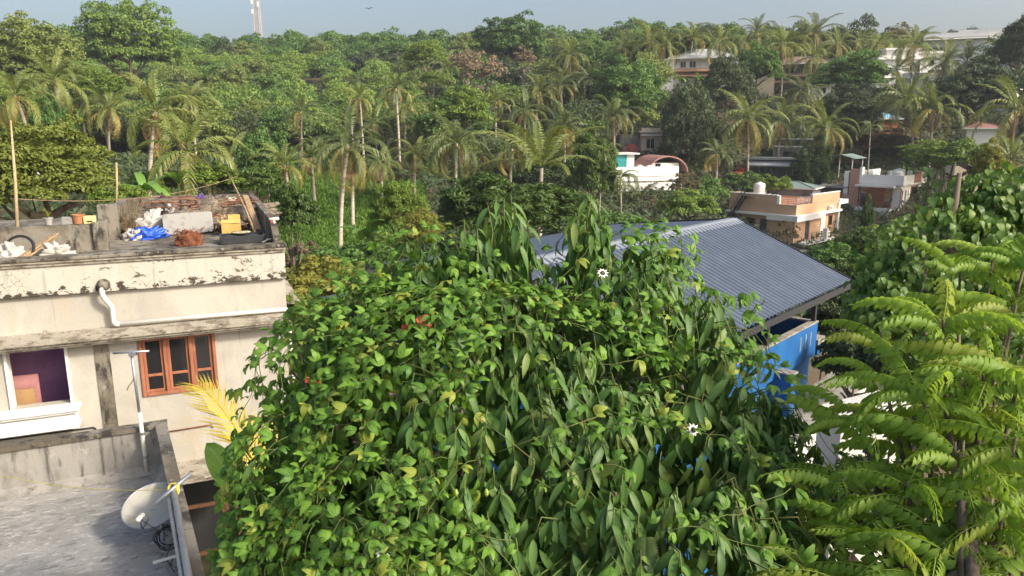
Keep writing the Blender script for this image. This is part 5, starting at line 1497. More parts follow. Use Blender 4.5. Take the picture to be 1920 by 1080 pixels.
# ------------------------------------------------------------------ coconut palms
def frond_mesh(name, seed, L=4.6, droop=1.0, npairs=30, lw=0.10, ll=0.80, hang=0.5, mat=None, curl=0.0):
    """Frond along +Y from the origin, arching and drooping, with paired strap leaflets that hang from the rib."""
    g = np.random.default_rng(seed)
    P, T = [], []
    pos = np.array([0., 0., 0.])
    ang = 0.35
    N = 24
    for k in range(N + 1):
        P.append(pos.copy())
        T.append(ang)
        ang -= droop * (1.9 / N) * (0.45 + 1.1 * k / N)
        pos = pos + np.array([curl * 0.02 * k, math.cos(ang), math.sin(ang)]) * (L / N)
    P = np.array(P)
    m = MB()
    idx = list(range(0, N + 1, 3))
    m.tube([P[i] for i in idx], [0.05 * (1 - 0.85 * i / N) for i in idx], 4)
    for k in range(npairs):
        t = 0.14 + 0.86 * (k + 0.5) / npairs
        i = t * N
        i0 = min(int(i), N - 1)
        c = P[i0] + (P[i0 + 1] - P[i0]) * (i - i0)
        d = P[i0 + 1] - P[i0]
        d = d / np.linalg.norm(d)
        size = ll * (0.35 + 0.65 * math.sin(math.pi * min(1, (t - 0.05) * 1.02)) ** 0.6)
        up = np.cross(np.array([1., 0, 0]), d)
        for s in (-1, 1):
            out = np.array([s * 1.0, 0, 0]) * (0.86 - 0.3 * t) + d * (0.42 + 0.5 * t) + up * 0.10
            out = out / np.linalg.norm(out) + g.normal(size=3) * 0.07
            q1 = c + out * size * 0.45
            q2 = c + out * size * 0.95 + np.array([0, 0, -1]) * size * (0.25 + hang * 0.55 * g.random() + 0.2 * hang)
            w = d * lw * 0.5
            b0 = len(m.v)
            m.v += [tuple(c - w * 0.7), tuple(c + w * 0.7), tuple(q1 + w), tuple(q1 - w), tuple(q2)]
            m.f += [[b0, b0 + 1, b0 + 2, b0 + 3], [b0 + 3, b0 + 2, b0 + 4]]
    me = m.mesh(name)
    if mat: me.materials.append(mat)
    return me


FR_UP = [frond_mesh('frond', 10 + k, 4.4, 0.55 + 0.12 * k, hang=0.35, mat=M['lf_palm']) for k in range(3)]
FR_MID = [frond_mesh('frond', 20 + k, 4.8, 0.95 + 0.12 * k, hang=0.6, mat=M['lf_palm']) for k in range(3)]
FR_LOW = [frond_mesh('frond', 30 + k, 4.6, 1.25 + 0.1 * k, hang=0.7, mat=M['lf_palm_yellow']) for k in range(2)]
FR_DRY = [frond_mesh('frond', 40 + k, 3.8, 1.5, npairs=24, hang=1.2, ll=0.6, mat=M['lf_palm_dry']) for k in range(2)]
FR_YOUNG = [frond_mesh('frond', 50 + k, 5.2, 0.55 + 0.1 * k, hang=0.3, npairs=40, mat=M['lf_palm']) for k in range(2)]
FR_ARECA = [frond_mesh('frond', 60 + k, 2.3, 1.15 + 0.15 * k, npairs=22, lw=0.10, ll=0.62, hang=0.25, mat=M['lf_palm_dark']) for k in range(2)]
nutm = MB()
for k in range(9):
    a = k * 2.4
    cx, cy, cz = 0.24 * math.cos(a), 0.24 * math.sin(a), -0.25 - 0.1 * (k % 3)
    nutm.lathe([(0.01, -0.14), (0.08, -0.11), (0.12, 0.0), (0.08, 0.11), (0.01, 0.14)], 8, (cx, cy, cz))
NUTS = nutm.mesh('coconut_cluster', True)
NUTS.materials.append(M['lf_palm_yellow'])


def palm(px, py, r, label, base=None, dry=2, dark=False, reach=3.8, kind='coconut', d=None, group='coconut palms', n=None, drop=None):
    """Crown heart at pixel (px, py), visible frond reach r pixels; base = pixel x offset of the foot (lean)."""
    g = rnd
    if d is None and kind == 'coconut':
        best = None
        for dd_ in range(46, 215, 3):
            q_ = at(px, py, dd_)
            h_ = q_.z - H(q_.x, q_.y)
            s_ = math.log(r * dd_ / FPX / 3.8)
            sc_ = ((h_ - 8.5) / 3.5) ** 2 + (s_ / 0.33) ** 2
            if best is None or sc_ < best[0]: best = (sc_, dd_)
        d = best[1]
    d = d or FPX * reach / r
    p = at(px, py, d)
    lean = (base or g.uniform(-6, 6)) * d / FPX
    fx, fy = p.x + lean, p.y + g.uniform(-0.5, 0.5)
    gz = H(fx, fy) - 0.1
    if kind == 'young':
        gz = min(gz, p.z - 0.2)
    if p.z - gz < 1.5 and kind != 'young':
        gz = p.z - 4.0
    e = empty({'areca': 'areca_palm'}.get(kind, 'coconut_palm'), (fx, fy, gz), 0, label, 'palm tree', group)
    top = Vector((p.x - fx, p.y - fy, p.z - gz))
    ctrl = Vector((top.x * 0.15, top.y * 0.3, top.z * 0.55))
    pts = [(1 - t) ** 2 * Vector((0, 0, 0)) + 2 * t * (1 - t) * ctrl + t * t * top for t in [k / 8 for k in range(9)]]
    r0 = 0.19 if kind != 'areca' else 0.085
    rad = [r0 * (1.35 if k == 0 else 1.0 - 0.035 * k) for k in range(9)]
    MB().tube(pts, rad, 8).build('trunk', M['palm_bark'], e, smooth=True)
    sc = r * d / FPX / 3.8
    if kind == 'areca':
        for k in range(11):
            o = link('frond', FR_ARECA[k % 2], e)
            o.location = top
            o.rotation_euler = (RAD(g.uniform(-15, 35) if k > 3 else g.uniform(35, 60)), RAD(g.uniform(-8, 8)), 2.4 * k + g.uniform(-0.2, 0.2))
            o.scale = (r * d / FPX / 1.9,) * 3
        MB().tube([top + Vector((0, 0, -1.0)), top + Vector((0, 0, 0.1))], [0.10, 0.05], 7).build('crown_shaft', M['lf_bright'], e)
        return e
    PALM_AT.append((px, py, r, p.y))
    vary = g.uniform(-22, 12)
    N = n or (g.randint(17, 24) if kind == 'coconut' else 13)
    for k in range(N):
        t = k / (N - 1)
        az = 2.39996 * k + g.uniform(-0.25, 0.25)
        el = (74 - (100 + vary) * t ** 1.1) + g.uniform(-10, 10)
        if kind == 'young':
            src, el, mm = FR_YOUNG[k % 2], 70 - 45 * t + g.uniform(-6, 6), M['lf_palm']
        elif t < 0.25:
            src, mm = FR_UP[g.randrange(3)], M['lf_palm']
        elif t < 0.78:
            src, mm = FR_MID[g.randrange(3)], M['lf_palm']
        else:
            src, mm = FR_LOW[g.randrange(2)], M['lf_palm_yellow'] if g.random() < 0.55 else M['lf_palm']
        if dark and mm is M['lf_palm']: mm = M['lf_palm_dark']
        o = link('frond', src, e, mm)
        o.location = top + Vector((0, 0, 0.0))
        o.rotation_euler = (RAD(el - 20), RAD(g.uniform(-14, 14)), az)
        o.scale = (sc * g.uniform(0.88, 1.08),) * 3
    for k in range(dry if kind == 'coconut' else 0):
        o = link('frond', FR_DRY[k % 2], e)
        o.location = top + Vector((0, 0, -0.2))
        o.rotation_euler = (RAD(g.uniform(-52, -38)), RAD(g.uniform(-10, 10)), g.uniform(0, 6.28))
        o.scale = (sc * 0.85,) * 3
    if kind == 'coconut':
        o = link('coconut_cluster', NUTS, e)
        o.location = top
        o.scale = (max(1, sc),) * 3
    return e


PALM_AT = []
PALMS = [
    (28, 178, 78, 'tall palm at the left edge with yellow hanging fronds', 18, 3), (100, 150, 70, 'dense green palm wrapped in creeper, second from the left edge', 5, 1),
    (152, 195, 50, 'palm with straight pale trunk left of the light green round tree', 0, 3), (205, 208, 58, 'palm with pale trunk leaning left above the yellow-green bush', -12, 2),
    (292, 208, 98, 'large spreading palm above the cluttered terrace', -28, 2), (352, 285, 112, 'largest palm, wide fronds just behind the terrace back wall', -18, 2),
    (357, 185, 52, 'palm with dead orange frond tip behind the largest palm', 0, 1), (470, 243, 50, 'dark palm half hidden left of the twin trunk palms', 0, 1),
    (565, 208, 46, 'small palm with short pale trunk on the wooded slope', 0, 2), (533, 308, 58, 'bushy palm with thick brown trunk right of the terrace', 6, 2),
    (583, 295, 48, 'thin palm with dry skirt left of the large twin trunk palm', 2, 4), (653, 270, 92, 'large palm whose pale trunk leans left over the grass', -24, 4),
    (662, 300, 60, 'palm with straight trunk crossing the large leaning palm', 0, 3), (712, 308, 48, 'ragged palm beside the bare brown shrub', 0, 3),
    (600, 285, 44, 'narrow palm behind the thin palm with dry skirt', -4, 2),
    (674, 182, 42, 'palm with rusty skirt halfway up the slope', 0, 4), (742, 165, 46, 'drooping palm on the slope near the bright green tree', 0, 3),
    (762, 200, 44, 'palm just below the drooping palm on the slope', 0, 2), (790, 238, 48, 'dark palm in the shaded hollow mid slope', 0, 3),
    (778, 290, 46, 'small palm with bright white trunk', 0, 2), (856, 268, 72, 'bright palm with symmetric crown left of the mango tree', 0, 2),
    (908, 292, 40, 'little ragged palm right of the symmetric bright palm', 0, 2), (745, 262, 44, 'palm between the white trunk palm and the large leaning palm', 0, 2),
    (700, 232, 42, 'palm above the large leaning palm', 0, 2),
    (960, 278, 58, 'palm with rusty trunk above the mango tree', 0, 3), (985, 208, 60, 'palm with full crown above the mango tree', 0, 2),
    (1058, 238, 66, 'broad palm on the slope left of the dark trunk palm', 0, 2),
    (1068, 102, 44, 'distant palm with orange nuts near the hill crest', 0, 3), (1052, 160, 46, 'shaggy palm with thick brown skirt mid slope', 0, 4), (1106, 148, 48, 'palm with tall thin dark trunk', 8, 1),
    (1150, 218, 56, 'palm with straight brown trunk above the barrel roof house', 0, 2),
    (1222, 80, 52, 'left one of the pale twin palms beside the pale hip roof', -4, 3), (1244, 88, 46, 'right one of the pale twin palms beside the pale hip roof', -8, 2), (1172, 88, 40, 'palm behind the pale twin palms', 0, 2),
    (1345, 288, 42, 'lone ragged palm with tall pale trunk before the big dark tree', 2, 3), (1402, 222, 66, 'yellow fronded palm whose trunk splits the view above the red truck', 6, 4),
    (1350, 80, 48, 'slender palm rising in front of the pale hip roof house', 0, 2), (1468, 85, 50, 'palm with pale trunk before the brown hip roof house', 4, 2),
    (1528, 62, 52, 'tallest palm on the skyline above the brown hip roof', 0, 2), (1524, 108, 44, 'palm directly below the tallest skyline palm', -4, 2), (1570, 84, 40, 'green palm right of the tallest skyline palm', 0, 1),
    (1466, 228, 58, 'palm with dark trunk before the grey sheds', 0, 3), (1547, 240, 60, 'palm with rusty skirt above the leafy white flecked tree', 0, 4), (1506, 170, 52, 'star shaped palm in front of the grey slope house', 2, 2),
    (1700, 190, 68, 'palm with golden fronds and curved white trunk', 26, 3), (1748, 205, 62, 'palm with white trunk right of the golden fronded palm', 8, 3), (1728, 196, 44, 'thin palm between the two white trunk palms', 10, 2),
    (1716, 85, 48, 'palm before the white stair house on the skyline', 0, 2), (1770, 118, 60, 'large palm below the long white house', -4, 3), (1682, 132, 42, 'dark palm against the white stair wall', 0, 1), (1812, 118, 54, 'green palm before the white villa', 0, 1),
    (1905, 205, 84, 'wide palm cut by the right edge', 0, 2),
    (1644, 82, 36, 'small skyline palm left of the white stair house', 0, 1), (1612, 78, 34, 'feathery skyline palm near the tall tree', 0, 1), (1400, 78, 40, 'skyline palm right of the pale hip roof house', 0, 1), (1420, 60, 40, 'dark skyline palm with upright fronds', 0, 0),
    (1300, 70, 40, 'palm behind the pale hip roof', 0, 1), (1010, 170, 44, 'palm in the shade above the full crowned palm', 0, 2), (930, 190, 42, 'palm below the pinkish bare tree', 0, 2), (840, 130, 40, 'high palm on the slope near the bright yellow-green tree', 0, 1),
    (1895, 300, 60, 'palm low at the right edge among shrubs', 0, 2),
]
for q in PALMS:
    palm(q[0], q[1], q[2], q[3], q[4], q[5], dark=(rnd.random() < 0.35 or 'dark' in q[3]))
YOUNG = [(820, 352, 62, 'young trunkless palm left of the mango tree'), (1015, 315, 105, 'big young palm with upright fronds behind the mango tree'), (245, 340, 62, 'young palm left of the largest palm'),
         (430, 300, 55, 'young palm right of the largest palm'), (660, 235, 40, 'young palm above the large leaning palm'), (1290, 405, 40, 'young palm with upright fronds before the barrel roof house'), (1220, 390, 52, 'dark young palm by the barrel roof house')]
for q in YOUNG:
    palm(q[0], q[1], q[2], q[3], 0, 0, kind='young', reach=4.2, group='young palms')
for q in [(1130, 285, 36, 'areca palm with thin white trunk left of the teal panel'), (1163, 335, 36, 'areca palm with thin white trunk before the barrel roof house'), (1632, 240, 26, 'areca palm by the blue roofed hut')]:
    palm(q[0], q[1], q[2], q[3], 0, 0, kind='areca', reach=1.9, group='areca palms', dark=True)
for q in [(1198, 372, 44, 'dark bushy palm right of the areca before the barrel roof house')]:
    palm(q[0], q[1], q[2], q[3], 0, 0, kind='young', reach=3.2, dark=True, group='young palms')

# ------------------------------------------------------------------ named trees
T = tree_px
T('broadleaf_tree', 80, 340, 130, 95, 34, CR_XL[1], M['lf_olive'], 'yellow-green rounded tree behind the terrace at the left edge')
T('broadleaf_tree', 190, 165, 36, 34, 105, CR_MID[0], M['lf_bright'], 'light green rounded tree between two palms at upper left')
T('mango_tree', 955, 400, 132, 80, 42, CR_MANGO[0], M['lf_mango'], 'dense dark green mango tree behind the vine covered tree')
T('mango_tree', 905, 385, 75, 62, 44, CR_MANGO[1], M['lf_mango'], 'bright topped mango tree at the left of the dense mango tree')
T('broadleaf_tree', 752, 405, 52, 55, 40, CR_FINE[1], M['lf_bright'], 'light green bushy tree left of the mango trees')
T('broadleaf_tree', 790, 440, 40, 40, 36, CR_FINE[2], M['lf_yellow'], 'yellowish low tree in front of the light green bushy tree')
T('broadleaf_tree', 905, 135, 46, 38, 130, CR_SPARSE[0], M['lf_dry'], 'pinkish brown nearly bare tree on the slope')
T('broadleaf_tree', 870, 120, 30, 26, 135, CR_SPARSE[1], M['lf_dry'], 'smaller beige bare tree left of the pinkish one')
T('broadleaf_tree', 985, 110, 24, 22, 150, CR_SPARSE[2], M['lf_dry'], 'small reddish bare tree below the crest')
T('broadleaf_tree', 240, 88, 84, 70, 165, CR_XL[0], M['lf_hill_a'], 'very large rounded tree standing above the left skyline')
T('broadleaf_tree', 960, 86, 66, 46, 190, CR_XL[1], M['lf_hill_b'], 'large dark tree on the skyline in the middle')
T('broadleaf_tree', 60, 115, 85, 65, 130, CR_XL[0], M['lf_hill_c'], 'large olive tree at the left edge below the skyline')
T('broadleaf_tree', 1292, 262, 55, 84, 114, CR_XL[0], M['lf_hill_d'], 'big dark tree standing before the cream house')
T('broadleaf_tree', 1362, 172, 46, 56, 126, CR_FINE[1], M['lf_hill_d'], 'dark feathery tree below the pale hip roof house')
T('broadleaf_tree', 1170, 190, 62, 66, 118, CR_FINE[2], M['lf_hill_b'], 'dense dark green tree left of the big dark tree')
T('broadleaf_tree', 1110, 330, 48, 80, 74, CR_FINE[0], M['lf_mango'], 'leafy green tree left of the barrel roof house')
T('broadleaf_tree', 1600, 145, 62, 42, 128, CR_FINE[1], M['lf_hill_b'], 'wide feathery tree before the white stair house')
T('broadleaf_tree', 1590, 225, 52, 52, 116, CR_FINE[2], M['lf_hill_d'], 'dark tree in the hollow above the white house')
T('broadleaf_tree', 1830, 185, 72, 60, 108, CR_FINE[0], M['lf_hill_d'], 'dark grey-green feathery tree at right below the villa')
T('broadleaf_tree', 1912, 100, 38, 62, 120, CR_FINE[1], M['lf_hill_d'], 'dark tree at the right edge before the villa')
T('broadleaf_tree', 1865, 110, 26, 40, 150, CR_SPARSE[0], M['lf_hill_d'], 'slim dark tree in front of the white villa')
T('broadleaf_tree', 1690, 66, 26, 22, 165, CR_SPARSE[1], M['lf_scrub'], 'thin bare tree on the skyline left of the long white house')
T('broadleaf_tree', 1526, 322, 34, 54, 106, CR_FINE[2], M['lf_mango'], 'leafy pyramid shaped tree beside the grey sheds')
T('broadleaf_tree', 1625, 425, 13, 46, 72, CR_FINE[0], M['lf_mango'], 'narrow creeper clad tree in front of the white house')
T('broadleaf_tree', 1475, 440, 24, 26, 76, CR_SPARSE[1], M['lf_scrub'], 'small dry looking tree in front of the orange house')
T('broadleaf_tree', 1612, 470, 48, 38, 34, CR_FINE[1], M['lf_mango'], 'glossy green tree right of the orange house')
T('broadleaf_tree', 1645, 445, 36, 22, 60, CR_BUSH[0], M['lf_bright'], 'low bright shrub tree below the white house balcony')
T('broadleaf_tree', 1705, 425, 40, 20, 70, CR_BUSH[1], M['lf_hill_a'], 'low feathery shrub tree right of the white house')
e = T('broadleaf_tree', 1850, 322, 78, 48, 52, CR_FINE[0], M['lf_yellow'], 'straggly yellowish tree above the broad leaved tree at right')
e.children[0].scale.x *= 0.35
e.children[0].scale.y *= 0.35
T('broadleaf_tree', 1790, 300, 60, 40, 82, CR_BUSH[2], M['lf_bright'], 'banana like bright clump right of the white house')
T('broadleaf_tree', 870, 215, 52, 38, 108, CR_MID[3], M['lf_bright'], 'fresh green layered tree in the middle of the slope')
T('broadleaf_tree', 800, 105, 34, 26, 160, CR_MID[4], M['lf_bright'], 'bright yellow-green tree high on the slope')
T('broadleaf_tree', 810, 150, 20, 14, 150, CR_MID[2], M['lf_bright'], 'small vivid green tree beside the high palm')
T('broadleaf_tree', 1420, 130, 42, 40, 135, CR_FINE[2], M['lf_hill_b'], 'leafy tree between the two hip roof houses')
T('broadleaf_tree', 1285, 350, 30, 30, 90, CR_SPARSE[0], M['lf_scrub'], 'thin dry tree right of the barrel roof house')
T('broadleaf_tree', 1290, 388, 48, 32, 70, CR_BUSH[1], M['lf_hill_a'], 'green thicket tree left of the orange house')
T('broadleaf_tree', 1215, 150, 40, 40, 140, CR_MID[5], M['lf_hill_c'], 'olive tree below the pale twin palms')
T('broadleaf_tree', 725, 330, 40, 40, 75, CR_SPARSE[1], M['lf_scrub'], 'leafless brown shrub tree by the ragged palm')
T('broadleaf_tree', 500, 300, 46, 60, 66, CR_BUSH[0], M['lf_hill_b'], 'creeper clad tree right of the terrace corner')
T('broadleaf_tree', 100, 240, 30, 60, 70, CR_BUSH[1], M['lf_hill_b'], 'creeper clad trunk below the second palm')
SHR = [(545, 405, 42, 60, 30, 0, 'lf_mango', 'tall hedge right of the cluttered terrace'), (600, 545, 95, 60, 26, 1, 'lf_yellow', 'olive shrub between the cream house and the vine'), (560, 610, 40, 62, 19, 2, 'lf_bright', 'light green shrub hugging the cream house corner'),
       (660, 500, 85, 48, 32, 0, 'lf_hill_b', 'grey-green shrub below the leaning palm'), (720, 480, 62, 42, 38, 1, 'lf_hill_a', 'broad shrub right of the board fence'), (700, 540, 75, 42, 27, 2, 'lf_hill_b', 'dark shrub beside the lean-to roof'),
       (580, 495, 45, 40, 36, 1, 'lf_scrub', 'dry shrub below the thin palm'), (480, 345, 52, 36, 48, 0, 'lf_mango', 'leafy shrub beyond the terrace back corner'), (400, 335, 52, 30, 46, 1, 'lf_bright', 'bright broad leaved shrub beyond the terrace back wall'),
       (225, 375, 46, 30, 32, 2, 'lf_bright', 'light shrub behind the terrace pillar'), (300, 345, 46, 28, 48, 0, 'lf_mango', 'shrub under the largest palm'),
       (1650, 298, 66, 30, 120, 1, 'lf_scrub', 'dry brown scrub above the white house roof'), (1585, 322, 36, 24, 116, 0, 'lf_scrub', 'dry brown scrub left of the roof canopy'), (1760, 290, 62, 26, 100, 2, 'lf_bright', 'green thicket under the white palm trunks'),
       (1395, 345, 34, 24, 108, 0, 'lf_hill_b', 'dark thicket beside the red truck'), (1325, 365, 34, 34, 92, 1, 'lf_hill_b', 'thicket right of the barrel roof house'), (1450, 350, 30, 22, 95, 2, 'lf_bright', 'banana clump behind the orange house'),
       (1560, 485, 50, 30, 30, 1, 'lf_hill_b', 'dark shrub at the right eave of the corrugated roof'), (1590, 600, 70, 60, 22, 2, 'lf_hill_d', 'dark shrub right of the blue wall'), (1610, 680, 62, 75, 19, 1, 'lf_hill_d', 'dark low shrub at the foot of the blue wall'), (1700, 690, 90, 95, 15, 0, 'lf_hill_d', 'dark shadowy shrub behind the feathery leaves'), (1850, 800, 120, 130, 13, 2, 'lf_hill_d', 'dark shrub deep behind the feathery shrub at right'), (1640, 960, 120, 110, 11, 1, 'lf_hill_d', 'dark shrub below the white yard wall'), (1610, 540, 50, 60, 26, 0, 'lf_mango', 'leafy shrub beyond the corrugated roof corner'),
       (1150, 425, 60, 30, 60, 0, 'lf_hill_b', 'thicket behind the corrugated ridge'), (1080, 440, 60, 34, 52, 1, 'lf_hill_d', 'dark thicket right of the mango tree'), (850, 470, 60, 40, 34, 2, 'lf_hill_d', 'dark shrub under the mango trees')]
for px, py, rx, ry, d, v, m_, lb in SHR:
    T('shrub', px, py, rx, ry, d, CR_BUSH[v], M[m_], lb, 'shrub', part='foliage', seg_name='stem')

# ------------------------------------------------------------------ banana clumps on the slope
def banana_leaf_mesh(name, seed, L=2.0, W=0.5, n=10, droop=1.2, tear=0.0):
    v, f, uv = [], [], []
    ang, y, z = 1.1, 0.0, 0.0
    for k in range(n + 1):
        t = k / n
        w_ = W * 0.5 * (math.sin(math.pi * min(1, 0.06 + 0.94 * t)) ** 0.55) * (1 if t < 0.98 else 0.3)
        for i, s in enumerate((-1, -0.5, 0, 0.5, 1)):
            fold = 0.12 * W * abs(s) * (1 if t < 0.7 else 0.6)
            v.append((s * w_, y - fold * math.sin(ang) * -0.5, z + fold * 0.6 + 0.02 * math.sin(7 * t * 3 + s * 4 + seed)))
            uv.append((0.5 + 0.5 * s, t))
        ang -= droop * 1.7 / n
        y += math.cos(ang) * L / n
        z += math.sin(ang) * L / n
    for k in range(n):
        for i in range(4):
            a = k * 5 + i
            f.append((a, a + 1, a + 6, a + 5))
    me = mesh_np(name, v, f, uv=uv, smooth=True)
    me.materials.append(M['lf_banana'])
    return me
BAN = [banana_leaf_mesh('leaf', k, 2.2, 0.55, droop=0.9 + 0.3 * k) for k in range(3)]
for px, py, d, lb in [(1275, 150, 140, 'banana plant below the pale hip roof house'), (1310, 150, 140, 'second banana plant right of the one below the pale hip roof'), (1700, 318, 100, 'banana plant between the roof canopy and the white palm trunks'),
                      (1740, 330, 92, 'banana plant right of the white house tanks'), (1765, 345, 84, 'tall banana plant at the right wall of the white house'), (1785, 300, 104, 'banana plant under the right white trunk palm'),
                      (1436, 345, 97, 'banana plant behind the orange house tanks'), (1260, 400, 84, 'banana plant below the barrel roof house'), (335, 345, 44, 'banana plant under the largest palm'), (690, 445, 40, 'banana plant near the mango tree'), (270, 360, 40, 'banana plant behind the terrace straw weed')]:
    p = at(px, py, d)
    gz = min(H(p.x, p.y), p.z - 0.5)
    gz = max(gz, p.z - 4)
    e = empty('banana_plant', (p.x, p.y, gz), rnd.uniform(0, 360), lb, 'banana plant', 'banana plants')
    hh = p.z - gz
    MB().tube([(0, 0, 0), (0.03, 0, hh * 0.5), (0, 0, hh)], [0.16, 0.13, 0.07], 8).build('stem', M['vine_stem'], e, smooth=True)
    for k in range(8):
        o = link('leaf', BAN[k % 3], e)
        o.location = (0, 0, hh)
        o.rotation_euler = (RAD(rnd.uniform(-25, 25)), 0, 2.4 * k)
        o.scale = (rnd.uniform(0.8, 1.15),) * 3

# ------------------------------------------------------------------ the wood: individual trees, the farthest joined as one mass
taken = [(o.location.x, o.location.y, 6.0) for o in bpy.data.objects if o.type == 'EMPTY' and o.get('category') in ('house',) and o.location.y > 40]
spots = []
g = random.Random(77)
tries = 0
while tries < 26000:
    tries += 1
    d = 62 + 215 * g.random() ** 0.75
    u = g.uniform(-0.80, 0.80)
    x, y = u * d, d
    z = H(x, y)
    if -0.36 < u < -0.10 and d < 88: continue
    if d < 75 and u > -0.36: continue
    if u > 0.1 and d < 112: continue
    sp = 4.6 + 0.018 * d
    if u > 0.18:
        sp *= 1.15
    if any((x - a) ** 2 + (y - b_) ** 2 < r_ * r_ for a, b_, r_ in taken): continue
    if any((x - a) ** 2 + (y - b_) ** 2 < sp * sp for a, b_ in spots): continue
    spots.append((x, y))
# keep sight lines to the houses open
house_lines = [(o.location.x / o.location.y, o.location.y, HW.get(o.name, 6.0)) for o in bpy.data.objects if o.type == 'EMPTY' and o.get('category') == 'house' and o.location.y > 60]
KINDS = [('lf_hill_a', 'olive-green broadleaf tree in the hillside wood', 'olive-green wood trees', 'olive-green'), ('lf_hill_b', 'mid green broadleaf tree in the hillside wood', 'mid green wood trees', 'mid green'),
         ('lf_hill_c', 'yellowish broadleaf tree in the hillside wood', 'yellowish wood trees', 'yellowish'), ('lf_hill_d', 'dark green broadleaf tree in the hillside wood', 'dark green wood trees', 'dark green')]
spots.sort(key=lambda q: q[1])
near_trees, far_trees = [], []
for (x, y) in spots:
    blocked = False
    top_ = Vector((x, y, H(x, y) + (9.0 if y > 105 else 6.0)))
    zr = top_.z - CAM_Z
    dpt = y * CP - zr * SP
    tpx, tpy, rpx = 960 + FPX * x / dpt, 540 - FPX * (y * SP + zr * CP) / dpt, FPX * (4.2 if y > 105 else 3.0) / dpt
    for qx, qy, qr, qd in PALM_AT:
        if y < qd + 1 and abs(tpx - qx) < rpx * 0.8 + qr * 0.35 and tpy < qy + qr * 0.75 and tpy > qy - 2.2 * qr: blocked = True
    for u, hy, hw_ in house_lines:
        if y < hy and y > hy - 50 and abs(x / y - u) < (hw_ + 2.5) / hy: blocked = True
    if blocked: continue
    (near_trees if len(near_trees) < 292 else far_trees).append((x, y))
wood = {}
for i, (x, y) in enumerate(near_trees):
    z = H(x, y)
    px_u = x / y
    hgt = g.uniform(4.6, 7.2) * (0.62 if y < 105 else 1.0)
    r = g.uniform(4.0, 5.6) * (0.72 if y < 105 else 1.0)
    wts = (0.42, 0.26, 0.18, 0.14) if px_u < -0.08 else ((0.2, 0.34, 0.12, 0.34) if px_u < 0.2 else (0.18, 0.34, 0.16, 0.32))
    k = g.choices(range(4), wts)[0]
    e = tree('broadleaf_tree', (x, y, z), r, hgt, CR_MID[g.randrange(7)], M[KINDS[k][0]], KINDS[k][1], group=KINDS[k][2], sz=g.uniform(0.85, 1.25))
    tier = 'low on the slope' if y < 105 else ('halfway up the slope' if y < 140 else ('on the upper slope' if y < 180 else 'near the crest'))
    zone = ['at the left edge', 'above the cluttered terrace', 'above the grassy plot', 'above the mango trees', 'above the corrugated roof', 'around the hip roofs', 'at the right edge'][min(6, max(0, int((px_u + 0.70) / 0.2)))]
    wood.setdefault((KINDS[k][3], tier, zone), []).append((px_u, e))
ORD = ['leftmost', 'second from left', 'third from left', 'fourth from left', 'fifth from left', 'sixth from left', 'seventh from left', 'eighth from left', 'ninth from left', 'tenth from left', 'eleventh from left', 'twelfth from left', 'thirteenth from left', 'fourteenth from left']
for (kc, tier, zone), L_ in wood.items():
    L_.sort(key=lambda q: q[0])
    for i, (_, e) in enumerate(L_):
        if len(L_) == 1:
            e['label'] = '%s tree %s %s' % (kc, tier, zone)
        else:
            e['label'] = '%s of the %s trees %s %s' % ('rightmost' if i == len(L_) - 1 else ORD[min(i, 13)], kc, tier, zone)
if far_trees:
    vs, fs, ts = [], [], []
    nb = 0
    for (x, y) in far_trees:
        z = H(x, y)
        src = CR_FAR[g.randrange(4)]
        n = len(src.vertices)
        co = np.empty(n * 3, dtype=np.float32)
        src.vertices.foreach_get('co', co)
        co = co.reshape(-1, 3)
        a = g.uniform(0, 6.28)
        R = np.array([[math.cos(a), -math.sin(a), 0], [math.sin(a), math.cos(a), 0], [0, 0, 1]])
        r = g.uniform(4.2, 6.0)
        vs.append((co @ R.T) * np.array([r, r, r * g.uniform(0.8, 1.2)]) + np.array([x, y, z + g.uniform(5, 8.5)]))
        fs.append(np.arange(n).reshape(-1, 4) + nb)
        t_ = np.empty(n // 4, dtype=np.float32)
        src.attributes['tint'].data.foreach_get('value', t_)
        ts.append(np.clip(t_ * 0.6 + g.uniform(0, 0.9), 0, 1.6))
        nb += n
    fo = link('far_wood', mesh_np('far_wood', np.concatenate(vs), np.concatenate(fs), tint=np.concatenate(ts)), None, M['lf_hill_b'])
    tag(fo, 'far green treetops along the crest of the hill', 'wood', kind='stuff')

# undergrowth on the slopes and grass on the palm plot
def tuft_field(name, pts, h_, mat, label, cat, seed, blades=7, w_=0.05):
    g_ = np.random.default_rng(seed)
    n = len(pts)
    P = np.repeat(pts, blades, axis=0) + np.concatenate([g_.normal(size=(n * blades, 2)) * 0.22, np.zeros((n * blades, 1))], 1)
    a = g_.random(n * blades) * 6.283
    hh = h_ * (0.5 + 0.9 * g_.random(n * blades))
    tip = P + np.stack([np.cos(a) * hh * 0.5, np.sin(a) * hh * 0.5, hh], 1)
    s = np.stack([-np.sin(a), np.cos(a), np.zeros_like(a)], 1) * (w_ * (0.6 + 0.8 * g_.random(n * blades)))[:, None]
    mid = (P + tip) * 0.5 + np.array([0, 0, 1.0]) * (hh * 0.15)[:, None]
    v = np.stack([P - s, P + s, mid + s, mid - s], 1)
    v2 = np.stack([mid - s, mid + s, tip, tip], 1)
    V = np.concatenate([v.reshape(-1, 3), v2.reshape(-1, 3)[:, :]])
    k = n * blades
    f = np.arange(k * 4).reshape(-1, 4)
    o = link(name, mesh_np(name, np.concatenate([v.reshape(-1, 3), np.stack([mid - s, mid + s, tip + s * 0.1, tip - s * 0.1], 1).reshape(-1, 3)]), np.concatenate([f, f + k * 4]), tint=np.tile(g_.random(k), 2)), None, mat)
    return tag(o, label, cat, kind='stuff')
gp_ = []
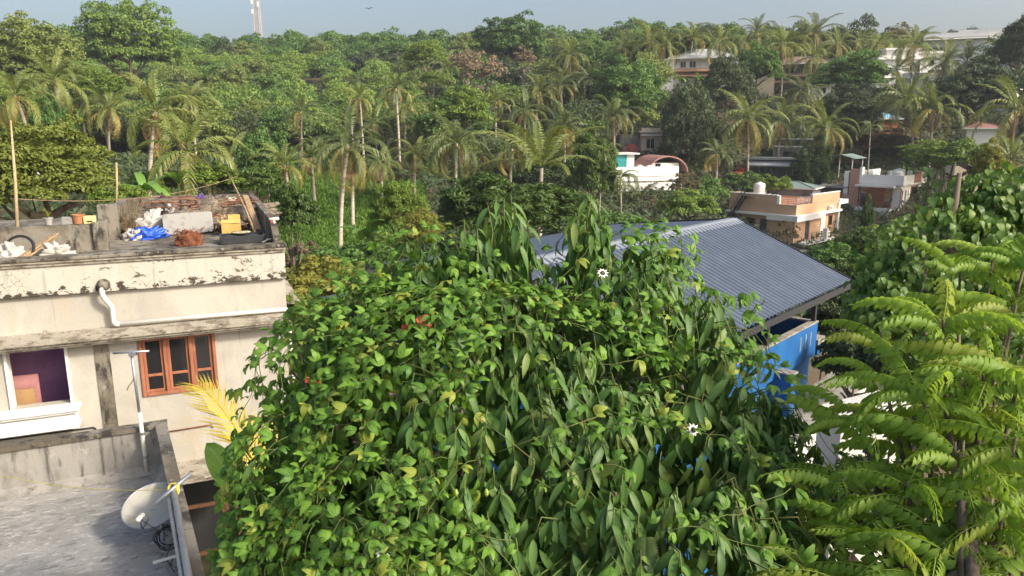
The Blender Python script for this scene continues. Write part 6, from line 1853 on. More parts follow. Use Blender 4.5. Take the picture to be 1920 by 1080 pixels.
while len(gp_) < 11000:
    d = g.uniform(40, 88)
    u = g.uniform(-0.34, -0.12)
    gp_.append((u * d, d, H(u * d, d) - 0.03))
tuft_field('grass', np.array(gp_), 0.45, M['lf_grass'], 'bright green grass on the palm plot', 'grass', 3, 6, 0.06)
gp_ = []
while len(gp_) < 900:
    d = g.uniform(42, 52)
    u = g.uniform(-0.30, -0.245)
    gp_.append((u * d, d, H(u * d, d) - 0.03))
tuft_field('dry_grass', np.array(gp_), 0.7, M['lf_drygrass'], 'straw coloured dry grass in front of the palm plot', 'grass', 4, 6, 0.05)
# low ground cover all over the slope
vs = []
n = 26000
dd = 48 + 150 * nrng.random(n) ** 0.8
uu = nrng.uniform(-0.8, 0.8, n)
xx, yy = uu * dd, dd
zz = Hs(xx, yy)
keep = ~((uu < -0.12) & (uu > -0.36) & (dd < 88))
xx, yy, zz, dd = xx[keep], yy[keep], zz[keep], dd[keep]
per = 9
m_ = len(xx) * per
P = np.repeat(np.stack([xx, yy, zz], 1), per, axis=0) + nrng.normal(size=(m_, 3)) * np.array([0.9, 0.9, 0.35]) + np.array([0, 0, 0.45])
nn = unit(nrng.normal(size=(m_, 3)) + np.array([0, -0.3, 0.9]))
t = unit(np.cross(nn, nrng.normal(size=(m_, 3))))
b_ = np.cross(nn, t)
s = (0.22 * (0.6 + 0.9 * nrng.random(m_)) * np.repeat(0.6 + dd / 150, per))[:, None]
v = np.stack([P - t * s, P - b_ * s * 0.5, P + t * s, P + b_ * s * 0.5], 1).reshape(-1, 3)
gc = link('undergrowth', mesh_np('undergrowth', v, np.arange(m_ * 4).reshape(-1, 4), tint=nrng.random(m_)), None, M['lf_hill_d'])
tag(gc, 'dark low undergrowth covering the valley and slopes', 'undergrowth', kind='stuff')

# ================================================================== foreground plants
def lance_leaf(L, W, n=6, bend=0.5, fold=0.18, base=0.02, peak=0.42, wave=0.0, seed=0, stalk=0.08):
    """Blade along +Y, upper face +Z, bending down towards the tip. Returns verts, quads, uv."""
    v, f, uv = [], [], []
    y = z = 0.0
    ang = bend * 0.35
    for k in range(n + 1):
        t = k / n
        w_ = W * 0.5 * (math.sin(math.pi * t ** (math.log(0.5) / math.log(peak))) ** 0.85 if 0 < t < 1 else base)
        for s in (-1, 0, 1):
            v.append((s * w_, y, z + (fold * w_ if s else 0) + wave * W * math.sin(9 * t + s * 2 + seed)))
            uv.append((0.5 + 0.5 * s, t))
        ang -= bend * 1.6 / n
        y += math.cos(ang) * L / n
        z += math.sin(ang) * L / n
    for k in range(n):
        for i in range(2):
            a = k * 3 + i
            f.append((a, a + 1, a + 4, a + 3))
    return np.array(v), np.array(f), np.array(uv)


def lobed_leaf(S, bend=0.6, seed=0):
    """Three-lobed passion vine leaf: each lobe a folded blade, joined at the leaf base."""
    V, F_, U = [], [], []
    nb = 0
    for ang, L, W in ((0, 1.0, 0.44), (0.8, 0.76, 0.36), (-0.8, 0.76, 0.36)):
        v, f, uv = lance_leaf(S * L, S * W, 6, bend, 0.16, 0.30, 0.42, 0.02, seed + ang)
        c, s = math.cos(ang), math.sin(ang)
        R = np.array([[c, s, 0], [-s, c, 0], [0, 0, 1]])
        v = v @ R.T
        v[:, 2] -= 0.55 * bend * v[:, 0] ** 2 / S
        V.append(v + np.array([0, 0, 0.001 * (ang != 0) * (1 if ang > 0 else 2)]))
        F_.append(f + nb)
        U.append(uv)
        nb += len(v)
    return np.concatenate(V), np.concatenate(F_), np.concatenate(U)


def orient(p, d, n):
    """Matrices (N,3,3) and origins for blades: +Y along d, +Z near n."""
    d = unit(d)
    x = unit(np.cross(d, n))
    z = np.cross(x, d)
    return np.stack([x, d, z], axis=2)


def instance_np(tmpl, R, P, S):
    v, f, uv = tmpl
    V = np.einsum('nij,kj->nki', R, v) * S[:, None, None] + P[:, None, :]
    n, k = len(P), len(v)
    Fc = f[None] + (np.arange(n) * k)[:, None, None]
    return V.reshape(-1, 3), Fc.reshape(-1, f.shape[1]), np.tile(uv, (n, 1))


CAMP = np.array([0, 0, CAM_Z])


def in_view(P, margin=40):
    q = P - CAMP
    d = q[:, 1] * CP - q[:, 2] * SP
    upc = q[:, 1] * SP + q[:, 2] * CP
    px = 960 + FPX * q[:, 0] / np.maximum(d, 0.01)
    py = 540 - FPX * upc / np.maximum(d, 0.01)
    return px, py, d


def leafy(parent, tmpls, P, D, N, S, mat, name='leaf', stuff='foliage', parts=300, outer=None, seed=0):
    """The leaves that show largest become single objects, the rest one joined part."""
    g_ = np.random.default_rng(seed)
    R = orient(P, D, N)
    px, py, d = in_view(P)
    vis = (px > -20) & (px < 1940) & (py > 0) & (py < 1100)
    score = S / np.maximum(d, 0.2) * (1.0 if outer is None else outer)
    score = np.where(vis, score, 0)
    score = score * (0.9 + 0.2 * g_.random(len(P)))
    order = np.argsort(-score)
    single, rest = order[:parts], order[parts:]
    kind = g_.integers(0, len(tmpls), len(P))
    meshes = []
    for t in tmpls:
        me = mesh_np(name, t[0], t[1], uv=t[2], smooth=True)
        me.materials.append(mat)
        meshes.append(me)
    pinv = np.array(parent.matrix_basis.inverted())
    off = np.array(parent.location)
    for i in single:
        o = bpy.data.objects.new(name, meshes[kind[i]])
        COL.objects.link(o)
        o.parent = parent
        Mx = Matrix([[*(R[i][0] * S[i]), P[i][0] - off[0]], [*(R[i][1] * S[i]), P[i][1] - off[1]], [*(R[i][2] * S[i]), P[i][2] - off[2]], [0, 0, 0, 1]])
        o.matrix_basis = Mx
    V, Fc, U, Tn = [], [], [], []
    nb = 0
    for k, t in enumerate(tmpls):
        sel = rest[kind[rest] == k]
        if len(sel) == 0: continue
        v, f, uv = instance_np(t, R[sel], P[sel] - off, S[sel])
        V.append(v); Fc.append(f + nb); U.append(uv)
        Tn.append(np.repeat(g_.random(len(sel)), len(t[1])))
        nb += len(v)
    if V:
        o = link(stuff, mesh_np(stuff, np.concatenate(V), np.concatenate(Fc), tint=np.concatenate(Tn), uv=np.concatenate(U), smooth=True), parent, mat)
        o['kind'] = 'stuff'


# ------------------------------------------------------------------ canopy shape of the vine covered tree (ellipsoids in the world)
BL = []
for px, py, d, rx, ry, rd in [(930, 860, 4.35, 400, 300, 0.95), (650, 790, 4.45, 165, 200, 0.65), (592, 930, 4.1, 122, 190, 0.6), (730, 640, 4.6, 165, 95, 0.55), (640, 640, 4.7, 90, 70, 0.4), (880, 560, 4.7, 125, 110, 0.5), (800, 512, 4.75, 84, 70, 0.35), (730, 540, 4.75, 68, 54, 0.3), (655, 580, 4.7, 60, 45, 0.3), (945, 480, 4.8, 55, 80, 0.25),
                              (1150, 560, 4.7, 140, 115, 0.5), (1095, 460, 4.8, 40, 70, 0.2), (1225, 485, 4.75, 60, 42, 0.3), (1300, 660, 4.5, 105, 130, 0.5), (1340, 860, 4.1, 165, 190, 0.6), (1430, 900, 3.9, 110, 150, 0.5), (880, 1080, 3.7, 385, 260, 0.8), (1200, 1060, 3.5, 330, 240, 0.7), (570, 1080, 3.8, 115, 170, 0.5)]:
    c_ = at(px, py, d)
    BL.append((np.array(c_), np.array([rx * d / FPX, rd, ry * d / FPX])))
BC = np.array([b[0] for b in BL])
BR = np.array([b[1] for b in BL])
CT = math.cos(PITCH)


def canopy_f(p):
    q = (p[None] - BC) / BR
    return float(np.min(np.linalg.norm(q, axis=1) - 1.0))


def canopy_f_many(P):
    q = (P[:, None] - BC[None]) / BR[None]
    return np.min(np.linalg.norm(q, axis=2) - 1.0, axis=1)


def canopy_n(p):
    q = (p[None] - BC) / BR
    l = np.linalg.norm(q, axis=1)
    i = int(np.argmin(l))
    n = q[i] / BR[i]
    return n / (np.linalg.norm(n) + 1e-9)


def project(p, off=0.0):
    """Push p radially on to the canopy surface."""
    for _ in range(4):
        q = (p[None] - BC) / BR
        l = np.linalg.norm(q, axis=1)
        i = int(np.argmin(l))
        p = BC[i] + (p - BC[i]) / max(l[i], 1e-6)
        if canopy_f(p) > -0.02: break
        p = p + np.array([0, -0.04, 0.03])
    return p + canopy_n(p) * off


fg = np.random.default_rng(21)


def surface_point(zone=None):
    while True:
        i = fg.choice(len(BL), p=(BR[:, 0] * BR[:, 2]) / (BR[:, 0] * BR[:, 2]).sum())
        d = unit(fg.normal(size=3))
        if d[1] > 0.25: d[1] = -d[1]
        p = BC[i] + d * BR[i]
        if canopy_f(p) < -0.06: continue
        px, py, dd = in_view(p[None])
        if zone and not zone(px[0], py[0]): continue
        return p


# cinnamon tree: drooping, three-veined leaves
ct = empty('cinnamon_tree', (0.15, 4.9, 0.0), 0, 'tree with drooping narrow three veined leaves filling the middle foreground', 'tree')
tm = MB()
tm.tube([(0, 0, 0), (0.1, 0.05, 2.5), (-0.05, 0.0, 5.0), (0.05, -0.1, 7.0), (0.0, -0.2, 9.0), (-0.05, -0.1, 10.2)], [0.16, 0.14, 0.12, 0.10, 0.06, 0.02], 10)
tm.build('trunk', M['bark'], ct, smooth=True)
brm = MB()
for k in range(34):
    z0 = fg.uniform(5.5, 9.6)
    e = surface_point() - np.array([0.15, 4.9, 0])
    s = np.array([0, -0.1, z0])
    mid = (s + e) / 2 + np.array([0, 0, 0.12])
    brm.tube([s, mid, e * 0.97 + s * 0.03], [0.035, 0.022, 0.008], 6)
brm.build('branches', M['bark'], ct, smooth=True)['kind'] = 'stuff'
cinn = [lance_leaf(1.0, 0.24, 7, 0.45, 0.22, 0.02, 0.42, 0.01, 1), lance_leaf(1.0, 0.22, 7, 0.8, 0.2, 0.02, 0.45, 0.012, 2), lance_leaf(1.0, 0.26, 7, 0.3, 0.25, 0.02, 0.4, 0.01, 3)]
P, D, N, S, O = [], [], [], [], []
twm = MB()
def cinnamon_twig(p, n, nl, size, hang=1.0):
    lean = np.array([n[0] * 0.8, n[1] * 0.8, 0.15])
    q0 = p - n * 0.16 + np.array([0, 0, 0.08])
    q1 = p + lean * 0.03
    q2 = q1 + lean * 0.09 + np.array([0, 0, -0.10])
    twm.tube([q0, q1, q2], [0.0045, 0.004, 0.0025], 4)
    for k in range(nl):
        t = k / max(1, nl - 1)
        c = q0 * (1 - t) ** 2 + 2 * t * (1 - t) * q1 + t * t * q2
        a = fg.uniform(0, 6.283)
        side = np.array([math.cos(a), math.sin(a), 0]) * fg.uniform(0.25, 0.75) + n * 0.35
        dd = side + np.array([0, 0, -1.0]) * hang * fg.uniform(0.6, 1.3)
        nn_ = n + np.array([0, -0.2, 0.55]) + fg.normal(size=3) * 0.35
        P.append(c); D.append(dd); N.append(nn_); S.append(size * fg.uniform(0.7, 1.15)); O.append(1.0)
def zone_cin(px, py):
    if px < 640: return py > 800 and fg.random() < 0.4
    if px < 850: return fg.random() < 0.5
    return True
for k in range(760):
    p = surface_point(zone_cin)
    cinnamon_twig(p - canopy_n(p) * fg.uniform(-0.02, 0.14), canopy_n(p), int(fg.integers(6, 11)), 0.155 - 0.012 * (in_view(p[None])[1][0] > 800))
# upright leaders on the two tops
for px, py0, py1, d in [(930, 372, 520, 4.75), (958, 365, 500, 4.8), (975, 400, 520, 4.75), (905, 430, 540, 4.7), (1100, 362, 500, 4.75), (1120, 378, 520, 4.8), (1085, 392, 520, 4.7), (870, 410, 540, 4.75), (915, 385, 500, 4.45), (945, 372, 490, 4.45), (990, 415, 510, 4.5), (965, 388, 500, 4.4), (1110, 366, 480, 4.45), (1078, 400, 500, 4.5), (1135, 410, 500, 4.5), (895, 425, 520, 4.45)]:
    a, b_ = np.array(at(px, py0, d)), np.array(at(px + fg.uniform(-15, 15), py1, d))
    twm.tube([b_, (a + b_) / 2 + fg.normal(size=3) * 0.015, a], [0.007, 0.005, 0.003], 5)
    for k in range(15):
        c = a + (b_ - a) * (k + 0.5) / 15
        an = fg.uniform(0, 6.283)
        P.append(c); D.append(np.array([math.cos(an) * 0.5, math.sin(an) * 0.5, -0.9 + 0.5 * (k < 2)])); N.append(np.array([math.cos(an), math.sin(an) - 0.4, 0.5])); S.append(0.17 * fg.uniform(0.7, 1.1)); O.append(1.0)
# inner leaves
n_in = 7600
while n_in > 0:
    i = fg.choice(len(BL), p=(BR[:, 0] * BR[:, 2]) / (BR[:, 0] * BR[:, 2]).sum())
    p = BC[i] + unit(fg.normal(size=3)) * BR[i] * fg.uniform(0.45, 0.93)
    P.append(p); D.append(np.array([fg.normal() * 0.6, fg.normal() * 0.6, -1.0])); N.append(np.array([fg.normal() * 0.6, -0.7, 0.5])); S.append(0.195 * fg.uniform(0.7, 1.1)); O.append(0.25)
    n_in -= 1
tw_o = twm.build('twigs', M['vine_stem'], ct, smooth=True)
tw_o.location = (-0.15, -4.9, 0)
tw_o['kind'] = 'stuff'
leafy(ct, cinn, np.array(P), np.array(D), np.array(N), np.array(S), M['lf_cinnamon'], outer=np.array(O), seed=1)

# passion vine draped over it
pv = empty('passion_vine', (-1.2, 4.3, 0.0), 0, 'bright green three lobed passion vine draped over the cinnamon tree', 'vine')
lob = [lobed_leaf(1.0, 0.8, 1), lobed_leaf(1.0, 1.15, 2), lobed_leaf(1.0, 0.6, 3), lobed_leaf(1.0, 0.95, 4)]
P, D, N, S, O = [], [], [], [], []
vm = MB()
def vine_stem(p, steps, size, step=0.062, off=0.05):
    n = canopy_n(p)
    heading = unit(np.array([fg.normal(), fg.normal() * 0.4, -0.5 - 0.7 * fg.random()]))
    pts = []
    for k in range(steps):
        n = canopy_n(p)
        heading = unit(heading + fg.normal(size=3) * 0.28 + np.array([0, 0, -0.10]))
        heading = unit(heading - n * float(heading @ n))
        p = project(p + heading * step, 0.0)
        pxx, pyy, _ = in_view(p[None])
        if pxx[0] > 930 and pyy[0] > 660 and fg.random() < 0.16: break
        q = p + n * (off + 0.03 * math.sin(k * 0.9))
        pts.append(q)
        sd_ = np.cross(heading, n) * (1 if k % 2 else -1)
        if fg.random() < 0.9:
            dd = sd_ * 0.7 + n * 0.75 + np.array([0, 0, -0.12]) + fg.normal(size=3) * 0.22
            nn_ = n * 0.7 + np.array([0, -0.15, 0.9]) + fg.normal(size=3) * 0.25
            P.append(q + sd_ * 0.02 + n * 0.02); D.append(dd); N.append(nn_); S.append(size * fg.uniform(0.65, 1.2)); O.append(1.0)
    if len(pts) > 2:
        vm.tube(pts, 0.0022, 4)
def zone_vine(px, py):
    if px > 1240: return fg.random() < 0.2
    if px > 880: return fg.random() < (0.55 if py < 640 else 0.14)
    if mnoise.noise(Vector((px * 0.009, py * 0.011, 3.0))) < -0.06: return False
    return True
for k in range(270):
    p = surface_point(zone_vine)
    vine_stem(p, int(fg.integers(10, 24)), 0.080 - 0.010 * (in_view(p[None])[1][0] > 800))
# runners reaching out of the canopy into the open
for pts_px in ([(520, 770, 4.3), (490, 728, 4.3), (470, 722, 4.25), (430, 735, 4.2)], [(1390, 600, 4.4), (1420, 575, 4.4), (1440, 560, 4.35)], [(1270, 500, 4.5), (1330, 540, 4.5), (1385, 560, 4.5), (1410, 548, 4.5)], [(1150, 440, 4.7), (1240, 445, 4.7), (1310, 500, 4.6)],
               [(540, 640, 4.6), (530, 600, 4.6), (545, 560, 4.6)], [(470, 800, 4.1), (440, 830, 4.1), (420, 850, 4.0)], [(1300, 640, 4.2), (1296, 800, 4.0), (1280, 1000, 3.6)], [(730, 760, 4.0), (728, 900, 3.8), (716, 1010, 3.5)], [(640, 560, 4.7), (600, 590, 4.6), (560, 610, 4.5)]):
    Q = [np.array(at(*q)) for q in pts_px]
    dense = []
    for a, b_ in zip(Q[:-1], Q[1:]):
        for t in np.linspace(0, 1, 7)[:-1]:
            dense.append(a + (b_ - a) * t + fg.normal(size=3) * 0.008)
    vm.tube(dense, 0.003, 4)
    for k, q in enumerate(dense):
        if fg.random() < 0.75:
            a = fg.uniform(0, 6.283)
            P.append(q); D.append(np.array([math.cos(a), -0.4, -0.4])); N.append(np.array([fg.normal() * 0.3, -0.4, 1.0])); S.append(0.085 * fg.uniform(0.6, 1.1)); O.append(1.1)
# inner darker leaves
for k in range(1400):
    p = surface_point(lambda a, b: a < 900)
    n = canopy_n(p)
    P.append(p - n * fg.uniform(0.03, 0.2)); D.append(fg.normal(size=3) * 0.5 + np.array([0, -0.2, -0.6])); N.append(n + np.array([0, 0, 0.6]) + fg.normal(size=3) * 0.3); S.append(0.088 * fg.uniform(0.6, 1.1)); O.append(0.4)
# long bare stems hanging in loops
for k in range(26):
    p = surface_point()
    n = canopy_n(p)
    q = p + n * 0.07
    e = q + np.array([fg.normal() * 0.25, -0.05, -fg.uniform(0.3, 0.8)])
    e = project(e, 0.06)
    vm.tube([q, (q + e) / 2 + n * 0.03, e], 0.0026, 4)
so = vm.build('stems', M['vine_stem'], pv, smooth=True)
so.location = (1.2, -4.3, 0)
so['kind'] = 'stuff'
leafy(pv, lob, np.array(P), np.array(D), np.array(N), np.array(S), M['lf_vine'], outer=np.array(O), seed=2)


def passion_flower(px, py, d, size):
    p = at(px, py, d)
    nrm = (Vector((fg.uniform(-0.6, 0.6), -1.0, fg.uniform(0.2, 1.0)))).normalized()
    Mx = Matrix.Translation(p - pv.location) @ nrm.to_track_quat('Z', 'Y').to_matrix().to_4x4() @ Matrix.Scale(size, 4)
    fm = MB()
    for k in range(10):
        a = 2 * math.pi * k / 10
        r2, r1 = Matrix.Rotation(a, 4, 'Z'), 0.5
        dz_ = fg.uniform(-0.22, 0.05)
        q = [(0.08, -0.04, 0), (0.28, -0.085, 0.02), (0.44 + 0.08 * fg.random(), fg.uniform(-0.05, 0.05), dz_), (0.28, 0.085, 0.02), (0.08, 0.04, 0)]
        fm.poly([Mx @ (r2 @ Vector(v)) for v in q])
    fl = fm.build('flower', M['petal_white'], pv)
    fl['label'] = 'white passion flower with dark centre ring'
    cm_ = MB()
    for k in range(40):
        a = 2 * math.pi * k / 40
        c_, s_ = math.cos(a), math.sin(a)
        cm_.tube([Mx @ Vector((0.07 * c_, 0.07 * s_, 0.02)), Mx @ Vector((0.2 * c_, 0.2 * s_, 0.06))], 0.012 * size, 3)
    cm_.build('filaments', M['flower_dark'], fl)
    sm = MB()
    sm.tube([Mx @ Vector((0, 0, 0)), Mx @ Vector((0, 0, 0.22))], 0.03 * size, 5)
    for k in range(5):
        a = 2 * math.pi * k / 5
        sm.tube([Mx @ Vector((0, 0, 0.15)), Mx @ Vector((0.14 * math.cos(a), 0.14 * math.sin(a), 0.16))], 0.02 * size, 4)
    sm.build('stamens', M['flower_green'], fl)
passion_flower(717, 1035, 3.0, 0.072)
passion_flower(1300, 806, 3.45, 0.07)
passion_flower(1130, 512, 4.12, 0.07)
for px, py, d in ((700, 1000, 3.05), (722, 962, 3.2), (912, 925, 3.1), (855, 925, 3.2)):
    p = at(px, py, d) - pv.location
    MB().lathe([(0.002, -0.016), (0.009, -0.008), (0.011, 0.004), (0.004, 0.02)], 8, p).build('flower_bud', M['flower_green'], pv, smooth=True)

# hibiscus shrub inside the vine with red blooms
hbx = at(790, 612, 4.35)
hib = empty('hibiscus_shrub', (hbx.x - 0.1, hbx.y + 0.35, 0), 0, 'hibiscus with coral red blooms poking through the vine leaves', 'shrub')
MB().tube([(0, 0, 0), (0.05, 0, 5), (0.0, -0.1, 9.0), (hbx.x - hib.location.x, hbx.y - hib.location.y + 0.05, hbx.z - 0.06)], [0.05, 0.04, 0.02, 0.006], 7).build('stem', M['bark'], hib, smooth=True)
def hibiscus(px, py, d, size):
    p = at(px, py, d)
    nrm = Vector((fg.uniform(-0.3, 0.4), -1.0, 0.5)).normalized()
    Mx = Matrix.Translation(p - hib.location) @ nrm.to_track_quat('Z', 'Y').to_matrix().to_4x4() @ Matrix.Scale(size, 4)
    m_ = MB()
    for k in range(5):
        R2 = Matrix.Rotation(2 * math.pi * k / 5, 4, 'Z')
        grid = []
        for i in range(4):
            t_ = i / 3
            w_ = (0.08, 0.24, 0.30, 0.12)[i]
            grid.append([Mx @ (R2 @ Vector((0.06 + 0.6 * t_, s_ * w_, 0.22 * t_ - 0.28 * t_ * t_ + 0.05 * s_))) for s_ in (-1, 0, 1)])
        for i in range(3):
            for j in range(2):
                m_.poly([grid[i][j], grid[i + 1][j], grid[i + 1][j + 1], grid[i][j + 1]])
    fl = m_.build('bloom', M['petal_red'], hib)
    MB().tube([Mx @ Vector((0, 0, 0)), Mx @ Vector((0.02, 0, 0.55))], 0.03 * size, 5).build('stamen', M['flower_green'], fl)
hibiscus(796, 605, 3.9, 0.072)
hibiscus(760, 615, 3.95, 0.04)
hibiscus(596, 712, 3.8, 0.032)
hibiscus(577, 713, 3.82, 0.026)

# ------------------------------------------------------------------ fern frond at the bottom
fe = empty('fern', at(1200, 1078, 3.05), 0, 'single fern frond at the bottom among dark leaves', 'fern')
fe.location = at(1196, 1100, 3.1)
lf = lance_leaf(1.0, 0.34, 4, 0.3, 0.1, 0.2, 0.4)
P, D, N, S = [], [], [], []
for k in range(20):
    t = k / 19
    c = np.array(at(1200 + 12 * math.sin(t * 2), 1095 - 85 * t, 3.05))
    for s in (-1, 1):
        P.append(c); D.append(np.array([s, -0.1, 0.12])); N.append(np.array([0, -1.0, 0.5])); S.append(0.085 * (1.0 - 0.55 * t))
leafy(fe, [lf], np.array(P), np.array(D), np.array(N), np.array(S), M['lf_mango'], name='leaflet', stuff='leaflets', seed=5)
MB().tube([at(1200 + 12 * math.sin(t * 2), 1110 - 100 * t, 3.055) - fe.location for t in [k / 8 for k in range(9)]], 0.0025, 4).build('rib', M['vine_stem'], fe)

# ------------------------------------------------------------------ feathery shrub on the right (pinnate leaves)
def pinnate(seed, L=0.42, pairs=13, ls=0.070, lw=0.027, arch=0.9):
    V, F_, U = [], [], []
    nb = 0
    g_ = np.random.default_rng(seed)
    rib = []
    y = z = 0.0
    ang = 0.32
    for k in range(pairs * 2 + 3):
        rib.append((y, z, ang))
        ang -= arch * 1.5 / (pairs * 2)
        y += math.cos(ang) * L / (pairs * 2)
        z += math.sin(ang) * L / (pairs * 2)
    for k in range(pairs + 1):
        i = 3 + int(k * (len(rib) - 4) / pairs)
        y, z, a = rib[min(i, len(rib) - 1)]
        t = k / pairs
        size = ls * (0.7 + 0.55 * math.sin(math.pi * min(1.0, 0.15 + 0.8 * t)))
        for s in ((-1, 1) if k < pairs else (0,)):
            v, f, uv = lance_leaf(size, lw * size / ls, 4, 0.85, 0.22, 0.12, 0.38, 0.0, k)
            size *= 0.8 + 0.35 * g_.random()
            dr_ = np.array([s * (0.6 + 0.4 * g_.random()), 0.25 + 0.25 * g_.random() + (0.8 if s == 0 else 0), -0.45 - 0.65 * g_.random()])
            n0 = np.array([s * 0.55, 0.1, 0.85])
            R = orient(np.zeros((1, 3)), dr_[None], n0[None])[0]
            V.append(v @ R.T + np.array([s * 0.004, y, z]))
            F_.append(f + nb)
            U.append(uv)
            nb += len(v)
    # rib as a thin strip pair
    for k in range(0, len(rib) - 1, 2):
        y0, z0, _ = rib[k]
        y1, z1, _ = rib[min(k + 2, len(rib) - 1)]
        w_ = 0.0022
        V.append(np.array([(-w_, y0, z0 + 0.002), (w_, y0, z0 + 0.002), (w_, y1, z1 + 0.002), (-w_, y1, z1 + 0.002)]))
        F_.append(np.array([[0, 1, 2, 3]]) + nb)
        U.append(np.array([(0.5, 0.0)] * 4))
        nb += 4
    return np.concatenate(V), np.concatenate(F_), np.concatenate(U)

bl = empty('bilimbi_shrub', (2.3, 3.2, 0.0), 0, 'feathery bright green shrub with long drooping leaflets at the right', 'shrub')
pin = [pinnate(1), pinnate(2, arch=0.6), pinnate(3, L=0.46, pairs=15, arch=1.15), pinnate(4, L=0.36, pairs=11, arch=0.8)]
P, D, N, S = [], [], [], []
bb = MB()
ROS = [(1768, 600, 3.3, 9), (1862, 480, 3.7, 7), (1905, 570, 3.4, 7), (1850, 700, 3.2, 8), (1730, 730, 3.2, 8), (1655, 705, 3.4, 6), (1905, 820, 3.0, 7), (1800, 850, 3.1, 8), (1700, 905, 3.1, 6), (1620, 990, 3.1, 7), (1760, 1000, 3.0, 8), (1880, 960, 2.9, 8), (1540, 1060, 3.1, 7), (1690, 1080, 2.9, 7), (1830, 1085, 2.8, 7), (1920, 1070, 2.8, 6), (1915, 690, 3.2, 6), (1640, 840, 3.5, 4), (1450, 1060, 3.2, 6), (1950, 900, 2.9, 6), (1840, 600, 3.6, 6), (1790, 760, 3.5, 6), (1590, 1090, 2.9, 6), (1870, 850, 3.4, 6), (1740, 860, 3.5, 6), (1925, 480, 3.6, 5), (1600, 770, 3.5, 6), (1570, 880, 3.4, 6), (1650, 620, 3.8, 5), (1700, 800, 3.6, 6), (1800, 500, 3.9, 6), (1810, 690, 3.7, 6), (1760, 930, 3.4, 6), (1500, 980, 3.5, 5), (1890, 760, 3.6, 6)]
hub = np.array(at(1790, 1150, 2.7))
for px, py, d, n in ROS:
    c = np.array(at(px, py, d))
    low = np.array(at(px + (1790 - px) * 0.35, py + 190, d + 0.1))
    bb.tube([hub + fg.normal(size=3) * 0.05, (low + hub) / 2 + fg.normal(size=3) * 0.05, low, c], [0.026, 0.02, 0.013, 0.006], 6)
    for k in range(n):
        a = 2.399 * k + fg.uniform(-0.3, 0.3)
        up = fg.uniform(0.0, 0.85)
        dd = np.array([math.cos(a), math.sin(a) * 0.8 - 0.15, up])
        P.append(c - np.array([0, 0, 0.10 * k / n])); D.append(dd); N.append(np.array([0, -0.12, 1.0]) + fg.normal(size=3) * 0.12); S.append(fg.uniform(0.6, 1.12))
bo = bb.build('branches', M['bark'], bl, smooth=True)
bo.location = (-2.3, -3.2, 0)
bo['kind'] = 'stuff'
MB().tube([(hub[0] - 2.3 + 0.25, hub[1] - 3.2 + 0.3, 0), (hub[0] - 2.3 + 0.1, hub[1] - 3.2 + 0.1, 5), tuple(hub - np.array([2.3, 3.2, 0]))], [0.07, 0.055, 0.03], 8).build('trunk', M['bark'], bl, smooth=True)
leafy(bl, pin, np.array(P), np.array(D), np.array(N), np.array(S), M['lf_bilimbi'], seed=6)

# ------------------------------------------------------------------ broad leaved tree behind it
tk_p = at(1800, 480, 6.6)
tt = empty('broad_leaved_tree', (tk_p.x, tk_p.y + 0.2, 0), 0, 'dark tree with broad pointed leaves behind the feathery shrub', 'tree')
tl = [lance_leaf(1.0, 0.56, 6, 0.6, 0.15, 0.12, 0.36, 0.015, 1), lance_leaf(1.0, 0.62, 6, 0.9, 0.12, 0.12, 0.34, 0.02, 2)]
EL = []
for px, py, d, rx, ry, rd in [(1780, 480, 6.8, 150, 110, 0.7), (1890, 400, 7.0, 120, 90, 0.6), (1700, 520, 6.6, 90, 90, 0.5), (1900, 560, 6.6, 120, 120, 0.6), (1760, 620, 6.4, 130, 80, 0.5), (1830, 390, 7.0, 80, 60, 0.5), (1650, 570, 6.5, 60, 60, 0.4), (1880, 700, 6.2, 120, 120, 0.5)]:
    EL.append((np.array(at(px, py, d)), np.array([rx * d / FPX, rd, ry * d / FPX])))
P, D, N, S, O = [], [], [], [], []
for k in range(5200):
    c, r_ = EL[int(fg.integers(0, len(EL)))]
    e = unit(fg.normal(size=3))
    if e[1] > 0.4: e[1] *= -1
    q = fg.uniform(0.55, 1.0) ** 0.5
    P.append(c + e * r_ * q * (1 + 0.12 * math.sin(5 * e[0] + 3 * e[2]))); a = fg.uniform(0, 6.283)
    D.append(np.array([math.cos(a) * 0.7, math.sin(a) * 0.7 - 0.2, -0.75])); N.append(e * 0.6 + np.array([0, -0.4, 0.6]) + fg.normal(size=3) * 0.25); S.append(0.105 * fg.uniform(0.65, 1.15)); O.append(1.0 if q > 0.9 and e[1] < 0 else 0.3)
leafy(tt, tl, np.array(P), np.array(D), np.array(N), np.array(S), M['lf_teak'], outer=np.array(O), seed=7)
tmb = MB()
tmb.tube([(0, 0, 0), (0.05, 0, 5), (0, 0, 9), (0.05, 0.05, 10.6)], [0.14, 0.12, 0.07, 0.02], 9)
for c, r_ in EL:
    e = c - np.array(tt.location)
    tmb.tube([(0, 0, 8.2), tuple(np.array([0, 0, 8.2]) * 0.4 + e * 0.6), tuple(e)], [0.05, 0.03, 0.01], 6)
tmb.build('trunk', M['bark'], tt, smooth=True)

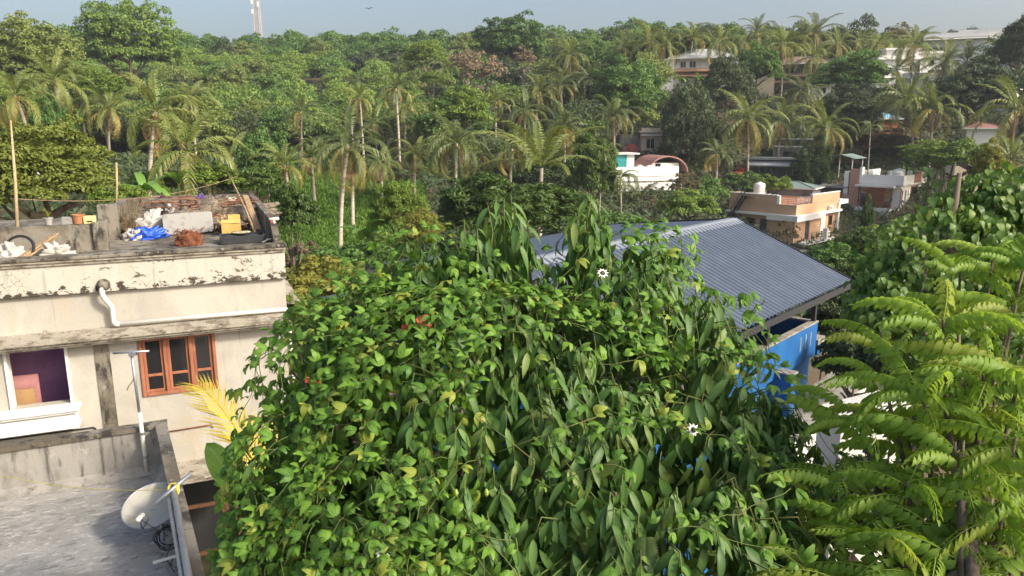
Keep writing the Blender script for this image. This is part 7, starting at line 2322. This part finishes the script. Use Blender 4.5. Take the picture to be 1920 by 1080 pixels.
# ------------------------------------------------------------------ yellow coconut frond and banana leaf by the cream house
gf = frond_mesh('frond', 91, 2.6, 0.72, npairs=46, lw=0.045, ll=0.62, hang=0.25, mat=M['lf_frond_gold'])
gpm = empty('yellow_frond_palm', (0, 0, 0), 0, 'young palm with one bright yellow frond before the cream house wall', 'palm tree')
gb = at(505, 880, 9.6)
gpm.location = (gb.x, gb.y, 0)
MB().tube([(0.25, 0.1, 0), (0.2, 0.05, 3), (0.05, 0, gb.z - 0.15)], [0.13, 0.11, 0.07], 8).build('trunk', M['palm_bark'], gpm, smooth=True)
def place_frond(me, base_px, tip_px, sc_, roll=0.0, mat=None):
    b0, t0 = at(*base_px), at(*tip_px)
    d = (t0 - b0).normalized()
    o = link('frond', me, gpm, mat)
    o.location = b0 - gpm.location
    z = Vector((0.55, -0.75, 0.35))
    x = d.cross(z).normalized()
    z = x.cross(d)
    R = Matrix((x, d, z)).transposed()
    o.rotation_euler = (R @ Matrix.Rotation(roll, 3, 'Y')).to_euler()
    o.scale = (sc_,) * 3
    return o
place_frond(gf, (512, 960, 9.6), (432, 790, 9.4), 0.80, 0.2)
place_frond(gf, (522, 930, 9.7), (480, 760, 10.4), 0.58, -0.4)
for k in range(7):
    o = link('frond', FR_MID[k % 3], gpm, M['lf_palm_yellow'] if k % 2 else M['lf_palm_dry'])
    o.location = (0.1, 0.1, gb.z - 0.2)
    o.rotation_euler = (RAD(-18 - 5 * k), 0, RAD(180 + 40 * k))
    o.scale = (0.38,) * 3

bn = empty('banana_plant', (0, 0, 0), 0, 'banana plant with one broad pale ribbed leaf at the vine edge', 'banana plant')
bq = at(470, 960, 6.6)
bn.location = (bq.x, bq.y, 0)
MB().tube([(0.2, 0.1, 0), (0.1, 0.05, 4), (0, 0, bq.z)], [0.12, 0.10, 0.05], 9).build('stem', M['vine_stem'], bn, smooth=True)
bigl = banana_leaf_mesh('leaf', 3, 1.0, 0.42, n=14, droop=0.35)
def blade(base_px, tip_px, sc_, zdir=(0.1, -0.8, 0.6)):
    b0, t0 = at(*base_px), at(*tip_px)
    d = (t0 - b0).normalized()
    z = Vector(zdir)
    x = d.cross(z).normalized()
    z = x.cross(d)
    o = link('leaf', bigl, bn)
    o.location = b0 - bn.location
    R = Matrix((x, d, z)).transposed()
    o.rotation_euler = (R @ Matrix.Rotation(-0.75, 3, 'X')).to_euler()
    o.scale = (sc_,) * 3
blade((462, 935, 6.4), (392, 838, 6.3), 0.60, (0.35, -0.75, 0.55))
blade((440, 1050, 6.0), (425, 985, 5.6), 0.42)
blade((470, 1000, 6.2), (505, 900, 6.6), 0.5)

# ------------------------------------------------------------------ air between here and the far hill
hz = MB().box(-420, 420, -60, 520, -14, 78).build('haze', None)
ht = NT('haze_air')
vol = ht.n('VolumePrincipled')
vol.inputs['Color'].default_value = (0.86, 0.91, 1.0, 1)
vol.inputs['Density'].default_value = 0.0003
vol.inputs['Anisotropy'].default_value = 0.2
ht.t.links.new(vol.outputs[0], ht.out.inputs['Volume'])
hz.data.materials.append(ht.m)
tag(hz, 'thin pale afternoon haze over the valley', 'haze', kind='stuff')
